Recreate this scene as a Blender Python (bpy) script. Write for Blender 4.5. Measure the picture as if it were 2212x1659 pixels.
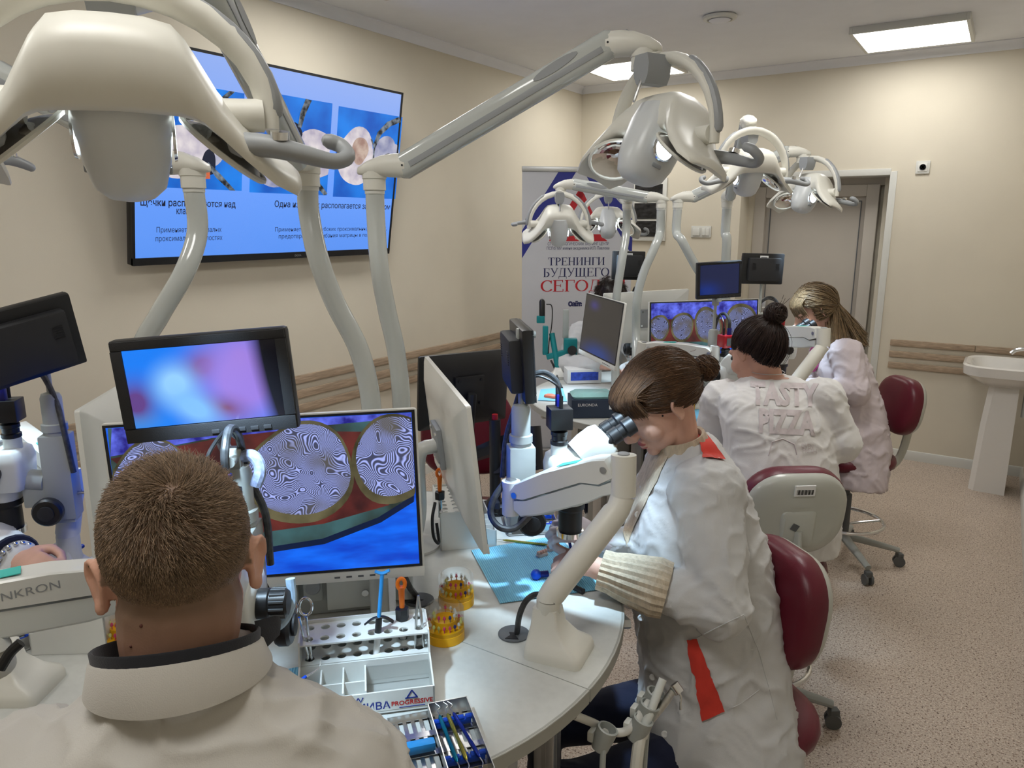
import bpy, bmesh, math, random
import numpy as np
from mathutils import Vector as V, Matrix, noise
for o in list(bpy.data.objects): bpy.data.objects.remove(o)
R = math.radians; PI = math.pi
rnd = random.Random(7)
SC = bpy.context.scene; COL = SC.collection
# ---------------------------------------------------------------- camera
FPX = 1606.0; PITCH = R(12.2); YAW = R(33.2); CH = 1.70; IW, IH = 2212, 1659
FW = V((-math.sin(YAW)*math.cos(PITCH), math.cos(YAW)*math.cos(PITCH), -math.sin(PITCH)))
RT = V((math.cos(YAW), math.sin(YAW), 0)); UPV = RT.cross(FW); CAM = V((0, 0, CH))
cd = bpy.data.cameras.new('camera'); cam = bpy.data.objects.new('camera', cd); COL.objects.link(cam)
cd.sensor_width = 36; cd.lens = FPX/IW*36; cd.clip_start = .02
cam.location = CAM; cam.rotation_euler = (PI/2-PITCH, 0, YAW); SC.camera = cam
# ---------------------------------------------------------------- world, exposure
w = bpy.data.worlds.new('world'); SC.world = w; w.use_nodes = True
w.node_tree.nodes['Background'].inputs[0].default_value = (.8, .85, .9, 1); w.node_tree.nodes['Background'].inputs[1].default_value = .3
SC.view_settings.view_transform = 'Standard'; SC.view_settings.look = 'None'
SC.view_settings.gamma = 1; SC.view_settings.use_curve_mapping = False
SC.view_settings.exposure = 0.2
SC.cycles.max_bounces = 5; SC.cycles.diffuse_bounces = 3; SC.cycles.glossy_bounces = 3; SC.cycles.transmission_bounces = 5; SC.cycles.transparent_max_bounces = 6; SC.cycles.caustics_reflective = False; SC.cycles.caustics_refractive = False; SC.cycles.adaptive_threshold = .1
PANEL_W = 6.3; PANEL_E = 5.0; LAMP_W = 26.0
PANEL_POS = [(-.62, 5.38), (-2.45, 5.36), (-.62, 2.75), (-2.45, 2.75), (-.62, .1), (-2.45, .1)]
def area_light(name, x, y, z):
    l = bpy.data.lights.new(name, 'AREA'); l.shape = 'SQUARE'; l.size = .56; l.energy = PANEL_W*(.72 if y > 4 else 1.35 if y > 2 else 1.0); l.color = (1, .985, .945)
    o = bpy.data.objects.new(name, l); COL.objects.link(o); o.location = (x, y, z); return o
# ---------------------------------------------------------------- pixel helpers: a point of the photo at a depth, at a height
def at(px, py, D): return CAM+(FW*FPX+RT*(px-IW/2)-UPV*(py-IH/2))*(D/FPX)
def atz(px, py, z):
    d = FW*FPX+RT*(px-IW/2)-UPV*(py-IH/2); return CAM+d*((z-CH)/d.z)
def proj(p):
    v = V(p)-CAM; k = v.dot(FW); return (IW/2+FPX*v.dot(RT)/k, IH/2-FPX*v.dot(UPV)/k, k)
# ---------------------------------------------------------------- object helpers
ROOT = {}
def setp(o, label=None, cat=None, group=None, kind=None):
    if label: o['label'] = label
    if cat: o['category'] = cat
    if group: o['group'] = group
    if kind: o['kind'] = kind
    return o
def thing(name, label, cat, M=None, group=None):
    o = bpy.data.objects.new(name, None); COL.objects.link(o); o.empty_display_size = .02
    if M is None: M = Matrix()
    if isinstance(M, V): M = Matrix.Translation(M)
    o.matrix_world = M; ROOT[o.name] = M.copy()
    return setp(o, label, cat, group)
def frame(o, x, z=(0, 0, 1)):
    x = V(x).normalized(); z = V(z); y = z.cross(x).normalized(); z = x.cross(y)
    M = Matrix((x, y, z)).transposed().to_4x4(); M.translation = V(o); return M
def frameyz(o, y, z=(0, 0, 1)):
    y = V(y).normalized(); x = y.cross(V(z)).normalized(); z = x.cross(y)
    M = Matrix((x, y, z)).transposed().to_4x4(); M.translation = V(o); return M
def T(*a): return Matrix.Translation(V(a if len(a) == 3 else a[0]))
def Rx(a): return Matrix.Rotation(R(a), 4, 'X')
def Ry(a): return Matrix.Rotation(R(a), 4, 'Y')
def Rz(a): return Matrix.Rotation(R(a), 4, 'Z')
def catmull(P, n=8):
    P = [V(p) for p in P]; Q = [P[0]*2-P[1]]+P+[P[-1]*2-P[-2]]; out = []
    for i in range(1, len(Q)-2):
        a, b, c, d = Q[i-1], Q[i], Q[i+1], Q[i+2]
        for k in range(n):
            t = k/n; out.append(.5*((2*b)+(c-a)*t+(2*a-5*b+4*c-d)*t*t+(3*b-a-3*c+d)*t**3))
    out.append(P[-1]); return out
def lerp(a, b, t): return a+(b-a)*t
_bx = {}
def _bevbox(b):
    sx, sy, sz, r = b
    if b not in _bx:
        bm = bmesh.new(); bmesh.ops.create_cube(bm, size=1); bmesh.ops.scale(bm, vec=(sx, sy, sz), verts=bm.verts)
        bmesh.ops.bevel(bm, geom=list(bm.edges), offset=min(r, .49*min(sx, sy, sz)), segments=2 if r < .012 else 4, profile=.6, affect='EDGES')
        bm.verts.index_update(); _bx[b] = ([v.co.copy() for v in bm.verts], [[v.index for v in f.verts] for f in bm.faces]); bm.free()
    return _bx[b]
class MB:
    def __init__(s, pre=None): s.v = []; s.f = []; s.pre = pre
    def add(s, vs, fs, M=None):
        if s.pre is not None: M = s.pre if M is None else s.pre @ M
        n = len(s.v); s.v += [(M @ V(v)) if M is not None else V(v) for v in vs]; s.f += [[i+n for i in f] for f in fs]; return s
    def box(s, c, size, M=None, b=0):
        T0 = T(*c)
        if M is not None: T0 = M @ T0
        if b:
            vs, fs = _bevbox((round(size[0], 5), round(size[1], 5), round(size[2], 5), b)); return s.add(vs, fs, T0)
        x, y, z = (q/2 for q in size)
        return s.add([(i*x, j*y, k*z) for k in (-1, 1) for j in (-1, 1) for i in (-1, 1)], [[0, 2, 3, 1], [4, 5, 7, 6], [0, 1, 5, 4], [2, 6, 7, 3], [0, 4, 6, 2], [1, 3, 7, 5]], T0)
    def loft(s, rings, cap=True, M=None, closed=True):
        n = len(rings[0]); vs = [p for r_ in rings for p in r_]; fs = []
        for i in range(len(rings)-1):
            for j in range(n if closed else n-1):
                k = (j+1) % n; fs.append([i*n+j, i*n+k, (i+1)*n+k, (i+1)*n+j])
        if cap: fs += [list(range(n))[::-1], [(len(rings)-1)*n+j for j in range(n)]]
        return s.add(vs, fs, M)
    def tube(s, P, r, seg=12, flat=1.0, up=None, cap=True, M=None, round_end=False):
        P = [V(p) for p in P]; n = len(P); rs = list(r) if isinstance(r, (list, tuple)) else [r]*n
        if len(rs) == 2 and n > 2: rs = [lerp(rs[0], rs[1], i/(n-1)) for i in range(n)]
        if round_end:
            t0 = (P[0]-P[1]).normalized(); t1 = (P[-1]-P[-2]).normalized(); a, b = rs[0], rs[-1]
            P = [P[0]+t0*a, P[0]+t0*a*.7]+P+[P[-1]+t1*b*.7, P[-1]+t1*b]; rs = [a*.25, a*.72]+rs+[b*.72, b*.25]; n += 4
        u = None; rings = []
        for i in range(n):
            t = (P[min(i+1, n-1)]-P[max(i-1, 0)])
            t = t.normalized() if t.length > 1e-9 else V((0, 0, 1))
            if up is not None: u = V(up)
            elif u is None: u = V((0, 0, 1)) if abs(t.z) < .9 else V((1, 0, 0))
            u = (u-t*u.dot(t)).normalized(); w_ = t.cross(u)
            rings.append([P[i]+(u*math.cos(a)*flat+w_*math.sin(a))*rs[i] for a in [2*PI*k/seg for k in range(seg)]])
        return s.loft(rings, cap, M)
    def cyl(s, a, b, r, seg=20, r2=None, M=None): return s.tube([a, b], [r, r if r2 is None else r2], seg, M=M)
    def lathe(s, prof, M=None, seg=24, cap=True):
        rings = [[V((r_*math.cos(2*PI*k/seg), r_*math.sin(2*PI*k/seg), z)) for k in range(seg)] for r_, z in prof]; return s.loft(rings, cap, M)
    def ell(s, c, r, M=None, seg=20, rings=12):
        T0 = T(*c)
        if M is not None: T0 = M @ T0
        r = (r, r, r) if not isinstance(r, (tuple, list)) else r
        vs = [V((0, 0, -r[2]))]; fs = []
        for i in range(1, rings):
            p = -PI/2+PI*i/rings
            vs += [V((r[0]*math.cos(p)*math.cos(2*PI*k/seg), r[1]*math.cos(p)*math.sin(2*PI*k/seg), r[2]*math.sin(p))) for k in range(seg)]
        vs.append(V((0, 0, r[2]))); e = len(vs)-1
        for k in range(seg):
            k2 = (k+1) % seg; fs.append([0, 1+k2, 1+k]); fs.append([e, e-seg+k, e-seg+k2])
            for i in range(rings-2): a = 1+i*seg; fs.append([a+k, a+k2, a+seg+k2, a+seg+k])
        return s.add(vs, fs, T0)
    def prism(s, poly, z0, z1, M=None):
        return s.loft([[V((x, y, z0)) for x, y in poly], [V((x, y, z1)) for x, y in poly]], True, M)
    def quad(s, a, b, c, d): return s.add([a, b, c, d], [[0, 1, 2, 3]])
    def poly(s, pts, M=None): return s.add([V(p) if len(p) == 3 else V((p[0], p[1], 0)) for p in pts], [list(range(len(pts)))], M)
    def holeplate(s, nx, ny, cx, cy, rad, z0, z1, M=None, seg=16):
        # plate of nx x ny square cells, each with a round hole
        for i in range(nx):
            for j in range(ny):
                o = V(((i+.5-nx/2)*cx, (j+.5-ny/2)*cy, 0)); vs = []
                for z in (z0, z1):
                    for k in range(seg):
                        a = 2*PI*k/seg; c, d = math.cos(a), math.sin(a); q = 1/max(abs(c), abs(d))
                        vs += [o+V((c*q*cx/2, d*q*cy/2, z)), o+V((c*rad, d*rad, z))]
                fs = []
                for k in range(seg):
                    k2 = (k+1) % seg; b = 2*seg
                    fs += [[2*k, 2*k+1, 2*k2+1, 2*k2], [b+2*k, b+2*k2, b+2*k2+1, b+2*k+1], [2*k+1, b+2*k+1, b+2*k2+1, 2*k2+1], [2*k, 2*k2, b+2*k2, b+2*k]]
                s.add(vs, fs, M)
        return s
    def build(s, name, m, parent=None, world=False, smooth=35, origin=None):
        vs = s.v; loc = V((0, 0, 0))
        if world and parent is not None:
            p = parent
            while p.parent: p = p.parent
            Mi = ROOT[p.name].inverted(); vs = [Mi @ v for v in vs]
        if parent is None:
            if origin is None:
                lo = [min(v[i] for v in vs) for i in range(3)]; hi = [max(v[i] for v in vs) for i in range(3)]
                origin = V(((lo[0]+hi[0])/2, (lo[1]+hi[1])/2, lo[2]))
            loc = V(origin); vs = [v-loc for v in vs]
        me = bpy.data.meshes.new(name); me.from_pydata([tuple(v) for v in vs], [], s.f); me.update()
        return obj(name, me, m, parent, loc, smooth)
def obj(name, me, m, parent=None, loc=(0, 0, 0), smooth=35):
    if m is not None: me.materials.append(m)
    if smooth:
        me.polygons.foreach_set('use_smooth', [True]*len(me.polygons)); me.set_sharp_from_angle(angle=R(smooth))
    o = bpy.data.objects.new(name, me); COL.objects.link(o); o.location = loc
    if parent is not None: o.parent = parent
    return o
def solo(name, label, cat, mb, m, group=None, smooth=35): return setp(mb.build(name, m, smooth=smooth), label, cat, group)
def structure(name, mb, m, parent=None, world=True):
    o = mb.build(name, m, parent, world=False, origin=(0, 0, 0) if parent is None else None)
    if parent is None: o['kind'] = 'structure'
    return o
def rrect(w_, h, r, n=5):
    out = []
    for cx, cy, a0 in ((w_/2-r, h/2-r, 0), (-w_/2+r, h/2-r, 90), (-w_/2+r, -h/2+r, 180), (w_/2-r, -h/2+r, 270)):
        out += [(cx+r*math.cos(R(a0+90*k/n)), cy+r*math.sin(R(a0+90*k/n))) for k in range(n+1)]
    return out
def text(s, size, M, name, m, parent, world=False, ext=0, align='CENTER', sx=1.0, bold=0, font_shear=0):
    cu = bpy.data.curves.new('t', 'FONT'); cu.body = s; cu.size = size; cu.align_x = align; cu.align_y = 'CENTER'; cu.extrude = ext; cu.resolution_u = 3; cu.offset = bold; cu.shear = font_shear
    o = bpy.data.objects.new('t', cu); COL.objects.link(o)
    dg = bpy.context.evaluated_depsgraph_get(); me = bpy.data.meshes.new_from_object(o.evaluated_get(dg)); bpy.data.objects.remove(o); bpy.data.curves.remove(cu)
    M2 = M @ Matrix.Diagonal((sx, 1, 1, 1))
    if world:
        p = parent
        while p.parent: p = p.parent
        M2 = ROOT[p.name].inverted() @ M2
    me.transform(M2); me.materials.clear(); return obj(name, me, m, parent, smooth=0)
# ---------------------------------------------------------------- materials
MATS = {}
def srgb(r_, g, b): return tuple(((c/255)/12.92 if c/255 <= .04045 else ((c/255+.055)/1.055)**2.4) for c in (r_, g, b))
def mat(name, col, rough=.5, metal=0, var=.04, vs=6, bump=0, bs=200, emit=None, es=0, trans=0, coat=0, sheen=0, alpha=1, ior=1.45, stretch=(1, 1, 1), sss=0):
    if name in MATS: return MATS[name]
    m = bpy.data.materials.new(name); m.use_nodes = True; nt = m.node_tree; b = nt.nodes['Principled BSDF']; L = nt.links.new
    tc = nt.nodes.new('ShaderNodeTexCoord'); mp = nt.nodes.new('ShaderNodeMapping'); mp.inputs['Scale'].default_value = stretch; L(tc.outputs['Object'], mp.inputs[0])
    nz = nt.nodes.new('ShaderNodeTexNoise'); nz.inputs['Scale'].default_value = vs; nz.inputs['Detail'].default_value = 4; L(mp.outputs[0], nz.inputs[0])
    cr = nt.nodes.new('ShaderNodeValToRGB'); c = V(col)
    cr.color_ramp.elements[0].color = (*[max(0, q*(1-var*2)) for q in c], 1); cr.color_ramp.elements[1].color = (*[min(1, q*(1+var*2)) for q in c], 1)
    cr.color_ramp.elements[0].position = .25; cr.color_ramp.elements[1].position = .75
    L(nz.outputs[0], cr.inputs[0]); L(cr.outputs[0], b.inputs['Base Color'])
    b.inputs['Roughness'].default_value = rough; b.inputs['Metallic'].default_value = metal; b.inputs['IOR'].default_value = ior
    if bump:
        n2 = nt.nodes.new('ShaderNodeTexNoise'); n2.inputs['Scale'].default_value = bs; n2.inputs['Detail'].default_value = 3; L(mp.outputs[0], n2.inputs[0])
        bp = nt.nodes.new('ShaderNodeBump'); bp.inputs['Strength'].default_value = bump; bp.inputs['Distance'].default_value = .002; L(n2.outputs[0], bp.inputs['Height']); L(bp.outputs[0], b.inputs['Normal'])
    if emit: b.inputs['Emission Color'].default_value = (*emit, 1); b.inputs['Emission Strength'].default_value = es
    if trans: b.inputs['Transmission Weight'].default_value = trans
    if coat: b.inputs['Coat Weight'].default_value = coat; b.inputs['Coat Roughness'].default_value = .08
    if sheen: b.inputs['Sheen Weight'].default_value = sheen
    if sss: b.inputs['Subsurface Weight'].default_value = sss; b.inputs['Subsurface Radius'].default_value = (.01, .004, .002); b.inputs['Subsurface Scale'].default_value = .5
    if alpha < 1: b.inputs['Alpha'].default_value = alpha
    MATS[name] = m; return m
def nodes_of(m):
    nt = m.node_tree; return nt, nt.nodes['Principled BSDF'], nt.links.new
def emat(name, col, s=1.0):
    # a flat print of one colour on a lit screen
    return mat(name, (.01, .01, .01), .3, emit=col, es=s, var=0)
M_wall = mat('cream_paint', srgb(220, 212, 194), .75, var=.015, vs=3, bump=.15, bs=350)
M_ceil = mat('ceiling_white', srgb(236, 238, 244), .85, var=.01, bump=.2, bs=500)
M_white = mat('white_gloss', srgb(226, 226, 220), .28, var=.01, coat=.3)
M_offw = mat('lamp_white', srgb(222, 220, 210), .38, var=.012)
M_polew = mat('pole_white', srgb(190, 194, 190), .18, var=.01, coat=.6)
M_greyp = mat('grey_plastic', srgb(150, 153, 155), .45, var=.02)
M_dgrey = mat('dark_grey_plastic', srgb(92, 95, 98), .5, var=.03)
M_mgrey = mat('scope_grey', srgb(168, 172, 168), .38, var=.015)
M_lgrey = mat('scope_white', srgb(222, 225, 220), .32, var=.01)
M_black = mat('black_plastic', (.012, .012, .013), .38, var=.1)
M_blackm = mat('black_matte', (.018, .018, .02), .6, var=.1, bump=.2, bs=800)
M_chrome = mat('chrome', (.75, .76, .77), .12, 1, var=.02)
M_steel = mat('brushed_steel', (.62, .62, .61), .28, 1, var=.06, vs=30, stretch=(1, 12, 1))
M_alu = mat('aluminium', (.52, .53, .53), .35, 1, var=.03)
M_table = mat('worktop_laminate', srgb(205, 206, 200), .38, var=.02, vs=60, bump=.05, bs=900)
M_edge = mat('worktop_edge', srgb(168, 168, 160), .5, var=.02)
M_burg = mat('burgundy_vinyl', srgb(98, 22, 40), .36, var=.05, vs=5, bump=.12, bs=300)
M_shell = mat('stool_shell', srgb(190, 192, 184), .3, var=.015, coat=.3)
M_rubber = mat('caster_grey', srgb(95, 98, 98), .5, var=.05)
M_bluep = mat('blue_plastic', srgb(10, 70, 190), .35, var=.04)
M_lblue = mat('light_blue_plastic', srgb(50, 150, 225), .35, var=.04)
M_navyplug = mat('vga_blue', srgb(22, 28, 120), .4, var=.05)
M_orange = mat('orange_plastic', srgb(240, 120, 25), .35, var=.03)
M_yellow = mat('yellow_plastic', srgb(238, 178, 20), .38, var=.03)
M_red = mat('red_anodised', srgb(160, 18, 30), .3, var=.05)
M_teal = mat('teal_paint', srgb(10, 125, 130), .4, var=.04)
M_cable = mat('cable_sleeve', (.05, .052, .055), .35, var=.3, vs=90)
M_clear = mat('clear_plastic', (.95, .97, .98), .06, trans=1, var=0, ior=1.1, alpha=.3)
M_label = mat('white_label', (.82, .83, .83), .6, var=.02)
M_ink = mat('black_ink', (.01, .01, .012), .6, var=0)
# ================================================================ the room
XL, XR, YB, YF, ZC = -3.194, .27, 5.975, -1.6, 2.835
M_floor = mat('vinyl_floor', srgb(198, 182, 166), .42, var=.03, vs=5)
nt, b, L = nodes_of(M_floor); tc = nt.nodes['Texture Coordinate']; src = b.inputs['Base Color'].links[0].from_socket
def flecks(scale, lo, hi, col, src):
    n = nt.nodes.new('ShaderNodeTexNoise'); n.inputs['Scale'].default_value = scale; n.inputs['Detail'].default_value = 1; L(tc.outputs['Object'], n.inputs[0])
    r_ = nt.nodes.new('ShaderNodeMapRange'); r_.inputs[1].default_value = lo; r_.inputs[2].default_value = hi; L(n.outputs[0], r_.inputs[0])
    mx = nt.nodes.new('ShaderNodeMix'); mx.data_type = 'RGBA'; L(r_.outputs[0], mx.inputs[0]); L(src, mx.inputs[6]); mx.inputs[7].default_value = (*col, 1); return mx.outputs[2]
src = flecks(170, .57, .61, srgb(226, 212, 198), src); src = flecks(140, .59, .63, srgb(160, 136, 118), src); src = flecks(120, .64, .66, srgb(104, 82, 68), src)
L(src, b.inputs['Base Color'])
structure('floor', MB().box(((XL+XR)/2, (YB+YF)/2+.15, -.05), (XR-XL+.2, YB-YF+.7, .1)), M_floor)
structure('ceiling', MB().box(((XL+XR)/2, (YB+YF)/2, ZC+.05), (XR-XL+.2, YB-YF+.2, .1)), M_ceil)
wl = structure('wall_left', MB().box((XL-.05, (YB+YF)/2, ZC/2), (.1, YB-YF+.2, ZC)), M_wall)
structure('wall_right', MB().box((XR+.05, (YB+YF)/2, ZC/2), (.1, YB-YF+.2, ZC)), M_wall)
structure('wall_front', MB().box(((XL+XR)/2, YF-.05, ZC/2), (XR-XL+.2, .1, ZC)), M_wall)
DX0, DX1, DZ = -1.775, -.735, 2.035; DEP = .25
wb = structure('wall_back', MB().box((-1.275, YB+.33, ZC/2), (1.5, .06, ZC)).box((DX0-.03+.06, YB+.26, 1.0), (.06, .09, 2.1)).box((DX1-.03, YB+.26, 1.0), (.06, .09, 2.1)).box(((XL+DX0)/2-.05, YB+.15, ZC/2), (DX0-XL+.1, .3, ZC)).box(((XR+DX1)/2+.05, YB+.15, ZC/2), (XR-DX1+.1, .3, ZC)).box(((DX0+DX1)/2, YB+.15, (ZC+DZ)/2), (DX1-DX0, .3, ZC-DZ)), M_wall)
# wooden rails on both walls
M_oak = mat('oak_rail', srgb(174, 153, 130), .6, var=.16, vs=9, stretch=(1, 1, 14), bump=.2, bs=60)
M_oak2 = mat('oak_rail_side', srgb(174, 153, 130), .6, var=.16, vs=9, stretch=(2, 14, 14), bump=.2, bs=60)
for i, z in enumerate((.858, .776, .694)):
    for y0, y1 in ((YF, .9), (.905, 3.2), (3.205, YB-.02)):
        MB().box((XL+.011, (y0+y1)/2, z), (.018, y1-y0, .043), b=.003).build('rail_plank', M_oak, wl)
    for x0, x1 in ((XL+.024, DX0-.12), (DX1+.11, -.1+.1*i), (-.097+.1*i, XR)):
        MB().box(((x0+x1)/2, YB-.011, z), (x1-x0, .018, .043), b=.003).build('rail_plank', M_oak2, wb)
M_trim = mat('white_trim', srgb(214, 214, 208), .45, var=.01)
prof = [(0, 0), (.014, 0), (.014, .05), (.008, .066), (0, .07)]
def skirting(name, a, b_, nrm):
    a, b_, n = V(a), V(b_), V(nrm); mb = MB(); mb.loft([[a+n*p+V((0, 0, q)) for p, q in prof], [b_+n*p+V((0, 0, q)) for p, q in prof]]); structure(name, mb, M_trim)
skirting('baseboard_left', (XL, YF, 0), (XL, YB, 0), (1, 0, 0)); skirting('baseboard_right', (XR, YF, 0), (XR, YB, 0), (-1, 0, 0))
skirting('baseboard_back', (DX1+.06, YB, 0), (XR, YB, 0), (0, -1, 0)); skirting('baseboard_rear', (XL, YB, 0), (DX0-.06, YB, 0), (0, -1, 0))
cp = [(0, 0), (.006, 0), (.012, -.003+.012), (.02, .03), (.032, .045), (.045, .052), (.045, .058), (0, .058)]
def cornice(name, a, b_, nrm):
    a, b_, n = V(a), V(b_), V(nrm); mb = MB(); mb.loft([[a+n*p+V((0, 0, q)) for p, q in cp], [b_+n*p+V((0, 0, q)) for p, q in cp]]); structure(name, mb, M_ceil)
zc = ZC-.0575
cornice('trim_1', (XL, YF, zc), (XL, YB, zc), (1, 0, 0)); cornice('trim_2', (XL, YB, zc), (XR, YB, zc), (0, -1, 0)); cornice('trim_3', (XR, YF, zc), (XR, YB, zc), (-1, 0, 0))
# door in its deep reveal
M_door = mat('door_greige', srgb(182, 175, 164), .5, var=.012)
M_dframe = mat('door_frame', srgb(190, 183, 172), .5, var=.012)
yd = YB+.235
do = structure('door_1', MB().box((-1.275, yd+.03, .985), (.74, .04, 1.95)), M_door)
fr = MB().box((-1.683, yd+.01, .99), (.085, .08, 1.98), b=.004).box((-.868, yd+.01, .99), (.085, .08, 1.98), b=.004).box((-1.275, yd+.01, 1.938), (.7285, .08, .085), b=.004); fr.build('door_frame', M_dframe, do); MB().box((-1.275, yd+.02, 2.005), (.98, .06, .06)).build('head_filler', M_dframe, do)
g = MB(); 
for x in (-1.605, -.945): g.box((x, yd+.006, .96), (.006, .012, 1.80))
g.box((-1.275, yd+.006, 1.862), (.66, .012, .006)); g.build('panel_groove', M_dgrey, do)
MB().box((-1.275, yd+.008, .96), (.654, .006, 1.794), b=.002).build('door_panel', M_door, do)
MB().box((-1.60, yd-.015, 1.0), (.03, .01, .16), b=.003).tube([(-1.6, yd-.02, 1.03), (-1.6, yd-.055, 1.03), (-1.48, yd-.06, 1.03)], .008, 8).build('door_handle', M_steel, do)
cs = MB().box((DX1+.018, YB-.004, 1.02), (.045, .012, 2.07), b=.003).box(((DX0+DX1)/2, YB-.004, DZ+.018), (DX1-DX0, .012, .045), b=.003).box((DX1-.003, YB+.12, 1.015), (.006, .24, 2.03)).box(((DX0+DX1)/2, YB+.12, DZ-.003), (DX1-DX0, .24, .006))
cs.build('casing', M_trim, do)
# ceiling lights
M_panel = mat('light_diffuser', (.9, .9, .9), .5, var=0, emit=(1, .985, .955), es=PANEL_E)
for i, (x, y) in enumerate(PANEL_POS):
    lab = ['square ceiling light panel above the door end, nearest the sink', 'square ceiling light panel behind the tall lamp arm, by the room corner', 'ceiling light panel over the aisle between the tables', 'ceiling light panel over the wall screen', 'ceiling light panel above the photographer', 'ceiling light panel over the screen wall near the photographer'][i]
    t = thing('ceiling_light', lab, 'ceiling light', V((x, y, ZC-.04)), 'square ceiling light panels')
    fb = MB()
    for dx, dy, sx, sy in ((.3, 0, .02, .62), (-.3, 0, .02, .62), (0, .3, .58, .02), (0, -.3, .58, .02)): fb.box((dx, dy, .02), (sx, sy, .04), b=.002)
    fb.build('frame', M_trim, t); MB().box((0, 0, .004), (.58, .58, .006)).build('diffuser', M_panel, t)
    area_light('panel_lamp', x, y, ZC-.046).parent = None
t = thing('ceiling_vent', 'small round white disc fitting on the ceiling between the two light panels', 'vent', V((-1.49, 4.40, ZC)))
MB().lathe([(.01, 0), (.085, 0), (.095, -.008), (.09, -.02), (.07, -.024), (.064, -.012), (.02, -.01)], seg=36).build('rim', M_trim, t)
MB().lathe([(.005, -.02), (.055, -.02), (.06, -.026), (.05, -.031), (.005, -.033)], seg=36).build('disc', M_ceil, t)
# sockets and switches on the back wall
t = thing('wall_socket', 'white single power socket on the wall high beside the door', 'socket', V((-.542, YB, 2.075)))
MB().box((0, -.006, 0), (.086, .012, .086), b=.004).build('frame', M_trim, t)
s_ = MB().box((0, -.011, 0), (.058, .01, .058), b=.003); s_.build('faceplate', M_white, t)
MB().lathe([(.021, 0), (.021, .003), (.018, .003), (.018, 0)], T(0, -.016, 0) @ Rx(90)).build('rim', M_dgrey, t)
for sx in (-.0095, .0095): MB().cyl((sx, -.0175, 0), (sx, -.015, 0), .003, 10).build('hole', M_ink, t)
for sz in (-.013, .013): MB().box((0, -.0165, sz), (.006, .002, .004)).build('earth_clip', M_ink, t)
t = thing('light_switch', 'white double light switch frame on the wall between poster and door', 'switch', V((-2.08, YB, 1.633)))
MB().box((0, -.005, 0), (.165, .01, .092), b=.004).build('frame', M_trim, t)
MB().box((-.038, -.012, 0), (.058, .012, .06), b=.003).build('rocker', M_white, t)
for dx in (.024, .053): MB().box((dx, -.012, 0), (.028, .012, .06), b=.003).build('rocker', M_white, t)
# framed x-ray poster
t = thing('xray_poster', 'white framed board with three dark x-ray strips on the back wall', 'poster', V((-2.535, YB, 1.81)))
MB().box((0, -.01, 0), (.305, .02, .51), b=.003).build('board', M_trim, t)
M_xr = mat('xray_film', (.02, .02, .022), .25, var=.5, vs=14, stretch=(1, 1, 3))
for k, z in enumerate((.14, -.01, -.155)): MB().box((-.005, -.022, z), (.245, .004, .128)).build('xray_strip', M_xr, t)
# wash basin on the right wall
M_cer = mat('ceramic', srgb(232, 230, 226), .12, var=.01, coat=.5)
t = thing('washbasin', 'white ceramic pedestal washbasin on the side wall beyond the stools', 'basin', V((XR, 5.58, 0)))
def dshape(l, wd, z, r=.1, n=8):
    # plan outline, wall side at x=0, rounded front at x=-l
    out = [(0, -wd), (0, wd)]
    out += [(-l+r-r*math.sin(PI/2*k/n), wd-r*1.0*(1-math.cos(PI/2*k/n)) if 0 else wd-r*(1-math.cos(PI/2*k/n))) for k in range(n+1)]
    out += [(-l-.0*k, wd-r-(2*wd-2*r)*k/4) for k in range(1, 4)]
    out += [(-l+r*(1-math.sin(PI/2*k/n)) if 0 else -l+r-r*math.cos(PI/2*k/n), -wd+r-r*math.sin(PI/2*k/n)) for k in range(n+1)]
    return [V((x, y, z)) for x, y in out]
bo = MB(); bo.loft([dshape(.30, .13, .70, .08), dshape(.36, .2, .745, .1), dshape(.41, .25, .775, .13), dshape(.415, .255, .83, .13), dshape(.40, .24, .838, .12), dshape(.375, .215, .832, .11), dshape(.34, .18, .77, .1), dshape(.28, .12, .75, .07)])
bo.build('basin', M_cer, t)
pd = MB()
pd.loft([[V((x, y, z)) for x, y in ((-.27-q, -.07), (-.24-q, -.1), (-.1, -.11), (-.1, .11), (-.24-q, .1), (-.27-q, .07))] for z, q in ((0, .03), (.1, .025), (.45, .01), (.76, -.015))], M=None)
pd.build('pedestal', M_cer, t)
MB().tube(catmull([(-.04, 0, .83), (-.04, 0, .90), (-.07, 0, .935), (-.14, 0, .925), (-.17, 0, .90)], 5), .013, 12).build('faucet', M_chrome, t)
MB().box((-.06, 0, .955), (.07, .025, .012), b=.004).build('lever', M_chrome, t)
MB().tube([(-.05, .0, .5), (-.05, 0, .66), (0, 0, .66)], .022, 12).build('drain_pipe', M_trim, t)
# ================================================================ wall screen with its slide
t = thing('wall_television', 'large black-framed wall television showing a blue slide of dental photographs', 'television')
P0 = V((-3.12, 1.80, 1.522)); W_, H_ = 1.605, .915
ax = V((0, 1, 0)); up = V((.15, 0, .897)).normalized(); nr = ax.cross(up)
TM = Matrix((ax, up, nr)).transposed().to_4x4(); TM.translation = P0; t.matrix_world = TM; ROOT[t.name] = TM.copy()
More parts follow.
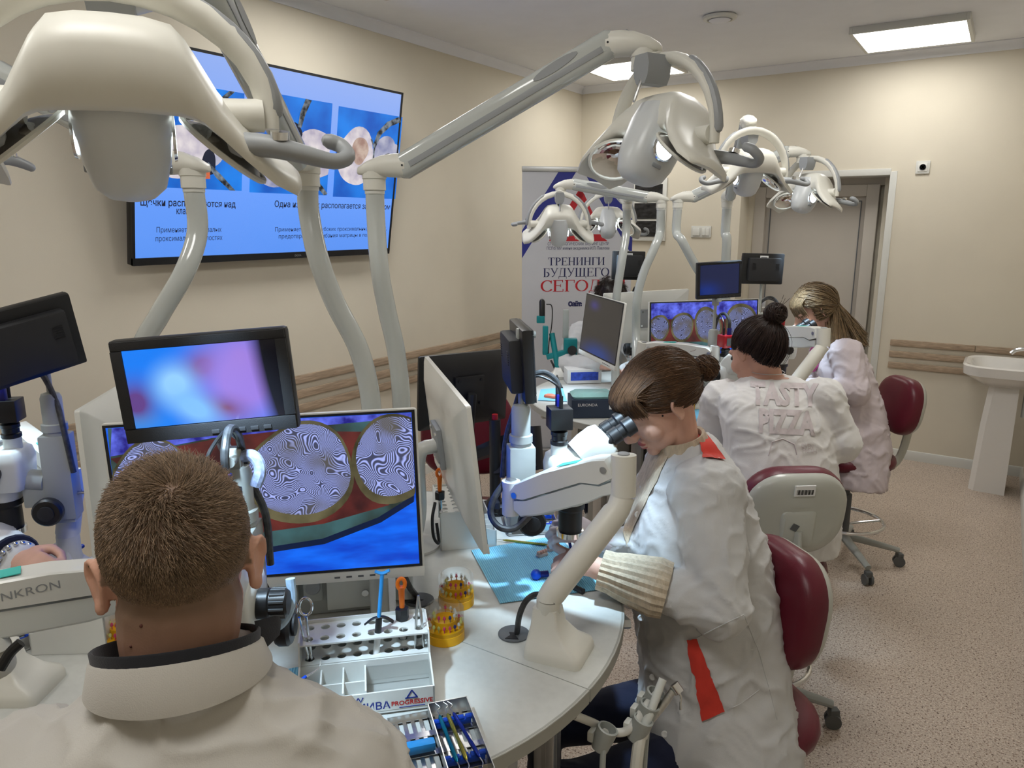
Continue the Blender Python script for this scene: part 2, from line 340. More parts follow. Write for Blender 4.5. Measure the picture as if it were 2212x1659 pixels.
# local: x along the wall, y up, z towards the room
MB().box((W_/2, H_/2, -.02), (W_, H_, .035), b=.004).box((W_/2, H_*.4, -.05), (W_*.7, H_*.6, .03), b=.01).build('housing', M_black, t)
fz = MB(); bw = .012
fz.box((W_/2, H_-bw/2, 0), (W_, bw, .012)).box((bw/2, H_/2, 0), (bw, H_, .012)).box((W_-bw/2, H_/2, 0), (bw, H_, .012)).box((W_/2, .016, 0), (W_, .032, .014)); fz.build('bezel', M_black, t)
SX0, SX1, SY0, SY1 = bw, W_-bw, .032, H_-bw; SW, SH = SX1-SX0, SY1-SY0
def slide_mat():
    m = mat('slide_background', (.01, .01, .02), .15, var=0, emit=(.2, .4, .9), es=1.0); nt, b, L = nodes_of(m)
    tc = nt.nodes['Texture Coordinate']; sp = nt.nodes.new('ShaderNodeSeparateXYZ'); L(tc.outputs['Object'], sp.inputs[0])
    mr = nt.nodes.new('ShaderNodeMapRange'); mr.inputs[1].default_value = 0; mr.inputs[2].default_value = H_; L(sp.outputs[1], mr.inputs[0])
    cr = nt.nodes.new('ShaderNodeValToRGB'); e = cr.color_ramp.elements; e[0].color = (*srgb(84, 138, 228), 1); e[1].color = (*srgb(138, 165, 226), 1); x = e.new(.42); x.color = (*srgb(100, 150, 238), 1)
    L(mr.outputs[0], cr.inputs[0]); L(cr.outputs[0], b.inputs['Emission Color']); return m
scr = MB().box((SX0+SW/2, SY0+SH/2, -.002), (SW, SH, .006)).build('screen', slide_mat(), t)
def U(u, v): return (SX0+SW*u, SY0+SH*v)
ES = 1.0
E_blue = mat('slide_photo_blue', (.01, .01, .01), .3, var=0, emit=srgb(10, 100, 205), es=ES)
def blotch(name, c0, c1, scale, es=1.0, st=(1, 1, 1), lo=.35, hi=.65, det=3):
    m = mat(name, (.01, .01, .01), .25, var=0, emit=c0, es=es); nt, b, L = nodes_of(m); tc = nt.nodes['Texture Coordinate']
    mp = nt.nodes.new('ShaderNodeMapping'); mp.inputs['Scale'].default_value = st; L(tc.outputs['Object'], mp.inputs[0])
    n = nt.nodes.new('ShaderNodeTexNoise'); n.inputs['Scale'].default_value = scale; n.inputs['Detail'].default_value = det; L(mp.outputs[0], n.inputs[0])
    cr = nt.nodes.new('ShaderNodeValToRGB'); cr.color_ramp.elements[0].position = lo; cr.color_ramp.elements[1].position = hi
    cr.color_ramp.elements[0].color = (*c0, 1); cr.color_ramp.elements[1].color = (*c1, 1); L(n.outputs[0], cr.inputs[0]); L(cr.outputs[0], b.inputs['Emission Color']); return m
E_photo = blotch('slide_rubber_dam', srgb(8, 82, 180), srgb(20, 122, 222), 4)
E_tooth = blotch('slide_tooth', srgb(168, 160, 178), srgb(214, 206, 208), 12)
E_tooth2 = blotch('slide_tooth_dim', srgb(120, 125, 160), srgb(172, 172, 190), 12)
E_dent = blotch('slide_dentine', srgb(150, 120, 110), srgb(186, 165, 152), 20)
E_metal = blotch('slide_clamp', srgb(20, 24, 30), srgb(120, 130, 140), 40)
E_dark = emat('slide_dark', srgb(14, 22, 44), 1); E_wedge = emat('slide_wedge', srgb(190, 95, 60), 1); E_text = emat('slide_text', srgb(18, 24, 48), 1)
def flat(name, pts, m, z=.0025, th=.0006, parent=None): return MB().prism(pts, z, z+th).build(name, m, parent or scr, smooth=0)
def blobp(cx, cy, rx, ry, seed, n=28, rough=.12):
    rr = random.Random(seed); ph = [rr.uniform(0, 6.28) for _ in range(3)]
    return [(cx+rx*math.cos(a)*(1+rough*(.6*math.sin(2*a+ph[0])+.5*math.sin(3*a+ph[1])+.3*math.sin(4*a+ph[2]))), cy+ry*math.sin(a)*(1+rough*(.6*math.sin(2*a+ph[0])+.5*math.sin(3*a+ph[1])))) for a in [2*PI*k/n for k in range(n)]]
def strip(P, wd):
    P = [V((p[0], p[1], 0)) for p in P]; l, r_ = [], []
    for i in range(len(P)):
        t_ = (P[min(i+1, len(P)-1)]-P[max(0, i-1)]).normalized(); n = V((-t_.y, t_.x, 0)); ww = wd if not isinstance(wd, list) else wd[i]
        l.append((P[i]+n*ww)[:2]); r_.append((P[i]-n*ww)[:2])
    return l+r_[::-1]
def rect(u0, v0, u1, v1): return [U(u0, v0), U(u1, v0), U(u1, v1), U(u0, v1)]
def tvp(px, py):
    d = FW*FPX+RT*(px-IW/2)-UPV*(py-IH/2); k = (P0-CAM).dot(nr)/d.dot(nr); q = TM.inverted() @ (CAM+d*k); return (q.x, q.y)
def tvL(L_): return [tvp(*p) for p in L_]
def clipto(pts, box):
    xs = [p[0] for p in box]; ys = [p[1] for p in box]; return [(min(max(x, min(xs)), max(xs)), min(max(y, min(ys)), max(ys))) for x, y in pts]
def rectpx(tl, br):
    (x0, y1), (x1, y0) = tvp(*tl), tvp(*br); return [(x0, y0), (x1, y0), (x1, y1), (x0, y1)]
boxes = [rectpx((310, 165), (521, 412)), rectpx((545, 193), (705, 422)), rectpx((731, 229), (853, 430))]
SHP = [
 [('tooth_side', E_tooth2, blobp(450, 310, 42, 52, 3)), ('tooth', E_tooth, blobp(395, 330, 60, 62, 4)), ('gap', E_dark, blobp(450, 350, 16, 26, 6)), ('wedge', E_wedge, [(438, 362), (452, 362), (452, 386), (438, 386)]), ('clamp', E_metal, strip([(446, 352), (470, 380), (500, 420)], [3, 6, 8])), ('clamp', E_metal, strip([(455, 280), (478, 215), (500, 180)], [3, 6, 7]))],
 [('tooth_side', E_tooth2, blobp(590, 350, 48, 52, 5)), ('tooth', E_tooth, blobp(678, 335, 48, 58, 7)), ('gap', E_dark, blobp(632, 285, 18, 22, 8)), ('gap', E_dark, blobp(628, 350, 9, 26, 9)), ('wedge', E_wedge, [(625, 368), (638, 368), (637, 394), (626, 394)]), ('clamp', E_metal, strip([(645, 275), (652, 245), (665, 214)], [4, 6, 7])), ('clamp', E_metal, strip([(672, 380), (690, 405), (702, 422)], [3, 5, 6]))],
 [('tooth_side', E_tooth2, blobp(829, 330, 26, 34, 5)), ('tooth_side', E_tooth2, blobp(852, 335, 10, 22, 6)), ('tooth', E_tooth, blobp(767, 338, 40, 62, 17, 36, .10)), ('cavity', E_dent, blobp(776, 325, 17, 30, 9)), ('clamp', E_metal, strip([(806, 318), (818, 288), (838, 268), (862, 258)], [3, 5, 6, 6])), ('band', E_metal, strip([(800, 300), (807, 320), (804, 345)], 1.5))]]
for k, bx_ in enumerate(boxes):
    ph = flat('slide_photo', bx_, E_photo); z = .0034
    for nm, m_, pts in SHP[k]: flat(nm, clipto(tvL(pts), bx_), m_, z, parent=ph); z += .0007
def stext(s, x0, x1, y, hpx, bold=0):
    a, c = tvp(x0, y), tvp(x1, y); hgt = abs(tvp(x0, y-hpx/2)[1]-tvp(x0, y+hpx/2)[1]); o = text(s, hgt*1.36, Matrix(), 'slide_caption', E_text, scr, bold=bold); me = o.data; xs = [v.co.x for v in me.vertices]; k = (c[0]-a[0])/(max(xs)-min(xs)); x_ = min(xs)
    for v in me.vertices: v.co.x = a[0]+(v.co.x-x_)*k; v.co.y += a[1]; v.co.z += .0042
stext('Щечки располагаются над', 302, 508, 437, 16, .0006); stext('клампом', 380, 432, 456, 15, .0006); stext('Одна из щечек располагается за клампом', 592, 842, 441, 14, .0004)
stext('Применяется при малых', 337, 477, 497, 12); stext('проксимальных полостях', 335, 479, 516, 12); stext('Применяется при глубоких проксимальных полостях,', 593, 834, 496, 9.5); stext('предотвращает сгибания матрицы в полость', 601, 815, 511, 9.5)
text('DIGMA', .014, T(W_*.56, .014, .0075), 'brand_mark', M_greyp, t)
# ================================================================ roll-up banner
A = atz(1128, 358, 2.08); B_ = atz(1371, 361, 2.08); bx = (B_-A); BW = bx.length; bx.normalize()
BM = Matrix((bx, V((0, 0, 1)).cross(bx)*-1, V((0, 0, 1)))).transposed(); bn = bx.cross(V((0, 0, 1)))
BM = Matrix((bx, V((0, 0, 1)), bn)).transposed().to_4x4(); BM.translation = V((A.x, A.y, 0))+bx*BW/2
t = thing('rollup_banner', 'white roll-up banner with blue and red triangle emblem and Cyrillic slogan', 'banner', BM)
BH = 2.06
M_bw = mat('banner_white', srgb(206, 208, 214), .45, var=.01); M_bb = mat('banner_blue', srgb(45, 52, 140), .45, var=.03); M_br = mat('banner_red', srgb(190, 38, 48), .45, var=.03); M_bnavy = mat('banner_navy', srgb(42, 46, 92), .5, var=.02)
sh = MB().box((0, BH/2+.03, 0), (BW, BH-.04, .003)).build('sheet', M_bw, t)
MB().box((0, BH, 0), (BW+.004, .035, .018), b=.004).build('top_rail', M_alu, t)
MB().box((0, .05, -.01), (BW+.03, .08, .11), b=.02).build('base_cassette', M_alu, t)
MB().cyl((0, .08, -.02), (0, BH, -.015), .009, 10).build('pole', M_alu, t)
def bflat(name, pts, m, z=.0018): return MB().prism(pts, z, z+.0006).build(name, m, sh, smooth=0)
hw = BW/2
def bpx(px, py):
    # a point of the banner plane seen at this pixel
    d = FW*FPX+RT*(px-IW/2)-UPV*(py-IH/2); o = BM.translation; k = (o-CAM).dot(bn)/d.dot(bn); q = BM.inverted() @ (CAM+d*k); return (q.x, q.y)
ztop = BH-.0185
l1, l2 = bpx(1206, 368), bpx(1244, 368); r1, r2 = bpx(1262, 368), bpx(1297, 368); yb = bpx(1128, 556)[1]
def xat(p, q, y): return p[0]+(q[0]-p[0])*(y-p[1])/(q[1]-p[1])
la = bpx(1128, 505); lb = bpx(1128, 556)
bflat('blue_stripe', [(l1[0], ztop), (-hw, bpx(1126, 498)[1]), (-hw, bpx(1126, 558)[1]), (l2[0], ztop)][::-1], M_bb)
q = bpx(1372, 500); q2 = bpx(1366, 580)
bflat('blue_stripe', [(r1[0], ztop), (r2[0], ztop), (hw, bpx(1369, 476)[1]), (hw, bpx(1369, 552)[1])][::-1], M_bb)
# red open triangle
a1, a2 = bpx(1253, 406), bpx(1184, 520); a3 = bpx(1312, 520); b1 = bpx(1253, 440); b2, b3 = bpx(1206, 505), bpx(1298, 505)
wbar = .09
for q in ([(1253, 406), (1244, 420), (1222, 456), (1234, 464), (1262, 420)], [(1253, 406), (1262, 420), (1285, 470), (1296, 492), (1276, 492), (1244, 430)], [(1186, 521), (1190, 506), (1296, 506), (1312, 521)]): bflat('red_bar', [bpx(*p) for p in q][::-1], M_br, .0018)
def btext(s, px0, px1, py, hpx, m, name='banner_lettering', bold=0):
    a, c = bpx(px0, py), bpx(px1, py); hgt = abs(bpx(px0, py-hpx/2)[1]-bpx(px0, py+hpx/2)[1])
    o = text(s, hgt*1.37, Matrix(), name, m, sh, bold=bold); me = o.data; xs = [v.co.x for v in me.vertices]
    k = (c[0]-a[0])/(max(xs)-min(xs)); x0 = min(xs)
    for v in me.vertices: v.co.x = a[0]+(v.co.x-x0)*k; v.co.y += (a[1]+c[1])/2; v.co.z += .0024
    return o
btext('СТОМАТОЛОГИЧЕСКИЙ ТРЕНИНГ ЦЕНТР', 1183, 1315, 527, 6.5, M_bnavy); btext('ПСПбГМУ имени академика И.П. Павлова', 1181, 1316, 536.5, 7, M_bnavy)

def serif(ch):
    """polygons of one capital in serif style, cap height 1, and its width"""
    S = .135; t_ = .045
    def st(x): return [[(x, 0), (x+S, 0), (x+S, 1), (x, 1)], [(x-.07, 0), (x+S+.07, 0), (x+S+.07, t_), (x-.07, t_)], [(x-.07, 1-t_), (x+S+.07, 1-t_), (x+S+.07, 1), (x-.07, 1)]]
    def hb(x0, x1, y): return [(x0, y), (x1, y), (x1, y+t_), (x0, y+t_)]
    def dr(x, y0, y1): return [(x, y0), (x+t_, y0), (x+t_, y1), (x, y1)]
    def arc(cx, cy, rx, ry, a0, a1, n=16, mn=.022, mx=.068):
        P = [(cx+rx*math.cos(R(lerp(a0, a1, k/n))), cy+ry*math.sin(R(lerp(a0, a1, k/n)))) for k in range(n+1)]; return strip(P, [mn+(mx-mn)*abs(math.cos(R(lerp(a0, a1, k/n)))) for k in range(n+1)])
    if ch == 'Т': return st(.32)+[hb(.04, .74, .955), dr(.04, .76, 1), dr(.695, .76, 1)], .80
    if ch == 'Р': return st(.09)+[arc(.26, .73, .28, .245, 92, -92)], .66
    if ch == 'Е': return st(.09)+[hb(.1, .66, 0), hb(.1, .64, .955), hb(.1, .5, .5), dr(.63, 0, .22), dr(.60, .8, 1), dr(.47, .4, .64)], .74
    if ch == 'Н': return st(.09)+st(.60)+[hb(.1, .7, .48)], .86
    if ch == 'И': return st(.09)+st(.60)+[[(.2, .12), (.2, .05), (.62, .88), (.62, .95)]], .86
    if ch == 'Г': return st(.09)+[hb(.1, .62, .955), dr(.585, .76, 1)], .66
    if ch == 'Б': return st(.09)+[hb(.1, .60, .955), dr(.56, .78, 1), arc(.28, .29, .27, .27, 92, -92)], .70
    if ch == 'У': return [[(.04, 1), (.17, 1), (.46, .36), (.40, .28)], [(.66, 1), (.71, 1), (.36, .12), (.30, .18)], strip([(.33, .16), (.26, .04), (.14, .04)], [.03, .035, .045]), hb(-.01, .25, .955), hb(.56, .78, .955)], .78
    if ch == 'Д': return [[(.12, 0), (.17, 0), (.30, .96), (.25, .96)], [(.55, 0), (.685, 0), (.685, 1), (.55, 1)], hb(.18, .76, .955), hb(.02, .80, 0), dr(.02, -.22, .02), dr(.76, -.22, .02)], .84
    if ch == 'Щ': return st(.09)+st(.47)+st(.85)+[hb(.1, 1.10, 0), dr(1.06, -.2, .02)], 1.16
    if ch == 'О': return [arc(.43, .5, .345, .47, 0, 180), arc(.43, .5, .345, .47, 180, 360)], .86
    if ch == 'С': return [arc(.43, .5, .345, .47, 42, 180), arc(.43, .5, .345, .47, 180, 322), dr(.655, .70, .98)], .76
    if ch == 'Я': return st(.46)+[arc(.44, .73, .28, .245, 88, 272), [(.08, 0), (.21, 0), (.46, .48), (.36, .49)], hb(.02, .22, 0)], .70
    return [], .4
def sertext(s, x0, x1, py, hpx, m):
    hgt = abs(bpx(x0, py-hpx/2)[1]-bpx(x0, py+hpx/2)[1]); a, c = bpx(x0, py+hpx/2), bpx(x1, py+hpx/2); W = sum(serif(ch)[1] for ch in s); k = (c[0]-a[0])/W; x = a[0]
    for ch in s:
        P, wd = serif(ch); mb = MB(); z = .0022
        for q in P:
            ar = sum(q[i][0]*q[(i+1) % len(q)][1]-q[(i+1) % len(q)][0]*q[i][1] for i in range(len(q))); q = q if ar > 0 else q[::-1]
            mb.prism([(x+u*k, a[1]+v*hgt) for u, v in q], z, z+.0004); z += .00003
        mb.build('banner_letter', m, sh, smooth=0); x += wd*k
sertext('ТРЕНИНГИ', 1183, 1307, 565, 17, M_bnavy); sertext('БУДУЩЕГО', 1173, 1316, 589, 19, M_bnavy); sertext('СЕГОДНЯ', 1167, 1352, 618, 25, M_br)
btext('Сайт:', 1227, 1257, 657, 9, M_bnavy, bold=.004)
# ================================================================ the two round work tables
C1 = V((-1.232, 1.099, 0)); C2 = V((-1.32, 3.42, 0)); ZT = .86; RTAB = .682
def table(c, label):
    t = thing('round_work_table', label, 'table', c)
    for q in range(4):
        a0, a1 = q*90, (q+1)*90; g = .0015; n = 24; poly = []
        c0 = V((math.cos(R(a0+45)), math.sin(R(a0+45)), 0))*g*1.414
        for k in range(n+1):
            a = R(lerp(a0, a1, k/n)); p = V((math.cos(a), math.sin(a), 0))*RTAB+c0*.7; poly.append((p.x, p.y))
        poly = [(c0.x, c0.y)]+poly
        top = MB().prism(poly, ZT-.026, ZT).build('worktop_sector', M_table, t, smooth=20)
        eb = MB(); n0 = [V((math.cos(R(lerp(a0+.2, a1-.2, k/n))), math.sin(R(lerp(a0+.2, a1-.2, k/n))), 0)) for k in range(n+1)]
        eb.loft([[p*(RTAB-.004)+V((0, 0, ZT-.0275)), p*(RTAB+.0025)+V((0, 0, ZT-.0275)), p*(RTAB+.0025)+V((0, 0, ZT-.001)), p*(RTAB-.001)+V((0, 0, ZT+.0006)), p*(RTAB-.004)+V((0, 0, ZT))] for p in n0], closed=True); eb.build('edge_band', M_edge, top)
        # aluminium leg near each joint
        for s_ in (-9, 9):
            a = R(a0+s_); d = V((math.cos(a), math.sin(a), 0)); M = frame(d*(RTAB-.13), d)
            lg = MB().box((0, 0, (ZT-.03)/2), (.045, .045, ZT-.03), M, b=.003)
            for sx, sy in ((.0225, 0), (-.0225, 0), (0, .0225), (0, -.0225)): lg.box((sx*.98, sy*.98, (ZT-.03)/2), (.01 if sy else .002, .01 if sx else .002, ZT-.05), M)
            lg.build('leg', M_alu, t)
        d = V((math.cos(R(a0+45)), math.sin(R(a0+45)), 0)); M = frame(d*.30, d)
        MB().box((0, 0, .40), (.06, .42, .78), M, b=.004).build('cabinet_front', M_edge, t)
        MB().box((0, 0, ZT-.055), (.52, .035, .04), frame(d*.38+V((0, 0, 0)), d), b=.003).build('support_rail', M_alu, t)
    return t
table(C1, 'round pale grey work table of four sectors with the man and woman at it')
table(C2, 'round pale grey work table of four sectors before the door and banner')
# hub housings in the middle of the tables, carrying the lamp posts
def hub(c, label):
    t = thing('power_hub', label, 'power unit', c+V((0, 0, ZT+.0008)), 'power hubs in the middle of the tables')
    h = .19; s_ = .105
    MB().box((0, 0, h/2), (2*s_, 2*s_, h), Rz(45), b=.006).build('housing', M_mgrey, t)
    MB().box((0, 0, h+.004), (2*s_+.012, 2*s_+.012, .008), Rz(45), b=.002).build('cover', M_white, t)
    for q in range(4):
        M = Rz(-45+90*q) @ T(s_+.001, 0, 0)     # local +x outwards
        M = M @ Matrix(((0, 0, 1, 0), (1, 0, 0, 0), (0, 1, 0, 0), (0, 0, 0, 1)))   # x right, y up, z out
        pl = MB().box((.052, .095, .002), (.098, .17, .004), M, b=.0015).build('panel', M_lgrey, t)
        MB().box((.032, .115, .006), (.028, .034, .006), M, b=.001).build('switch_frame', M_black, pl)
        MB().box((.032, .115, .010), (.02, .026, .005), M @ T(0, 0, 0), b=.001).build('rocker', mat('green_rocker', srgb(12, 92, 60), .3, var=.1), pl)
        text('I\nO', .009, M @ T(.032, .115, .0128), 'switch_mark', M_label, pl)
        text('220 В', .014, M @ T(.032, .146, .0045), 'voltage_mark', M_ink, pl)
        MB().cyl((.085, .045, .003), (.085, .045, .010), .0075, 16, M=M).build('key_lock', M_chrome, pl)
        for k, dx in enumerate((-.025, -.075)):
            sb = MB().box((dx, .09, .008), (.04, .10, .016), M, b=.004).build('socket_box', M_mgrey, t)
            MB().lathe([(.004, 0), (.017, 0), (.017, .004), (.0145, .006), (.004, .005)], M @ T(dx, .075, .016), 20).build('socket_cap', M_greyp, sb)
            MB().box((dx, .117, .017), (.026, .026, .003), M, b=.002).build('socket_flap', M_dgrey, sb)
    return t
hub(C1, 'grey power hub with 220 volt switch in the middle of the near table'); hub(C2, 'grey power hub in the middle of the far table')
# ================================================================ dental lamps
M_mirror = mat('reflector_mirror', (.86, .86, .87), .05, 1, var=.02)
M_led = mat('led_port', (.9, .95, 1), .2, var=0, emit=(.86, .95, 1), es=14)
M_frost = mat('frosted_nose', srgb(208, 211, 212), .3, var=.01)
def lens_spot(p, d, power, cone=44, name='lamp_beam'):
    l = bpy.data.lights.new(name, 'SPOT'); l.energy = power; l.spot_size = R(cone); l.spot_blend = .85; l.color = (.58, .80, 1); l.shadow_soft_size = .03
    o = bpy.data.objects.new(name, l); COL.objects.link(o); o.location = p; o.rotation_euler = V(d).to_track_quat('-Z', 'Y').to_euler(); return o
def head_parts(t, HM, yk=True):
    # local: +y is the lit side, z up, x across; origin on the pivot axis
    M = HM
    def ring(x, zc_, th, y0, y1, rr=.5, n=8):
        # closed section in the y-z plane
        out = []; cy = (y0+y1)/2; hy = (y1-y0)/2
        for k in range(2*n):
            a = 2*PI*k/(2*n); c, s_ = math.cos(a), math.sin(a)
            c = math.copysign(abs(c)**rr, c); s_ = math.copysign(abs(s_)**rr, s_)
            out.append(V((x, cy+hy*c, zc_+th*s_-.35*hy*(c*c)*.5)))
        return out
    st = [(-.176, -.066, .006, -.03, .03), (-.169, -.064, .011, -.048, .050), (-.145, -.047, .0125, -.060, .064), (-.116, -.020, .0145, -.066, .066), (-.094, .004, .018, -.07, .062), (-.078, .024, .026, -.072, .056), (-.066, .036, .034, -.074, .05), (-.054, .043, .040, -.075, .046), (-.03, .046, .042, -.076, .045), (0, .047, .042, -.076, .045)]
    st = st+[(-a, b_, c, d, e) for a, b_, c, d, e in st[-2::-1]]
    MB().loft([ring(*q) for q in st], M=M).build('shell', M_offw, t, world=True, smooth=50)
    # saddle filling the middle under the dome
    def er(z, rx, ry, cy, n=24, p=.75): return [V((rx*math.copysign(abs(math.cos(a))**p, math.cos(a)), cy+ry*math.copysign(abs(math.sin(a))**p, math.sin(a)), z)) for a in [2*PI*k/n for k in range(n)]]
    nose = MB().loft([er(.055, .046, .05, .0), er(.02, .048, .056, .005), (er(-.02, .047, .058, .008)), er(-.055, .043, .055, .012), er(-.082, .036, .046, .015), er(-.093, .025, .034, .017), er(-.098, .010, .016, .018)], M=M).build('nose', M_frost, t, world=True, smooth=60)
    for s_ in (-1, 1):
        LM = M @ T(s_*.0462, .014, -.030) @ Ry(90*s_)
        MB().lathe([(.002, .0015), (.0215, .0015), (.0215, 0)], LM, 20).build('led_port', M_led, nose, world=True)
        MB().lathe([(.0215, 0), (.0215, .003), (.025, .003), (.026, 0)], LM, 24).build('port_ring', M_chrome, nose, world=True)
        MB().box((s_*.041, .014, -.064), (.004, .022, .008), M, b=.002).build('sensor_window', M_greyp, nose, world=True)
        # faceted mirror dish under the wing
        DM = M @ T(s_*.100, .012, -.038) @ Ry(s_*38)
        vs = []; fs = []; nu, nv = 10, 6
        for i in range(nv+1):
            for k in range(nu*2):
                a = 2*PI*k/(nu*2); q = i/nv; vs.append(V((.050*q*math.cos(a), .056*q*math.sin(a), .012-.016*q*q)))
        for i in range(nv):
            for k in range(nu*2): k2 = (k+1) % (nu*2); fs.append([i*nu*2+k, i*nu*2+k2, (i+1)*nu*2+k2, (i+1)*nu*2+k])
        mb = MB().add(vs, fs, DM); mb.build('reflector', M_mirror, t, world=True, smooth=0)
        MB().tube([DM @ V((.0515*math.cos(a), .0575*math.sin(a), -.004)) for a in [2*PI*k/28 for k in range(29)]], .0035, 6).build('reflector_rim', M_offw, t, world=True)
        # pivot and handle
        MB().cyl((s_*.085, -.01, -.002), (s_*.139, -.01, .0), .0175, 18, .0175, M=M).build('pivot', M_offw, t, world=True)
        hp = catmull([(s_*.112, -.045, -.026), (s_*.14, -.062, -.024), (s_*.175, -.07, -.03), (s_*.205, -.07, -.036), (s_*.222, -.058, -.032), (s_*.218, -.04, -.024), (s_*.206, -.036, -.02)], 5)
        n = len(hp); rs = [lerp(.0135, .0085, min(1, k/(n*.45))) for k in range(n)]
        hn = MB().tube([M @ p for p in hp], rs, 12, round_end=True).build('handle', M_greyp, t, world=True)
        MB().cyl((s_*.150, -.064, -.016), (s_*.150, -.064, -.008), .010, 14, M=M).build('button', M_chrome, hn, world=True)
    if not yk: return
def yoke(t, HM, top, rise=.152):
    # C-shaped fork from the neck to the two pivots; HM must not be tilted
    P = [V((.145*math.sin(a), -.01, -.004+rise*math.cos(a))) for a in [R(q) for q in range(-96, 97, 12)]]
    P = [HM @ p for p in P]
    MB().tube(P, [.012+.004*math.cos(R(q)) for q in range(-96, 97, 12)], 12, flat=.75, up=None).build('yoke', M_offw, t, world=True)
    for s_ in (-1, 1):
        Q = [HM @ V((s_*.152*math.sin(R(q)), -.01, -.004+(rise+.007)*math.cos(R(q)))) for q in range(30, 92, 8)]
        MB().tube(Q, .0098, 10, round_end=True).build('yoke_grip', M_greyp, t, world=True)
    blk = MB().loft([[HM @ V((x*w_, y+.020, z)) for x, y in rrect(2, .056, .012, 3)] for z, w_ in ((rise, .018), (rise-.018, .023), (rise-.04, .020), (rise-.054, .012))]).build('tilt_block', M_dgrey if 0 else M_greyp, t, world=True)
    MB().tube([HM @ V((0, .040, rise-.035)), HM @ V((0, .062, rise-.085))], .0035, 8, round_end=True).build('lever', M_steel, t, world=True)
    MB().cyl(HM @ V((0, 0, rise-.012)), top, .0225, 20, .0235).build('neck', M_offw, t, world=True)
def swivel(t, p, q, r0=.026):
    # bracket: collar on the vertical axis at p, tapering plate reaching towards q
    d = (q-p); d.z = 0; d.normalize(); M = frame(p, d)
    MB().lathe([(r0*.93, -.026), (r0*.93, -.003), (r0*1.0, -.002), (r0*1.02, .012)], T(p), 24).build('collar', M_offw, t, world=True)
    rings = []
    for x, wy, z0, z1 in ((-.036, .008, .008, .016), (-.03, .02, .006, .022), (-.01, .027, .004, .034), (.02, .027, .002, .046), (.05, .024, .0, .050), (.075, .022, -.002, .048), (.088, .016, .004, .040)):
        rings.append([M @ V((x, y, (z0+z1)/2+z)) for y, z in rrect(2*wy, z1-z0, min(wy, (z1-z0)/2)*.85, 3)])
    MB().loft(rings).build('bracket', M_offw, t, world=True, smooth=50)
    ins = [M @ V((.006+.03*math.cos(a), .017*math.sin(a), .031+.017*math.cos(a))) for a in [2*PI*k/16 for k in range(16)]]
    MB().loft([[p_+V((0, 0, .0005)) for p_ in ins], [p_+V((0, 0, .0025)) for p_ in ins]]).build('bracket_inlay', M_greyp, t, world=True)
    return M @ V((.07, 0, .024))
def lamp(label, path, rp, elbow, hc, face, tilt=0, roll=0, power=1.0, aim=None, rise=.152):
    """path: post centre line bottom->top; elbow: top of the neck axis; hc: pivot centre of the head; face: direction of the lit side"""
    t = thing('dental_lamp', label, 'lamp', V((path[0].x, path[0].y, path[0].z)), 'dental lamps on curved posts')
    P = catmull(path, 10); MB().tube(P, rp, 22).build('post', M_polew, t, world=True, smooth=60)
    top = path[-1]; MB().cyl(top+V((0, 0, -.006)), top+V((0, 0, .004)), rp*1.06, 22).build('post_ring', M_trim, t, world=True)
    j0 = swivel(t, top+V((0, 0, .028)), elbow); el = V(elbow); j1 = swivel(t, el, top)
    if el.z > 0: pass
    # arm: flattened bar with a dark under-channel, a grey finger recess near the elbow
    d = (j1-j0); Lg = d.length; AM = frame(j0, d)
    sec = rrect(.044, .056, .019, 4)
    MB().loft([[AM @ V((x, y*k, z*k)) for y, z in sec] for x, k in ((-.022, .35), (-.016, .75), (-.004, 1), (Lg+.004, 1), (Lg+.016, .75), (Lg+.022, .35))]).build('arm', M_polew, t, world=True, smooth=50)
    ch = MB()
    for s_ in (-1, 1): ch.box((Lg/2, s_*.0222, -.006), (Lg*.94, .002, .012), AM, b=.0008)
    ch.build('arm_groove', M_greyp, t, world=True)
    for s_ in (-1, 1):
        rec = [AM @ V((Lg-.11+.05*math.cos(a)+.01*math.sin(a), s_*.0226, .012+.009*math.sin(a))) for a in [2*PI*k/16 for k in range(16)]]
        n_ = AM.to_3x3() @ V((0, s_, 0)); MB().loft([rec, [p+n_*.0008 for p in rec]]).build('finger_recess', M_greyp, t, world=True)
        for xx in (0, Lg): MB().cyl(AM @ V((xx, s_*.0215, 0)), AM @ V((xx, s_*.0232, 0)), .0022, 8).build('pin', M_ink, t, world=True)
    HM = frameyz(hc, V((face[0], face[1], 0)), (0, 0, 1)) @ Ry(roll)
    yoke(t, HM, el+V((0, 0, -.02)), rise)
    HM2 = HM @ Rx(tilt); head_parts(t, HM2)
    if power:
        src = HM2 @ V((0, .05, -.12)); d = (V(aim)-src) if aim is not None else (HM2.to_3x3() @ V((0, .5, -1)))
        lens_spot(src, d, LAMP_W*power)
    return t
def pth(*a): return [at(*q) for q in a]
zP = 1.768; RP = .0203
F3 = V((FW.x, FW.y, 0)).normalized(); R3 = V(RT)
def topz(px, D):   # post top on its column, fixed height
    p = at(px, 400, D); return V((p.x, p.y, zP))
work1 = V((-.88, .78, ZT)); work2 = V((-.85, 1.50, ZT))
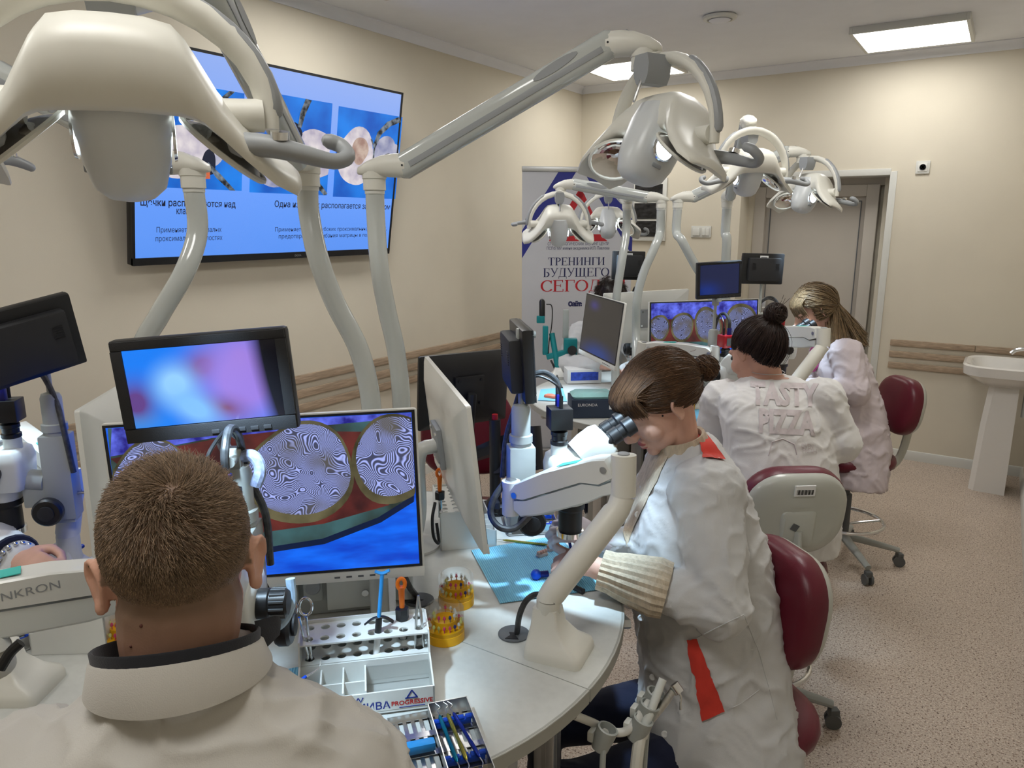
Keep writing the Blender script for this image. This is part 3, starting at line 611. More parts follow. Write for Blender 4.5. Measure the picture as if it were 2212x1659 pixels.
# post 2: the lamp hanging over the man, close to the camera
p2 = topz(664, 1.449)
lamp('large white dental lamp close overhead, above the man in the foreground', [atz(822, 1338, ZT+.001), at(813, 1150, 1.58), at(806, 980, 1.545), at(800, 860, 1.52), at(775, 755, 1.50), at(722, 650, 1.475), at(686, 552, 1.455), V((p2.x, p2.y, 1.72)), p2], RP,
     at(372, -78, .88), at(262, 232, .77), F3+R3*-.42, tilt=14, rise=.118, power=1.5, aim=V((-.96, .84, ZT)))
p3 = topz(809, 1.61)
lamp('white dental lamp with a long raised arm above the woman at the microscope', [atz(874, 1296, ZT+.001), at(872, 1150, 1.735), at(870, 980, 1.70), at(866, 850, 1.675), at(855, 755, 1.66), at(836, 670, 1.64), at(820, 580, 1.62), V((p3.x, p3.y, 1.71)), p3], RP,
     at(1390, 122, 1.47), at(1420, 300, 1.47), R3*-.85-F3*.5, tilt=20, roll=0, power=2.2, aim=work2)
p1 = topz(418, 1.516)
lamp('dental lamp post that bends left behind the small tilted screen', [atz(318, 1330, ZT+.001), at(308, 1100, 1.60), at(300, 900, 1.56), at(305, 760, 1.53), at(345, 680, 1.52), at(400, 585, 1.516), V((p1.x, p1.y, 1.685)), p1], RP,
     at(-70, 190, 1.50), at(-150, 300, 1.50), -R3, tilt=5, power=.9, aim=atz(30, 1235, ZT))
# far table
def tz2(px, D): return topz(px, D)
pa, pb, pc, pd_ = tz2(1356, 3.62), tz2(1430, 3.5), tz2(1466, 3.42), tz2(1573, 3.30)
lamp('dental lamp in front of the banner on the straight-backed post behind its twin', [atz(1331, 893, ZT+.001), at(1328, 720, 3.72), at(1332, 640, 3.68), at(1344, 560, 3.64), V((pa.x, pa.y, 1.66)), pa], RP, at(1316, 414, 4.02), at(1312, 480, 4.02), -F3+R3*-.05, tilt=30, power=.7, aim=V((-1.62, 3.75, ZT)))
lamp('dental lamp in front of the banner with its arm reaching left', [atz(1374, 902, ZT+.001), at(1374, 740, 3.62), at(1376, 650, 3.57), at(1390, 590, 3.54), at(1416, 530, 3.51), V((pb.x, pb.y, 1.66)), pb], RP, at(1211, 410, 3.62), at(1207, 486, 3.62), -F3+R3*.03, tilt=-32, power=.9, aim=V((-1.72, 3.2, ZT)))
lamp('dental lamp farthest right, hanging before the door', [atz(1556, 905, ZT+.001), at(1552, 760, 3.58), at(1546, 690, 3.55), at(1532, 625, 3.52), at(1500, 570, 3.46), at(1473, 520, 3.43), V((pc.x, pc.y, 1.66)), pc], RP, at(1733, 340, 3.36), at(1745, 416, 3.36), R3*-.85-F3*.5, tilt=18, power=1.2, aim=V((-.82, 3.78, ZT)))
lamp('dental lamp over the woman with the printed shirt, arm rising towards the viewer', [atz(1574, 925, ZT+.001), at(1571, 760, 3.50), at(1567, 600, 3.40), at(1570, 520, 3.34), V((pd_.x, pd_.y, 1.66)), pd_], RP, at(1618, 274, 2.88), at(1620, 370, 2.86), F3-R3*.22, tilt=12, power=1.0, aim=V((-.85, 3.02, ZT)))
# ================================================================ screens
def plane_px(M, px, py):
    d = FW*FPX+RT*(px-IW/2)-UPV*(py-IH/2); n = M.to_3x3() @ V((0, 0, 1)); o = M.translation; k = (o-CAM).dot(n)/d.dot(n); q = M.inverted() @ (CAM+d*k); return (q.x, q.y)
def panel_frame(tl, tr, bl):
    x = (tr-tl).normalized(); y = (tl-bl); y = (y-x*y.dot(x)).normalized(); n = x.cross(y)
    M = Matrix((x, y, n)).transposed().to_4x4(); M.translation = (tr+bl)/2; return M, (tr-tl).length, (tl-bl).length
def upright(c, nrm, tilt=0):
    n = V(nrm); n.z = 0; n.normalize(); x = V((0, 0, 1)).cross(n); M = Matrix((x, V((0, 0, 1)), n)).transposed().to_4x4(); M.translation = V(c); return M @ Rx(tilt)
M_scroff = mat('dark_screen', (.012, .014, .02), .12, var=.1)
def screenmat(name, base, spots, es=1.0, grad=None):
    """soft picture: base colour, then round soft spots (cx, cy, rx, ry, angle, colour, strength)"""
    m = mat(name, (.008, .008, .01), .12, var=0, emit=base, es=es); nt, b, L = nodes_of(m); tc = nt.nodes['Texture Coordinate']
    rgb = nt.nodes.new('ShaderNodeRGB'); rgb.outputs[0].default_value = (*base, 1); cur = rgb.outputs[0]
    for cx, cy, rx, ry, ang, col, st in spots:
        mp = nt.nodes.new('ShaderNodeMapping'); mp.vector_type = 'TEXTURE'; mp.inputs['Location'].default_value = (cx, cy, 0); mp.inputs['Rotation'].default_value = (0, 0, R(ang)); mp.inputs['Scale'].default_value = (rx, ry, 1e3); L(tc.outputs['Object'], mp.inputs[0])
        g = nt.nodes.new('ShaderNodeTexGradient'); g.gradient_type = 'QUADRATIC_SPHERE' if st < 1.5 else 'SPHERICAL'; L(mp.outputs[0], g.inputs[0])
        mul = nt.nodes.new('ShaderNodeMath'); mul.operation = 'MULTIPLY'; mul.use_clamp = True; mul.inputs[1].default_value = st*1.6; L(g.outputs['Fac'], mul.inputs[0])
        mx = nt.nodes.new('ShaderNodeMix'); mx.data_type = 'RGBA'; L(mul.outputs[0], mx.inputs[0]); L(cur, mx.inputs[6]); mx.inputs[7].default_value = (*col, 1); cur = mx.outputs[2]
    L(cur, b.inputs['Emission Color']); return m
def small_monitor(M, w_, h, label, smat, group='small microscope screens', back=True, sticker=False):
    """local: x right for its viewer, y up, z towards its viewer"""
    t = thing('small_monitor', label, 'monitor', M, group)
    bz = .066*w_
    MB().box((0, 0, -.012), (w_, h, .024), b=.006).build('housing', M_black, t)
    fr = MB().box((0, h/2-bz/2, .001), (w_-.006, bz-.004, .004), b=.001).box((0, -h/2+bz*.75, .001), (w_-.006, bz*1.5-.004, .004), b=.001)
    for s_ in (-1, 1): fr.box((s_*(w_/2-bz*.6), bz*.25, .001), (bz*1.2-.004, h-bz*2.4, .004), b=.001)
    fr.build('bezel', M_blackm, t)
    MB().box((0, bz*.25, .0004), (w_-bz*2.2, h-bz*2.4, .002)).build('screen', smat or M_scroff, t)
    for k in range(5): MB().box((w_*(.02+.075*k), -h/2+bz*.55, .0035), (w_*.045, bz*.35, .003), b=.0006).build('button', mat('button_dark', (.035, .035, .038), .4, var=.1), t)
    bk = MB().box((0, -.002, -.036), (w_*.78, h*.74, .03), b=.008).build('rear_cover', M_blackm, t)
    for s_ in (-1, 1):
        for k in range(6): MB().box((s_*w_*.28, h*.18-k*.0055, -.0515), (w_*.09, .0022, .002)).build('vent_slot', M_ink, bk)
    if sticker:
        st = MB().box((0, h*.36, -.025), (w_*.2, h*.13, .0012)).build('sticker', M_label, t); MB().box((0, h*.35, -.0258), (w_*.15, h*.05, .0006)).build('sticker_print', M_dgrey, st)
    return t
def big_monitor(M, w_, h, label, smat=None, white=True, sticker=False, group='white desktop monitors', arm_to=None, cap=True):
    m = M_white if white else M_black
    t = thing('desktop_monitor', label, 'monitor', M, group); bb = .020
    # body with a gently bulged back
    rings = []
    for k, z in ((1, 0), (1, -.010), (.94, -.016), (.72, -.030), (.5, -.034)): rings.append([V((x*k, y*k, z)) for x, y in rrect(w_, h, .006, 3)])
    MB().loft(rings).build('housing', m, t, smooth=30)
    fr = MB().box((0, -h/2+bb/2, .001), (w_-.002, bb, .004), b=.001)
    fr.build('chin', m, t)
    MB().box((0, bb/2-.0005, .0006), (w_-.008, h-bb-.004, .002)).build('screen_border', M_black, t)
    scr = MB().box((0, bb/2, .0016), (w_-.020, h-bb-.014, .001)).build('screen', smat or M_scroff, t)
    for k in range(5): MB().box((w_*(.20+.04*k), -h/2+bb*.5, .0034), (.011, .0035, .0008)).build('chin_icon', M_dgrey, t)
    vp = MB().box((0, 0, -.040), (.1, .1, .012), b=.002).build('mount_plate', M_greyp if white else M_black, t)
    for sx in (-1, 1):
        for sy in (-1, 1): MB().cyl((sx*.0375, sy*.0375, -.050), (sx*.0375, sy*.0375, -.045), .005, 10).build('bolt', M_chrome if white else M_black, vp)
    if sticker:
        st = MB().box((-w_*.33, h*.40, -.0165), (.075, .028, .001)).build('sticker', M_label, t)
        for k in range(14): MB().box((-w_*.33-.03+k*.0046, h*.395, -.0173), (.0012+.0014*(k % 3), .016, .0006)).build('barcode_bar', M_ink, st)
    if arm_to is not None:
        q = M.inverted() @ V(arm_to); MB().tube(catmull([(0, 0, -.046), (0, -.02, -.09), (q.x*.6, lerp(-.02, q.y, .6), min(-.1, q.z*.8)), q], 6), .018, 14).build('stand_arm', m, t)
        MB().lathe([(.07, 0), (.07, .006), (.05, .012), (.02, .02)], T(q) @ M.to_3x3().inverted().to_4x4(), 28).build('stand_foot', m, t)
    return t, scr
# --- contour-line teeth
def contour_mat(name, c_line, c_dark, c_low, scale, freq, es=1.0):
    m = mat(name, (.008, .008, .01), .2, var=0, emit=c_line, es=es); nt, b, L = nodes_of(m); tc = nt.nodes['Texture Coordinate']
    n = nt.nodes.new('ShaderNodeTexNoise'); n.inputs['Scale'].default_value = scale; n.inputs['Detail'].default_value = 1.0; L(tc.outputs['Object'], n.inputs[0])
    mu = nt.nodes.new('ShaderNodeMath'); mu.operation = 'MULTIPLY'; mu.inputs[1].default_value = freq; L(n.outputs[0], mu.inputs[0])
    sn = nt.nodes.new('ShaderNodeMath'); sn.operation = 'SINE'; L(mu.outputs[0], sn.inputs[0])
    cr = nt.nodes.new('ShaderNodeValToRGB'); e = cr.color_ramp.elements; e[0].position = .38; e[1].position = .9; e[0].color = (*c_dark, 1); e[1].color = (*c_line, 1)
    ad = nt.nodes.new('ShaderNodeMath'); ad.operation = 'MULTIPLY_ADD'; ad.inputs[1].default_value = .5; ad.inputs[2].default_value = .5; L(sn.outputs[0], ad.inputs[0]); L(ad.outputs[0], cr.inputs[0])
    n2 = nt.nodes.new('ShaderNodeTexNoise'); n2.inputs['Scale'].default_value = scale*.75; L(tc.outputs['Object'], n2.inputs[0])
    r2 = nt.nodes.new('ShaderNodeMapRange'); r2.inputs[1].default_value = .48; r2.inputs[2].default_value = .66; r2.inputs[4].default_value = .85; L(n2.outputs[0], r2.inputs[0])
    mx = nt.nodes.new('ShaderNodeMix'); mx.data_type = 'RGBA'; L(r2.outputs[0], mx.inputs[0]); L(cr.outputs[0], mx.inputs[6]); mx.inputs[7].default_value = (*c_low, 1); L(mx.outputs[2], b.inputs['Emission Color']); return m
E_cont = contour_mat('screen_contours', srgb(160, 172, 236), srgb(62, 66, 92), srgb(88, 84, 74), 13, 400)
E_cont2 = contour_mat('screen_contours_dim', srgb(128, 136, 186), srgb(52, 56, 76), srgb(84, 78, 70), 18, 260)
E_bluef = blotch('screen_blue_cloth', srgb(4, 62, 190), srgb(12, 100, 232), 9, st=(1, 4, 1))
E_rim = blotch('screen_tray_rim', srgb(38, 46, 40), srgb(58, 92, 96), 10)
E_maroon = blotch('screen_gum', srgb(52, 22, 24), srgb(96, 40, 36), 14)
E_violet = blotch('screen_violet', srgb(28, 24, 120), srgb(96, 110, 232), 30, det=6)
E_trim = blotch('screen_tooth_rim', srgb(52, 48, 30), srgb(98, 92, 66), 16)
E_arc = emat('screen_dark_arc', srgb(6, 24, 60), .8)
def sflat(scr, M, pts, m, z, name, clip):
    w_, h = clip; bb = .020
    q = [(min(max(x, -w_/2+.0105), w_/2-.0105), min(max(y, -h/2+bb+.0075), h/2-.0075)) for x, y in pts]
    return MB().prism(q, z, z+.0002).build(name, m, scr, smooth=0)
def P_(M, L_): return [plane_px(M, *p) for p in L_]
def blob_px(M, cx, cy, rx, ry, seed, rough=.08, n=36):
    return P_(M, blobp(cx, cy, rx, ry, seed, n, rough))
# the man's monitor
M1, w1, h1 = panel_frame(at(240, 917, 1.365), at(922, 882, 1.43), at(247, 1292, 1.435))
t, scr = big_monitor(M1, w1, h1, 'white desktop monitor with two contour-lined teeth, behind the man\'s head', E_bluef)
cl = (w1, h1)
sflat(scr, M1, P_(M1, [(240, 1000), (240, 1330), (420, 1240), (560, 1190), (700, 1168), (820, 1122), (890, 1078), (935, 1040), (935, 870), (230, 900)]), E_rim, .0022, 'tray_rim', cl)
sflat(scr, M1, strip(P_(M1, [(250, 1310), (420, 1245), (560, 1190), (700, 1168), (820, 1122), (890, 1078), (935, 1036)]), .006), E_arc, .0026, 'rim_edge', cl)
sflat(scr, M1, P_(M1, [(240, 990), (420, 1130), (560, 1150), (700, 1130), (840, 1090), (935, 1010), (935, 930), (560, 930)]), E_maroon, .0028, 'gum', cl)
sflat(scr, M1, P_(M1, [(240, 905), (240, 985), (330, 970), (460, 945), (560, 935), (700, 918), (935, 898), (935, 872)]), E_violet, .0031, 'violet_band', cl)  # violet band across the top of the displayed picture
for k, (cx, cy, rx, ry) in enumerate(((648, 1022, 118, 112), (853, 990, 92, 100), (330, 1040, 96, 88))):
    sflat(scr, M1, blob_px(M1, cx, cy, rx, ry, 40+k), E_trim, .0034, 'tooth_rim', cl)
    sflat(scr, M1, blob_px(M1, cx+2, cy-6, rx*.92, ry*.88, 40+k), E_cont, .0038, 'tooth', cl)
# the woman's monitor, edge on
a_, b_ = at(1012, 855, 1.60), at(938, 765, 2.06); x = (a_-b_); x.z = 0; wM = .60; ctr = b_+x.normalized()*wM/2
M2 = upright(V((ctr.x, ctr.y, 1.180)), V((0, 0, 1)).cross(x), -6)
t, scr = big_monitor(M2, wM, .325, 'white desktop monitor seen edge on, between the two microscopes', E_bluef, arm_to=V((-1.23, 1.40, ZT)))
# the monitor of the workplace on the left, back towards the man
a_, b_ = at(160, 893, 1.50), at(310, 796, 1.92); x = (b_-a_); x.z = 0; ctr = a_+x.normalized()*wM/2
M3 = upright(V((ctr.x, ctr.y, 1.155)), x.cross(V((0, 0, 1)))*1.0, 0)
if (M3.to_3x3() @ V((0, 0, 1))).dot(V((-.7, -.7, 0))) < 0: M3 = M3 @ Ry(180)
t, scr = big_monitor(M3, wM, .35, 'white desktop monitor turned away, at the table\'s left workplace', E_bluef, arm_to=V((-1.46, .98, ZT)))
# small screens
def sm_spots(M, L_): return [(*plane_px(M, c[0], c[1]), c[2], c[3], c[4], c[5], c[6]) for c in L_]
MS1, ws, hs = panel_frame(at(233, 738, 1.05), at(620, 706, 1.075), at(270, 962, 1.085))
k = 1.065/1606
pic = screenmat('small_screen_picture', srgb(14, 118, 232), sm_spots(MS1, [(300, 905, 90*k, 70*k, 0, srgb(40, 150, 235), .8), (295, 870, 80*k, 90*k, 0, srgb(92, 62, 130), 1.0), (440, 790, 80*k, 62*k, 20, srgb(96, 60, 110), 1.0), (530, 820, 190*k, 190*k, 0, srgb(146, 118, 214), 1.1), (520, 770, 120*k, 120*k, 0, srgb(150, 120, 210), .7), (490, 880, 90*k, 50*k, -20, srgb(120, 66, 110), .7), (378, 830, 80*k, 80*k, 0, srgb(140, 196, 240), 1.1), (420, 880, 110*k, 62*k, -40, srgb(120, 182, 238), 1.1), (700, 815, 150*k, 420*k, 8, (.002, .002, .004), 3.0)]))
small_monitor(MS1, ws, hs, 'small black monitor with a blurred blue and violet picture, above the man\'s head', pic)
E_dimblue = screenmat('small_screen_dim', srgb(24, 34, 74), [(-.05, -.04, .1, .06, 0, srgb(16, 48, 130), .9)], .7)
dirP2 = V((.72, .69, 0)).normalized()
small_monitor(upright(at(1138, 775, 1.72)+V((0, 0, 0)), dirP2+V((.06, -.02, 0)), -3), .215, .165, 'small black monitor on a grey rod, edge on, beside the camera on the microscope', E_dimblue)
small_monitor(upright(at(40, 738, 1.56), R3*-.74+F3*.58, -12) @ Rz(-12), .225, .165, 'small black monitor tipped back at the photo\'s left border, its vented rear showing', E_dimblue)
# ================================================================ microscopes
M_ep = mat('eyepiece_rubber', (.014, .014, .015), .42, var=.1)
def cable(name, pts, r_, parent, m=None, n=8, world=True): return MB().tube(catmull(pts, n), r_, 8).build(name, m or M_cable, parent, world=world)
def microscope(O, udir, label, camcol=None, hgt=0, rod=.20, zoomk=True, small=True, yaw=0, carrier_only=False):
    """O: point on the table under the objective, udir: towards the user. local -y towards user"""
    u = V(udir).normalized(); M = frameyz(O, -u) @ T(0, 0, hgt)
    t = thing('stereo_microscope', label, 'microscope', M, 'stereo microscopes')
    MB().box((0, .132, .215), (.052, .060, .20), b=.004).build('column', M_mgrey, t)
    MB().box((0, .132, .112), (.044, .050, .012), b=.003).build('column_end', M_mgrey, t)
    MB().box((0, .085, .185), (.046, .060, .075), b=.006).build('focus_carrier', M_mgrey, t)
    for s_ in (-1, 1):
        kn = MB().lathe([(.006, .024), (.010, .045), (.029, .047), (.032, .052), (.032, .066), (.028, .071), (.004, .072)], T(0, .118, .150) @ Ry(90*s_), 24).build('focus_knob', M_black, t)
        MB().lathe([(.017, .0), (.017, .004), (.012, .005)], T(s_*.072, .118, .150) @ Ry(90*s_), 20).build('knob_cap', M_blackm, kn)
    MB().cyl((0, .160, .17), (0, .185, .17), .004, 8).build('clamp_screw', M_steel, t)
    MB().lathe([(.016, 0), (.019, .004), (.016, .012), (.02, .016), (.004, .018)], T(0, .183, .17) @ Rx(-90), 8).build('clamp_knob', M_black, t)
    MB().tube([(0, .10, .205), (0, .06, .21), (0, .02, .222)], .03, 14, flat=.8).build('carrier_arm', M_mgrey, t)
    DZ = T(0, .012, -.040)
    # optical body
    body = MB(DZ).loft([[V((x, y-.0, z)) for x, y in rrect(w_, d, .014, 3)] for z, w_, d in ((.235, .088, .10), (.25, .098, .112), (.30, .104, .118), (.322, .098, .108), (.330, .084, .09))]).build('optical_body', M_lgrey, t, smooth=50)
    MB(DZ).lathe([(.03, .20), (.034, .215), (.036, .238)], seg=24).build('body_collar', M_lgrey, t)
    MB(DZ).lathe([(.026, .138), (.028, .140), (.0285, .190), (.034, .196), (.034, .208)], seg=24).build('objective', M_black, t)
    MB(DZ).lathe([(.027, .125), (.033, .126), (.033, .139), (.027, .140)], seg=24).build('ring_light', M_chrome, t)
    if zoomk:
        for s_ in (-1, 1):
            zk = MB(DZ).lathe([(.012, .046), (.021, .050), (.0215, .066), (.019, .068), (.0195, .090), (.017, .093), (.004, .093)], T(0, .0, .285) @ Ry(90*s_), 24).build('zoom_knob', M_black, t)
            for k in range(12):
                a = 2*PI*k/12; MB(DZ).box((s_*.079, .0197*math.cos(a), .285+.0197*math.sin(a)), (.02, .0028, .0028)).build('knob_rib', M_dgrey, zk)
    # inclined binocular head
    hd = MB(DZ).loft([[V((x, y*c-.0, z)) for x, y in rrect(w_, d, .014, 3)] for z, w_, d, c in ((0, .09, .07, 1), (.03, .096, .074, 1), (.062, .098, .07, 1), (.078, .09, .058, 1))], M=T(0, -.022, .315) @ Rx(52)).build('binocular_head', M_lgrey, t, smooth=50)
    for s_ in (-1, 1):
        EM = T(s_*.030, -.074, .362) @ Rx(58)
        MB(DZ).lathe([(.017, -.01), (.017, .012), (.0195, .014), (.0195, .034), (.017, .036), (.0175, .048), (.0225, .052), (.0215, .074), (.0165, .076), (.012, .070)], EM, 20).build('eyepiece', M_ep, t)
    # photo tube and camera
    MB(DZ).lathe([(.019, .315), (.019, .352), (.017, .354)], T(0, .030, 0), 24).build('photo_tube', M_lgrey, t)
    MB(DZ).lathe([(.0185, .352), (.0205, .354), (.0205, .362), (.0175, .364), (.0175, .374), (.0195, .376), (.0195, .384), (.013, .388), (.013, .392)], T(0, .030, 0), 24).build('camera_lens', M_black, t)
    cm = MB(DZ).box((0, .030, .416), (.052, .052, .050), b=.003).build('camera', camcol or M_black, t)
    MB(DZ).box((0, .003, .416), (.03, .0012, .03)).build('sticker', M_dgrey, cm)
    MB(DZ).box((.012, .030, .452), (.016, .012, .034), b=.003).build('video_plug', M_navyplug, cm)
    MB(DZ).cyl((-.014, .030, .440), (-.014, .030, .470), .0045, 10).build('power_plug', M_black, cm)
    MB(DZ).tube(catmull([(.012, .03, .468), (.012, .035, .50), (.01, .07, .522), (.01, .11, .50), (.012, .135, .43), (.03, .15, .36), (.03, .158, .27)], 8), .0062, 10).build('cable', M_cable, t)
    MB(DZ).tube(catmull([(-.014, .03, .468), (-.012, .04, .495), (.0, .08, .515), (.006, .11, .498)], 6), .003, 8).build('cable', M_black, t)
    # rod for the little monitor
    MB().lathe([(.024, .300), (.024, .322), (.027, .324), (.027, .340), (.022, .342), (.022, .40), (.018, .41), (.008, .413)], T(0, .132, 0), 20).build('rod_socket', M_mgrey, t)
    MB().cyl((0, .132, .40), (0, .132, .41+rod), .0065, 14).build('rod', M_mgrey, t)
    MB().box((0, .132, .40+rod), (.022, .022, .040), b=.004).cyl((0, .132, .405+rod), (0, .10, .405+rod), .008, 12).build('rod_clamp', M_mgrey, t)
    return t
def onplane(p, z=ZT): return V((p.x, p.y, z))
O2 = onplane(at(1243, 1090, 1.76), ZT+.028); microscope(O2, dirP2, 'white and grey stereo microscope the fringed woman looks into', hgt=0, rod=.165)
O1 = onplane(at(470, 1290, 1.03), ZT); microscope(O1, -F3*1.0+R3*.08, 'stereo microscope hidden behind the man\'s head, only a ribbed knob showing', hgt=.07, rod=.02)
OL = onplane(at(12, 1150, 1.72), ZT); microscope(OL, V((-.70, -.70, 0)), 'stereo microscope at the photo\'s left border with a big black focus knob', hgt=.055, rod=.13)
# ================================================================ gas-spring arms
def gas_arm(foot, pre, elbow, end, label, logo=None, sc=1.0, footdir=None, group='white gas-spring arms'):
    """foot: point on table; pre: post corner points; elbow: top joint; end: swivel at the microscope"""
    t = thing('gas_spring_arm', label, 'support arm', foot, group)
    fd = V(footdir) if footdir is not None else V((pre[-1]-foot).to_2d().to_3d()); fd.z = 0; M = frame(foot, fd)
    rings = []
    for z, k, off in ((0, 1, 0), (.012, 1, 0), (.022, .96, -.002), (.034, .74, -.014), (.06, .50, -.024), (.095, .42, -.026)):
        rings.append([M @ V((x*k+off+.012, y*(k if k > .5 else k*1.0), z)) for x, y in rrect(.118*sc, .108*sc, .014, 4)])
    MB().loft(rings).build('foot', M_offw, t, world=True, smooth=50)
    rp = .0245*sc
    MB().tube(pre[:2], rp*1.02, 20).build('post', M_offw, t, world=True)
    P = catmull(pre[1:], 3) if len(pre) > 3 else pre[1:]
    P = [pre[1], lerp(pre[1], pre[2], .06), lerp(pre[1], pre[2], .94), pre[2]] ; MB().tube(pre[1:2]+P+[pre[3]], [rp, rp, rp*1.08, rp*1.08, rp, rp], 20).build('slanted_tube', M_offw, t, world=True, smooth=60)
    MB().cyl(pre[3], elbow+V((0, 0, .035*sc)), rp*1.06, 22).build('joint_housing', M_offw, t, world=True)
    MB().cyl(elbow+V((0, 0, .035*sc)), elbow+V((0, 0, .038*sc)), rp*.5, 14).build('joint_cap', M_greyp, t, world=True)
    d = end-elbow; Lg = d.length; A = frame(elbow, d)
    up_ = []; lo = []
    hy = .0245*sc; sc *= 1.16
    prof_u = [(.012, -.004), (.02, .030), (.05, .034), (Lg*.62, .028), (Lg-.03, .016), (Lg-.012, .004), (Lg-.016, -.010), (Lg-.04, -.016), (.09, -.002), (.05, -.012)]
    prof_l = [(.018, -.012), (.05, -.016), (.088, -.006), (Lg-.045, -.020), (Lg-.014, -.016), (Lg-.008, -.034), (Lg-.02, -.048), (Lg-.07, -.050), (.09, -.042), (.05, -.034), (.022, -.034)]
    for nm, pf, kk in (('upper_beam', prof_u, 1.0), ('lower_beam', prof_l, .9)):
        MB().loft([[A @ V((x, s_*hy*kk, z*sc)) for x, z in pf] for s_ in (-1, -.85, .85, 1)] if 0 else [[A @ V((x if abs(s_) < .99 else lerp(x, Lg/2, .008), s_*hy*kk, (z if abs(s_) < .99 else z*.93)*sc)) for x, z in pf] for s_ in (-1, -.88, .88, 1)]).build(nm, M_white if nm[0] == 'u' else M_lgrey, t, world=True, smooth=30)
    for xx, zz in ((.03, .012), (Lg-.022, -.004)):
        for s_ in (-1, 1): MB().cyl(A @ V((xx, s_*hy*.98, zz*sc)), A @ V((xx, s_*hy*1.06, zz*sc)), .0062*sc, 12).build('bolt', M_steel, t, world=True)
    MB().cyl(end+V((0, 0, -.045*sc)), end+V((0, 0, .022*sc)), .0175*sc, 20).build('end_swivel', M_white, t, world=True)
    MB().cyl(end+V((0, 0, .022*sc)), end+V((0, 0, .025*sc)), .011*sc, 14).build('swivel_cap', M_steel, t, world=True)
    MB().box((.115, 0, .0), (.05, hy*1.1, .0012), A @ T(0, 0, (.0325)*sc)).build('tension_label', mat('label_teal', srgb(70, 190, 180), .5, var=.02), t, world=True)
    if logo:
        for s_ in (-1, 1):
            n_ = V((0, s_, 0)); LM = A @ T(Lg*.50, s_*(hy+.0006), .010*sc) @ Rx(90*s_ if s_ < 0 else 90)
            if s_ < 0: LM = A @ T(Lg*.50, -hy-.0006, .011*sc) @ Rx(90)
            else: LM = A @ T(Lg*.50, hy+.0006, .011*sc) @ Rz(180) @ Rx(90)
            text(logo, .015*sc, LM, 'arm_logo', M_greyp, t, world=True, sx=1.15)
    return t
f2 = atz(1196, 1405, ZT)
gas_arm(f2, [at(1184, 1370, 1.50), at(1186, 1292, 1.475), at(1336, 1098, 1.50), at(1346, 1070, 1.502)], at(1346, 1018, 1.50), at(1104, 1062, 1.655), 'white gas-spring arm on a slanted post in front of the fringed woman', footdir=R3*.8+F3*-.35)
fL = atz(30, 1490, ZT)
gas_arm(fL, [at(-8, 1440, 1.06), at(-20, 1400, 1.04), at(-190, 1330, 1.0), at(-200, 1320, .995)], at(-215, 1345, .99), at(292, 1228, 1.135), 'white gas-spring arm with grey maker\'s mark crossing behind the man\'s ear', logo='ONKRON', footdir=R3)

fS = V((-1.78, .80, ZT))
gas_arm(fS, [fS+V((0, 0, .06)), fS+V((0, 0, .12)), lerp(fS+V((0, 0, .14)), at(158, 1062, 1.80), .6), at(158, 1062, 1.80)], at(152, 1046, 1.80), at(22, 914, 1.92), 'white gas-spring arm with teal label at the photo\'s left border', footdir=R3)
# ================================================================ people
from mathutils.bvhtree import BVHTree
M_skin = mat('skin', srgb(206, 158, 136), .5, var=.05, vs=18, bump=.1, bs=400)
M_skinM = mat('skin_cropped', srgb(206, 158, 136), .5, var=.05, vs=18, bump=.1, bs=400)
nt, b, L = nodes_of(M_skinM); at_ = nt.nodes.new('ShaderNodeAttribute'); at_.attribute_name = 'crop'; src = b.inputs['Base Color'].links[0].from_socket
mx = nt.nodes.new('ShaderNodeMix'); mx.data_type = 'RGBA'; L(at_.outputs['Fac'], mx.inputs[0]); L(src, mx.inputs[6]); mx.inputs[7].default_value = (*srgb(112, 90, 72), 1); L(mx.outputs[2], b.inputs['Base Color'])
M_skin2 = mat('skin_pale', srgb(212, 168, 148), .62, var=.05, vs=18, bump=.1, bs=400)
M_lip = mat('lips', srgb(176, 100, 96), .4, var=.05)
M_glove = mat('latex_glove', srgb(226, 216, 222), .45, var=.03, vs=30, bump=.2, bs=90)
def cloth(name, col, **k): return mat(name, col, .85, var=.025, vs=9, bump=.22, bs=700, sheen=.15, **k)
M_coat1 = cloth('coat_ecru', srgb(190, 186, 178)); M_coat2 = cloth('coat_white', srgb(206, 206, 206)); M_coat3 = cloth('shirt_white', srgb(226, 224, 222)); M_coat4 = cloth('coat_lilac_white', srgb(216, 204, 208))
M_knit = mat('beige_knit', srgb(196, 180, 156), .95, var=.10, vs=120, bump=.8, bs=260, stretch=(1, 1, .25), sheen=.3)
M_redc = cloth('red_cloth', srgb(212, 62, 48)); M_jeans = cloth('navy_trousers', srgb(16, 24, 52)); M_blackc = cloth('black_cloth', srgb(20, 21, 28)); M_pink = cloth('pink_knit', srgb(196, 70, 150))
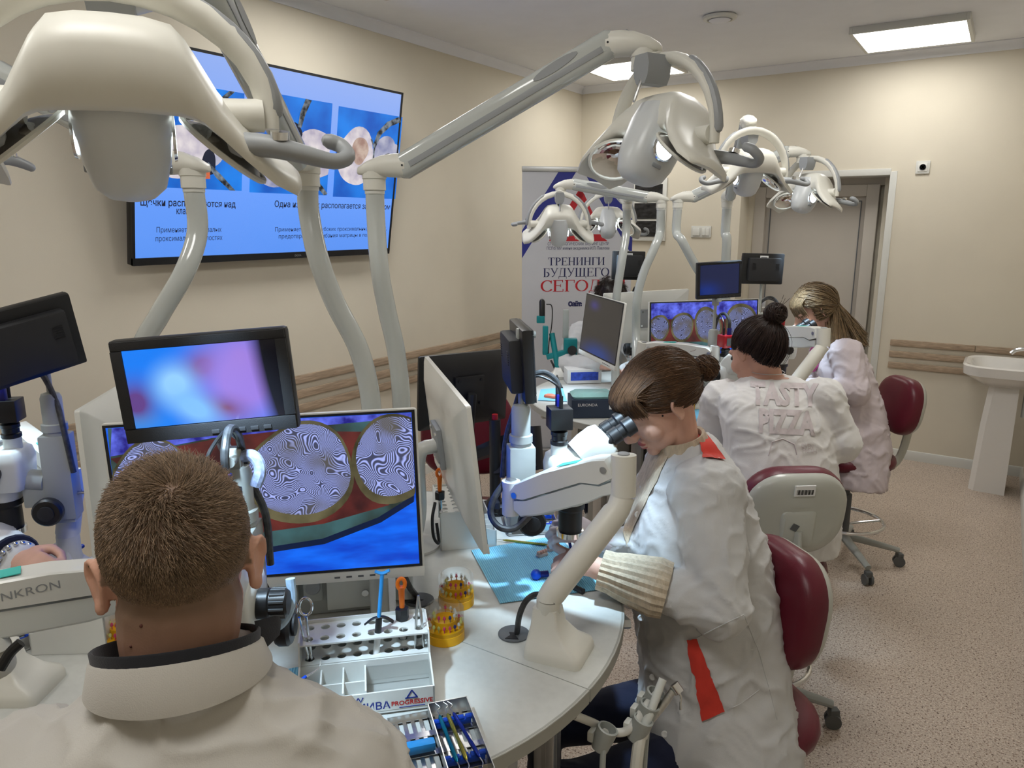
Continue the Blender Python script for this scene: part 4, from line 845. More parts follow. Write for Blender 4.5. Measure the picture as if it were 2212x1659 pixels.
def union(mb, voxel, smooth=6, wr=None, seed=0, taub=.5):
    me = bpy.data.meshes.new('u'); me.from_pydata([tuple(v) for v in mb.v], [], mb.f); me.update()
    bm = bmesh.new(); bm.from_mesh(me); bmesh.ops.recalc_face_normals(bm, faces=bm.faces); bm.to_mesh(me); bm.free()
    o = bpy.data.objects.new('u', me); COL.objects.link(o)
    md = o.modifiers.new('r', 'REMESH'); md.mode = 'VOXEL'; md.voxel_size = voxel
    if smooth: ms = o.modifiers.new('s', 'SMOOTH'); ms.iterations = smooth; ms.factor = taub
    dg = bpy.context.evaluated_depsgraph_get(); m2 = bpy.data.meshes.new_from_object(o.evaluated_get(dg)); bpy.data.objects.remove(o); bpy.data.meshes.remove(me)
    if wr:
        amp, sc = wr; n = len(m2.vertices); co = np.empty(n*3, 'f'); no = np.empty(n*3, 'f'); m2.vertices.foreach_get('co', co); m2.vertices.foreach_get('normal', no); co = co.reshape(-1, 3); no = no.reshape(-1, 3)
        d = np.empty(n, 'f'); off = V((seed*3.1, seed*1.7, seed*.9))
        for i in range(n):
            p = V(co[i])*sc+off; q = p+V((noise.noise(p*.7), noise.noise(p*.7+V((5, 3, 1))), noise.noise(p*.7+V((9, 2, 7)))))*.9
            r1 = 1-abs(noise.noise(q)); r2 = 1-abs(noise.noise(q*2.1+V((3, 3, 3)))); d[i] = (r1**7*1.0+r2**6*.45-.45)*amp
        co += no*d[:, None]; m2.vertices.foreach_set('co', co.reshape(-1)); m2.update()
    return m2
def put(name, me, m, parent, M=None, smooth=180):
    p = parent
    while p.parent: p = p.parent
    me.transform(ROOT[p.name].inverted()); me.materials.clear(); return obj(name, me, m, parent, smooth=smooth)
def limb(mb, P, rs):
    mb.tube(P, rs, 16)
    for p, r_ in zip(P, rs): mb.ell(p, r_*.995, None, 14, 8)
def hand(mb, wrist, fdir, back, side=1, curl=(35, 45, 30), spread=1.0, sc=1.0):
    """fdir: towards the knuckles, back: out of the back of the hand, side: +1 thumb on +x"""
    y = V(fdir).normalized(); z = V(back); z = (z-y*z.dot(y)).normalized(); x = y.cross(z); M = Matrix((x, y, z)).transposed().to_4x4(); M.translation = V(wrist); M = M @ Matrix.Diagonal((side*sc, sc, sc, 1))
    mb.ell((0, .045, 0), (.040, .052, .0145), M, 16, 10); mb.ell((0, .012, 0), (.028, .03, .018), M, 14, 8); mb.ell((.02, .03, -.008), (.02, .032, .014), M, 12, 8)
    for k, (bx_, ln) in enumerate(((.029, .072), (.0095, .08), (-.0105, .074), (-.029, .058))):
        p = V((bx_, .082-abs(bx_-.005)*.25, 0)); a = 0; pts = [p]; fx = (bx_)*1.2*spread
        for seg, c in zip((.46, .30, .24), curl):
            a += c+(k*3); d = V((fx*.35, math.cos(R(a)), -math.sin(R(a)))); p = p+d*ln*seg; pts.append(p)
        limb(mb, [M @ q for q in pts], [.0098*sc, .0092*sc, .0084*sc, .0074*sc])
    pts = [V((.03, .02, -.004)), V((.052, .045, -.016)), V((.052, .072, -.028)), V((.042, .092, -.036))]; limb(mb, [M @ q for q in pts], [.0135*sc, .0115*sc, .0102*sc, .0085*sc])
    return M
def head_blob(mb, M, fem=0):
    j = .93 if fem else 1
    mb.ell((0, -.016, .034), (.075, .094, .083), M); mb.ell((0, .028, -.006), (.064*j, .066, .088), M); mb.ell((0, .034, -.062), (.051*j, .052, .046), M); mb.ell((0, .072, -.094), (.021*j, .018, .016), M)
    for s_ in (-1, 1):
        mb.ell((s_*.034, .056, -.034), (.027, .029, .03), M); mb.ell((s_*.030, .078, .020), (.024, .012, .010), M)
        EM = M @ T(s_*.0705, -.006, -.012) @ Rz(-s_*26) @ Rx(-8)
        n = 16; rim = [EM @ V((s_*.010*(1 if 0 else 1)+s_*.004*math.sin(a), -.003+.0165*math.cos(a)*(1 if math.sin(a) > 0 else .72), .004+.0265*math.sin(a))) for a in [2*PI*k/n for k in range(n+1)]]
        mb.tube(rim, .0042, 8); mb.ell((s_*.006, -.002, .004), (.0045, .0145, .026), EM); mb.ell((s_*.008, .002, -.018), (.0048, .009, .010), EM)
    mb.tube([M @ V((0, .086, .012)), M @ V((0, .104, -.018)), M @ V((0, .114, -.036))], [.008, .0095, .0125], 12); mb.ell((0, .112, -.037), (.0135, .0125, .0105), M)
    for s_ in (-1, 1): mb.ell((s_*.011, .102, -.040), (.0095, .011, .008), M)
    mb.ell((0, .0885, -.063), (.021, .010, .006), M); mb.ell((0, .087, -.073), (.017, .010, .006), M)
def ringpts(c, x, y, hx, hy, n=28, p=.85): return [c+x*(hx*math.copysign(abs(math.cos(a))**p, math.cos(a)))+y*(hy*math.copysign(abs(math.sin(a))**p, math.sin(a))) for a in [2*PI*k/n for k in range(n)]]
def torso(mb, rows, x, y):
    """rows: (centre, half width, half depth); x across, y front"""
    mb.loft([ringpts(c, x, y, a, b_) for c, a, b_ in rows])
def strands_mesh(S, r0, r1=None, seed=0):
    """S: array (n, k, 3) of strand points -> thin three-sided prisms"""
    n, k, _ = S.shape; t = np.gradient(S, axis=1); t /= np.linalg.norm(t, axis=2, keepdims=True)+1e-9
    rg = np.random.RandomState(seed); ref = rg.normal(size=(n, 1, 3)); u = np.cross(t, ref); u /= np.linalg.norm(u, axis=2, keepdims=True)+1e-9; w_ = np.cross(t, u)
    rad = np.linspace(r0, r1 if r1 is not None else r0*.3, k)[None, :, None]
    ring = np.stack([S+(u*math.cos(a)+w_*math.sin(a))*rad for a in (0, 2.094, 4.189)], 2)   # n,k,3,3
    v = ring.reshape(-1, 3); base = (np.arange(n)*k*3)[:, None, None]; i = np.arange(k-1)[None, :, None]*3; j = np.array([0, 1, 2])[None, None, :]; j2 = (j+1) % 3
    f = np.stack([base+i+j, base+i+j2, base+i+3+j2, base+i+3+j], -1).reshape(-1, 4)
    me = bpy.data.meshes.new('strands'); me.from_pydata(v.tolist(), [], f.tolist()); me.update()
    tn = np.repeat(np.clip(rg.normal(.5, .22, n), 0, 1), k*3); at_ = me.attributes.new('tone', 'FLOAT', 'POINT'); at_.data.foreach_set('value', tn.astype('f')); return me
def bvh_of(me): return BVHTree.FromPolygons([v.co.copy() for v in me.vertices], [list(p.vertices) for p in me.polygons])
def hairmat(name, c0, c1, rough=.45):
    m = mat(name, c0, rough, var=.12, vs=60, stretch=(1, 1, 1)); nt, b, L = nodes_of(m); src = b.inputs['Base Color'].links[0].from_socket
    a = nt.nodes.new('ShaderNodeAttribute'); a.attribute_name = 'tone'; r_ = nt.nodes.new('ShaderNodeMapRange'); r_.inputs[3].default_value = .35; r_.inputs[4].default_value = 1.75; L(a.outputs['Fac'], r_.inputs[0])
    mx = nt.nodes.new('ShaderNodeMix'); mx.data_type = 'RGBA'; mx.blend_type = 'MULTIPLY'; mx.inputs[0].default_value = 1; L(src, mx.inputs[6]); L(r_.outputs[0], mx.inputs[7]); L(mx.outputs[2], b.inputs['Base Color']); return m
def decal_quad(bv, corners, n, m_, name, m, parent, off=.0025, trim=None):
    """bilinear patch given by four pixels, laid onto the cloth"""
    a, b_, c, d = [V((*q, 0)) for q in corners]; vs = []; idx = {}
    for i in range(n+1):
        for j in range(m_+1):
            q = lerp(lerp(a, b_, i/n), lerp(d, c, i/n), j/m_); h = hit_px(bv, q.x, q.y, off)
            idx[i, j] = len(vs) if h else None
            if h: vs.append(h)
    fs = []
    for i in range(n):
        for j in range(m_):
            f = [idx[i, j], idx[i+1, j], idx[i+1, j+1], idx[i, j+1]]
            if None not in f: fs.append(f)
    me = bpy.data.meshes.new(name); me.from_pydata([tuple(v) for v in vs], [], fs); me.update(); return put(name, me, m, parent)
def hit_px(bv, px, py, off=.0025):
    d = (FW*FPX+RT*(px-IW/2)-UPV*(py-IH/2)).normalized(); h = bv.ray_cast(CAM, d)
    if h[0] is None: return None
    n = h[1] if h[1].dot(d) < 0 else -h[1]; return h[0]+n*off
def line_px(bv, pts, r_, name, m, parent, n=10, off=.0005):
    P = []
    for i in range(len(pts)-1):
        for k in range(n):
            q = V((*pts[i], 0)).lerp(V((*pts[i+1], 0)), k/n); h = hit_px(bv, q.x, q.y, off)
            if h: P.append(h)
    if len(P) < 3: return None
    return MB().tube(P, r_, 6).build(name, m, parent, world=True)
def person(name_label, base, spec, coatmat, skinmat=None, voxel=.005, cvox=.008, wr=(.009, 11), seed=1, bare=None):
    """spec keys: H head matrix, neck (base point), pelvis, sh, el, wr, hd (fdir, back, side, curl) as [left,right]; rows: coat torso rows; x,y"""
    t = thing('person', name_label, 'person', base)
    s = spec; x, y = s['x'], s['y']; H = s['H']; sk = MB(); head_blob(sk, H, s.get('fem', 0))
    nb = s['neck']; limb(sk, [H @ V((0, -.022, -.035)), lerp(H @ V((0, -.022, -.035)), nb, .55), nb], [.056*s.get('nk', 1), .054*s.get('nk', 1), .050*s.get('nk', 1)])
    torso(sk, [(c, a*.82, b_*.8) for c, a, b_ in s['rows'] if c.z > s['pelvis'].z-.12], x, y)
    for k in (0, 1):
        limb(sk, [s['sh'][k], s['el'][k], s['wr'][k]], [.05, .038, .026])
        if s['hd'][k]: hand(sk, s['wr'][k]+V(s['hd'][k][0]).normalized()*.012, *s['hd'][k])
    body = union(sk, voxel, 3); bv = bvh_of(body); bo = put('body', body.copy(), skinmat or M_skin, t)
    ct = MB(); torso(ct, s['rows'], x, y)
    for k in (0, 1):
        sh, el, w2 = s['sh'][k], s['el'][k], lerp(s['el'][k], s['wr'][k], s.get('cuff', [.94, .94])[k]); sr = s.get('sr', 1.0)
        ct.ell(sh, .083*sr, None, 16, 10); limb(ct, [sh, lerp(sh, el, .5), el, lerp(el, w2, .5), w2], [.076*sr, .069*sr, .066*sr, .056*sr, .045*sr])
        if s.get('kn'): limb(ct, [s['pelvis']+x*(.09 if k else -.09), lerp(s['pelvis']+x*(.09 if k else -.09), s['kn'][k], s.get('skirt', .75))], [.115, .10])
    if s.get('extra'): s['extra'](ct)
    coat = union(ct, cvox, 5, wr, seed); cb = bvh_of(coat); co = put('coat', coat.copy(), coatmat, t)
    if s.get('kn'):
        lg = MB()
        for k in (0, 1):
            hip = s['pelvis']+x*(.09 if k else -.09); limb(lg, [hip, s['kn'][k], s['ft'][k]], [.09, .062, .045])
        put('trousers', union(lg, .009, 4, (.006, 10), seed+3), s.get('legm', M_jeans), t)
        for k in (0, 1):
            f = s['ft'][k]; fr_ = frameyz(V((f.x, f.y, 0)), y); MB().loft([[fr_ @ V((a*w_, b_*l+.05, z)) for a, b_ in rrect(2, 2, .9, 4)] for z, w_, l in ((0, .042, .125), (.02, .046, .13), (.05, .042, .11), (.085, .036, .055))]).build('shoe', M_label, t, world=True)
    return t, bv, cb, bo, co
def hmat(px, py, D, face, up=(0, 0, 1)): return frameyz(at(px, py, D), face, up)
def shell_cap(H, bv, keep, off, name, m, t, nu=48, nv=32):
    """cap of hair lying on the skull where keep(local point) holds"""
    vs = []; fs = []; idx = {}; c = H @ V((0, -.01, .01))
    for i in range(nv+1):
        for j in range(nu):
            th = PI*i/nv; ph = 2*PI*j/nu; d = (H.to_3x3() @ V((math.sin(th)*math.cos(ph), math.sin(th)*math.sin(ph), math.cos(th)))).normalized()
            h = bv.ray_cast(c+d*.35, -d)
            if h[0] is None: continue
            l = H.inverted() @ h[0]
            if keep(l): idx[i, j] = len(vs); vs.append(h[0]+d*off)
    for i in range(nv):
        for j in range(nu):
            q = [(i, j), (i+1, j), (i+1, (j+1) % nu), (i, (j+1) % nu)]
            if all(k in idx for k in q): fs.append([idx[k] for k in q])
    me = bpy.data.meshes.new(name); me.from_pydata([tuple(v) for v in vs], [], fs); me.update(); return put(name, me, m, t)
Z3 = V((0, 0, 1))
# ---------------------------------------------------------------- the man in the foreground
fdH = (F3-R3*.40).normalized(); fd = (F3-R3*.25).normalized(); X = fd.cross(Z3).normalized()
H1 = hmat(388, 1218, .805, fdH-Z3*.22, Z3+fdH*.18)
nb = at(388, 1415, .79); pel = V((nb.x, nb.y, .60))-fd*.02
def row(dz, f, a, b_, c=nb): return (V((c.x, c.y, 0))+fd*f+V((0, 0, nb.z+dz)), a, b_)
rows = [row(-.62, -.03, .20, .14), row(-.50, -.03, .205, .145), row(-.34, -.035, .20, .135), row(-.20, -.035, .205, .13), row(-.11, -.03, .195, .115), row(-.070, -.02, .145, .092), row(-.035, -.008, .088, .074), row(-.006, .004, .076, .068)]
shL, shR = at(60, 1708, .80), at(722, 1698, .83)
sp = dict(H=H1, neck=nb, pelvis=pel, x=X, y=fd, rows=rows, sh=[shL, shR], el=[shL-X*.14+fd*.10-Z3*.22, shR+X*.10+fd*.12-Z3*.20], wr=[V((-1.02, .60, ZT+.07)), at(575, 1560, 1.0)], hd=[(F3-Z3*.1, Z3, 1, (30, 40, 30)), (F3*.7-R3*.4+Z3*.12, Z3-R3*.4, -1, (40, 45, 30))], kn=None, nk=1.12, sr=1.0)
sp['kn'] = [pel-X*.14+fd*.42+Z3*-.03, pel+X*.14+fd*.42+Z3*-.03]; sp['ft'] = [V((k.x, k.y, .09))+fd*.05 for k in sp['kn']]; sp['skirt'] = .5
tM, bvM, cbM, boM, coM = person('man with cropped fair-brown hair in an ecru coat, seen from behind', V((pel.x, pel.y, 0)), sp, M_coat1, M_skinM, voxel=.0035, cvox=.007, wr=(.013, 7), seed=4)
def crop(l):
    if l.y > .05 or l.z < -.13: return 0
    if abs(l.x) > .058 and -.052 < l.z < .022 and l.y > -.030: return 0
    return max(0, min(1, (l.z+.100)/.07))*.92*max(0, min(1, (.05-l.y)/.03))
Hi = H1.inverted() @ ROOT[tM.name]; a_ = boM.data.attributes.new('crop', 'FLOAT', 'POINT'); a_.data.foreach_set('value', [crop(Hi @ v.co) for v in boM.data.vertices])
# collars
def collar(c, x, y, hx, hy, h, flare, name, m, parent, th=.004, a0=0, a1=360, tilt=0, n=40, lean=0):
    rings = []
    for k in range(n+1):
        a = R(lerp(a0, a1, k/n)); d = x*math.cos(a)*hx+y*math.sin(a)*hy; o = (x*math.cos(a)+y*math.sin(a))
        p0 = c+d*(1+flare)+Z3*(.3*tilt*math.sin(a)); p1 = c+d+Z3*(h+tilt*math.sin(a))+o*lean
        rings.append([p0, p0+o*th, p1+o*th, p1+Z3*th*.4+o*th*.5, p1])
    return MB().loft(rings, cap=True).build(name, m, parent, world=True, smooth=60)
cc = nb+V((0, 0, .004))+fd*.0
collar(cc-Z3*.026, X, fd, .080, .076, .028, .10, 'coat_collar', M_coat1, tM, .005, 140, 400, tilt=-.030)
collar(cc-Z3*.026, X, fd, .075, .072, .040, .02, 'shirt_collar', M_blackc, tM, .004, 120, 420, tilt=-.030, lean=.004)
MB().loft([[cc+X*x_+fd*y_+Z3*z_ for x_, y_, z_ in ((.075, .02, .014), (.095, .045, .004), (.099, .05, .0), (.098, .03, -.006), (.08, .0, -.008))], [cc+X*(x_+.002)+fd*y_+Z3*(z_-.006) for x_, y_, z_ in ((.075, .02, .014), (.095, .045, .004), (.099, .05, .0), (.098, .03, -.006), (.08, .0, -.008))]]).build('collar_point', M_blackc, tM, world=True)
# cropped hair
Mh1 = hairmat('hair_fair_brown', srgb(132, 110, 88), None, .5)
def hair_short(H, bv, n, keep, length, whorl, name, m, parent, r0=.0004, seed=5, cap=True):
    rg = random.Random(seed); S = []; c = H @ V((0, -.01, .01)); Hi = H.inverted(); H3 = H.to_3x3(); wl_ = V(whorl)
    while len(S) < n:
        d = V((rg.gauss(0, 1), rg.gauss(0, 1), rg.gauss(0, 1))).normalized(); dw = H3 @ d
        h = bv.ray_cast(c+dw*.35, -dw)
        if h[0] is None: S.append(None) if 0 else None; continue
        l = Hi @ h[0]; kp = keep(l)
        if kp <= 0 or rg.random() > kp: continue
        nrm = d; rad = l-wl_; rad = rad-nrm*rad.dot(nrm); rad = rad.normalized() if rad.length > 1e-6 else V((0, 1, 0))
        sw = nrm.cross(rad); dist_ = (l-wl_).length; k = max(0, 1-dist_/.09)
        fl = V((0, .35, -.25)); fl = fl-nrm*fl.dot(nrm)
        dirn = (rad*.8+sw*(.25+.6*k)+fl*.5+nrm*(.30+.5*k)+V((rg.gauss(0, .16), rg.gauss(0, .16), rg.gauss(0, .16)))*(1+2.5*k*k)).normalized(); L_ = length(l)*rg.uniform(.75, 1.15)
        pts = []; p = l.copy()-nrm*.001; dd = dirn.copy()
        for q in range(4): pts.append(H @ p); p = p+dd*L_/3; dd = (dd-nrm*.16).normalized()
        S.append([tuple(q) for q in pts])
    return put(name, strands_mesh(np.array(S), r0, r0*.45, seed), m, parent)
def keepM(l):
    if l.y > .062: return 0
    if abs(l.x) > .064 and -.055 < l.z < .012 and l.y > -.034: return 0
    if l.z < -.112: return 0
    if l.y > .03 and l.z < .03: return 0
    if (l-V((.004, -.074, .080))).length < .03: return 1
    return .45 if l.z > .03 else 1 if l.z > -.075 else max(.15, 1-(-.075-l.z)/.04)
def lenM(l): return lerp(.0035, .020, max(0, min(1, (l.z+.01)/.09)))*(1-.78*min(1, abs(l.x)/.076)**2)
hair_short(H1, bvM, 48000, keepM, lenM, (.004, -.074, .080), 'hair', Mh1, tM, .00042)
def mark(px, py, r_):
    h = hit_px(bvM, px, py, .0)
    if h: MB().ell(h, r_).build('mole', mat('mole_brown', srgb(92, 50, 40), .6), tM, world=True)
mark(305, 1352, .0018); mark(283, 1396, .0015)
# ---------------------------------------------------------------- hair drawn back into a bun
def ell_path(H, a, b_, k, lift=0, c0=V((0, -.016, .034)), rr=V((.079, .099, .088)), wob=0, rg=None):
    """k points on the skull ellipsoid from local a to local b"""
    u = V(((a-c0)[i]/rr[i] for i in range(3))); v = V(((b_-c0)[i]/rr[i] for i in range(3))); lu, lv = u.length, v.length; u.normalize(); v.normalize(); out = []
    w_ = V((rg.gauss(0, wob), rg.gauss(0, wob), rg.gauss(0, wob))) if rg else V((0, 0, 0))
    om = max(.05, u.angle(v))
    for i in range(k):
        t = i/(k-1); d = (u*math.sin((1-t)*om)+v*math.sin(t*om))/math.sin(om); d = (d+w_*math.sin(PI*t)).normalized(); L_ = lerp(lu, lv, t)+lift*math.sin(PI*t)
        out.append(tuple(H @ (c0+V((d[j]*rr[j]*L_ for j in range(3))))))
    return out
def roots(H, bv, keep, n, rg):
    c = H @ V((0, -.01, .01)); Hi = H.inverted(); H3 = H.to_3x3(); out = []
    while len(out) < n:
        d = V((rg.gauss(0, 1), rg.gauss(0, 1), rg.gauss(0, 1))).normalized(); dw = H3 @ d; h = bv.ray_cast(c+dw*.35, -dw)
        if h[0] is None: continue
        l = Hi @ h[0]
        if keep(l): out.append(l)
    return out
def bun_mesh(H, c, r_, seed, n, rg, sr):
    S = []
    c = V(c)
    for i in range(n):
        ax_ = V((rg.gauss(0, .45), 1, rg.gauss(0, .6))).normalized(); u = ax_.orthogonal().normalized(); w_ = ax_.cross(u); a0 = rg.uniform(0, 6.28); rad = r_*rg.uniform(.55, 1.0); off = ax_*rg.uniform(-.6, .6)*r_; ln = rg.uniform(1.5, 4)
        S.append([tuple(H @ (c+off*1.0+(u*math.cos(a0+ln*k/9)+w_*math.sin(a0+ln*k/9))*math.sqrt(max((r_*.35)**2, rad*rad-off.length_squared*.6)))) for k in range(10)])
    return S
def hair_bun(H, bv, t, keep, tie, bun, m, n, nf, sr, seed, fringe=None, off=.006, stray=30):
    rg = random.Random(seed); tie = V(tie)
    shell_cap(H, bv, keep, off*.5, 'hair_undercoat', m, t)
    S = []
    for l in roots(H, bv, keep, n, rg):
        c0 = V((0, -.016, .034)); out = (l-c0).normalized(); S.append(ell_path(H, l+out*rg.uniform(.001, off), tie+V((rg.gauss(0, .006), 0, rg.gauss(0, .006))), 10, lift=.06, wob=.05, rg=rg))
    if fringe: S += fringe(rg, nf)
    put('hair', strands_mesh(np.array(S), sr, sr*.8, seed), m, t)
    MB().ell((0, 0, 0), (bun[1]*.93,)*3, H @ T(*bun[0]) @ Matrix.Diagonal((1, .85, 1.05, 1))).build('bun_core', m, t, world=True)
    B_ = bun_mesh(H, bun[0], bun[1]*1.05, seed, 700, rg, sr)
    for k in range(stray):
        a = V(bun[0])+V((rg.gauss(0, .6), rg.gauss(0, .4), rg.gauss(.4, .6)))*bun[1]; d = V((rg.gauss(0, .5), -rg.uniform(.2, 1), rg.uniform(-1.0, 1.2))).normalized(); L_ = rg.uniform(.012, .03)
        B_.append([tuple(H @ (a+d*L_*q/9+V((0, -.3, .5))*L_*.3*(q/9)**2)) for q in range(10)])
    put('bun', strands_mesh(np.array(B_), sr*1.3, sr, seed+1), m, t)
    MB().tube([H @ (tie+V((.017*math.cos(a), -.006, .017*math.sin(a)))) for a in [2*PI*k/14 for k in range(15)]], .006, 8).build('hair_tie', M_blackc, t, world=True)
# ---------------------------------------------------------------- the woman in profile
fd2 = -dirP2; X2 = fd2.cross(Z3).normalized()
H2 = hmat(1425, 868, 1.80, fd2*math.cos(R(33))-Z3*math.sin(R(33)), Z3*math.cos(R(33))+fd2*math.sin(R(33)))
nb2 = at(1474, 975, 1.85)
rw = [((1545, 1700), 1.89, .205, .17), ((1545, 1560), 1.88, .21, .175), ((1538, 1440), 1.87, .205, .172), ((1526, 1340), 1.86, .20, .172), ((1508, 1240), 1.86, .198, .175), ((1497, 1140), 1.86, .195, .158), ((1493, 1065), 1.86, .185, .128), ((1494, 1020), 1.86, .155, .112), ((1490, 988), 1.855, .115, .094), ((1490, 964), 1.85, .085, .075), ((1491, 944), 1.848, .070, .060)]
rows2 = [(at(*p, D), a, b_) for p, D, a, b_ in rw]; pel2 = at(1548, 1560, 1.88)
sL, sR = at(1528, 1068, 1.71), at(1470, 1050, 2.02)
sp2 = dict(H=H2, neck=nb2, pelvis=pel2, x=X2, y=fd2, rows=rows2, sh=[sL, sR], el=[at(1556, 1312, 1.63), at(1470, 1235, 2.03)], wr=[at(1290, 1228, 1.70), at(1300, 1165, 1.83)],
    hd=[(at(1240, 1215, 1.74)-at(1290, 1228, 1.70), Z3-F3*.5, 1, (25, 35, 25)), (at(1235, 1140, 1.80)-at(1300, 1165, 1.83), Z3*.8-F3*.6, -1, (38, 55, 40))], fem=1, nk=.86, cuff=[.50, .9], sr=1.08,
    kn=[pel2+fd2*.42-X2*.12-Z3*.03, pel2+fd2*.42+X2*.10-Z3*.03], skirt=.1)
sp2['ft'] = [V((k.x, k.y, .09)) for k in sp2['kn']]
def skirt2(ct):
    ct.loft([ringpts(at(*p, D), X2, fd2, a, b_) for p, D, a, b_ in (((1540, 1440), 1.86, .20, .165), ((1545, 1560), 1.84, .225, .185), ((1540, 1660), 1.82, .235, .20), ((1535, 1790), 1.80, .235, .20))])
sp2['extra'] = skirt2
gl = MB(); hh = sp2['hd'][1]; hand(gl, sp2['wr'][1]+V(hh[0]).normalized()*.012, *hh, sc=1.06); limb(gl, [sp2['wr'][1]-V(hh[0]).normalized()*.03, sp2['wr'][1]+V(hh[0]).normalized()*.01], [.033, .031])
tW, bvW, cbW, boW, coW = person('woman with fringe and bun in a white coat with red patches, bent to the eyepieces', V((pel2.x, pel2.y, 0)), sp2, M_coat2, M_skin2, voxel=.004, cvox=.0075, wr=(.008, 11), seed=5)
put('glove', union(gl, .0028, 2), M_glove, tW)
# roll-neck jumper: collar, front panel, ribbed cuff
nk = lerp(nb2, H2 @ V((0, -.022, -.035)), .22); nd = (H2 @ V((0, -.022, -.035))-nb2).normalized()
xx = X2; yy = nd.cross(xx)*-1
rings = []
for k in range(49):
    a = 2*PI*k/48; rib = .0022*math.sin(a*36); o = xx*math.cos(a)+yy*math.sin(a)
    rings.append([nk-nd*.045+o*(.083+rib), nk-nd*.02+o*(.069+rib), nk+nd*.012+o*(.0635+rib), nk+nd*.019+o*(.062), nk+nd*.017+o*.055, nk-nd*.03+o*.055])
MB().loft(rings, cap=False).build('jumper_collar', M_knit, tW, world=True)
decal_quad(cbW, [(1404, 962), (1446, 985), (1352, 1180), (1336, 1120)], 10, 14, 'jumper_front', M_knit, tW, .004)
wv, ev = sp2['wr'][0], sp2['el'][0]; cuffP = [lerp(ev, wv, q) for q in (.42, .52, .64, .78, .88, .97)]; cuffR = [.062, .066, .060, .053, .046, .045]
seg = 44; P = catmull(cuffP, 6); rs = np.interp(np.linspace(0, 5, len(P)), range(6), cuffR); ax_ = (wv-ev).normalized(); u = ax_.orthogonal().normalized(); v_ = ax_.cross(u)
MB().loft([[p+(u*math.cos(2*PI*k/seg)+v_*math.sin(2*PI*k/seg))*(r_+(.0016 if k % 2 else -.0016)) for k in range(seg)] for p, r_ in zip(P, rs)]).build('jumper_cuff', M_knit, tW, world=True, smooth=0)
decal_quad(cbW, [(1502, 932), (1524, 936), (1566, 996), (1520, 990)], 8, 12, 'shoulder_patch', M_redc, tW, .005)
decal_quad(cbW, [(1483, 1380), (1504, 1378), (1566, 1535), (1518, 1558)], 6, 18, 'pocket_patch', M_redc, tW, .006)
for ln in ([(1505, 1378), (1560, 1350), (1612, 1325)], [(1640, 1490), (1600, 1520), (1566, 1536)], [(1608, 1330), (1640, 1410), (1665, 1500), (1680, 1560)]): line_px(cbW, ln, .0012, 'seam', M_coat2, tW)
for p in ((1380, 1112), (1386, 1333), (1412, 1462), (1437, 1585)):
    h = hit_px(cbW, *p, .003)
    if h: MB().lathe([(.002, 0), (.008, 0), (.008, .002), (.006, .003), (.003, .002)], T(h) @ (-(FW)).to_track_quat('Z', 'Y').to_matrix().to_4x4(), 14).build('button', M_label, tW, world=True)
def zb(y): return lerp(.012, .034, min(1, y/.085)) if y > 0 else lerp(.014, -.058, min(1, -y/.078))
def keepW(l): return l.z > zb(l.y) and not (l.y > .062 and l.z < .06)
Mh2 = hairmat('hair_brown', srgb(92, 66, 46), None, .4)
def fringeW(rg, n):
    S = []
    for i in range(n):
        a = V((rg.uniform(-.070, .070), rg.uniform(-.012, .040), 0)); a.z = .034+.086*math.sqrt(max(0, 1-(a.x/.08)**2-((a.y+.016)/.1)**2)); ax = abs(a.x); sg = 1 if a.x > 0 else -1
        e = V((a.x*1.04, .098-ax*ax*9+rg.gauss(0, .004), .026+rg.gauss(0, .006)-ax*.22)); mid = V((a.x*1.06, .088-ax*ax*7+rg.gauss(0, .002), .072-ax*.1)); P = catmull([a+V((0, 0, .006)), mid+V((sg*.002, .006, .006)), e], 5)
        S.append([tuple(H2 @ q) for q in P[:10]])
    return S
hair_bun(H2, bvW, tW, keepW, (0, -.110, .004), ((0, -.140, .004), .031), Mh2, 7000, 2600, .00062, 11, fringeW, off=.008, stray=14)
MB().ell((0, 0, 0), (.0024,)*3, T(hit_px(bvW, 1431, 898, .001) or V((0, 0, -1)))).build('earring', M_black, tW, world=True)
for sgn, zz, r_ in ((1, -.063, (.0195, .0095, .0052)), (1, -.0725, (.0165, .0095, .0055))): MB().ell((0, .0898 if zz > -.07 else .0884, zz), r_, H2).build('lip', M_lip, tW, world=True)
# ---------------------------------------------------------------- the woman in the printed shirt
fd3 = (F3*.95-R3*.22).normalized(); X3 = fd3.cross(Z3).normalized()
H3_ = hmat(1633, 762, 2.62, fd3*.93-R3*.25-Z3*.42, Z3+fd3*.45)
nb3 = at(1662, 812, 2.60)
rw = [((1690, 1180), 2.50, .185, .15), ((1690, 1100), 2.50, .19, .15), ((1688, 1010), 2.52, .188, .14), ((1685, 950), 2.54, .195, .135), ((1680, 895), 2.56, .205, .13), ((1675, 855), 2.58, .195, .11), ((1668, 828), 2.59, .14, .085), ((1664, 812), 2.60, .075, .07)]
rows3 = [(at(*p, D), a, b_) for p, D, a, b_ in rw]; pel3 = at(1692, 1150, 2.50)
s3 = [at(1562, 868, 2.66), at(1775, 866, 2.55)]
sp3 = dict(H=H3_, neck=nb3, pelvis=pel3, x=X3, y=fd3, rows=rows3, sh=s3, el=[at(1535, 965, 2.76), at(1818, 960, 2.52)], wr=[at(1575, 930, 2.98), at(1760, 905, 2.86)], hd=[(F3+R3*.3, Z3, 1, (30, 40, 30)), (F3*.6-R3*.6, Z3, -1, (35, 45, 35))], fem=1, nk=.9, sr=1.0,
    kn=[pel3+fd3*.42-X3*.12, pel3+fd3*.42+X3*.12], skirt=.5)
sp3['ft'] = [V((k.x, k.y, .09)) for k in sp3['kn']]; sp3['legm'] = M_coat3
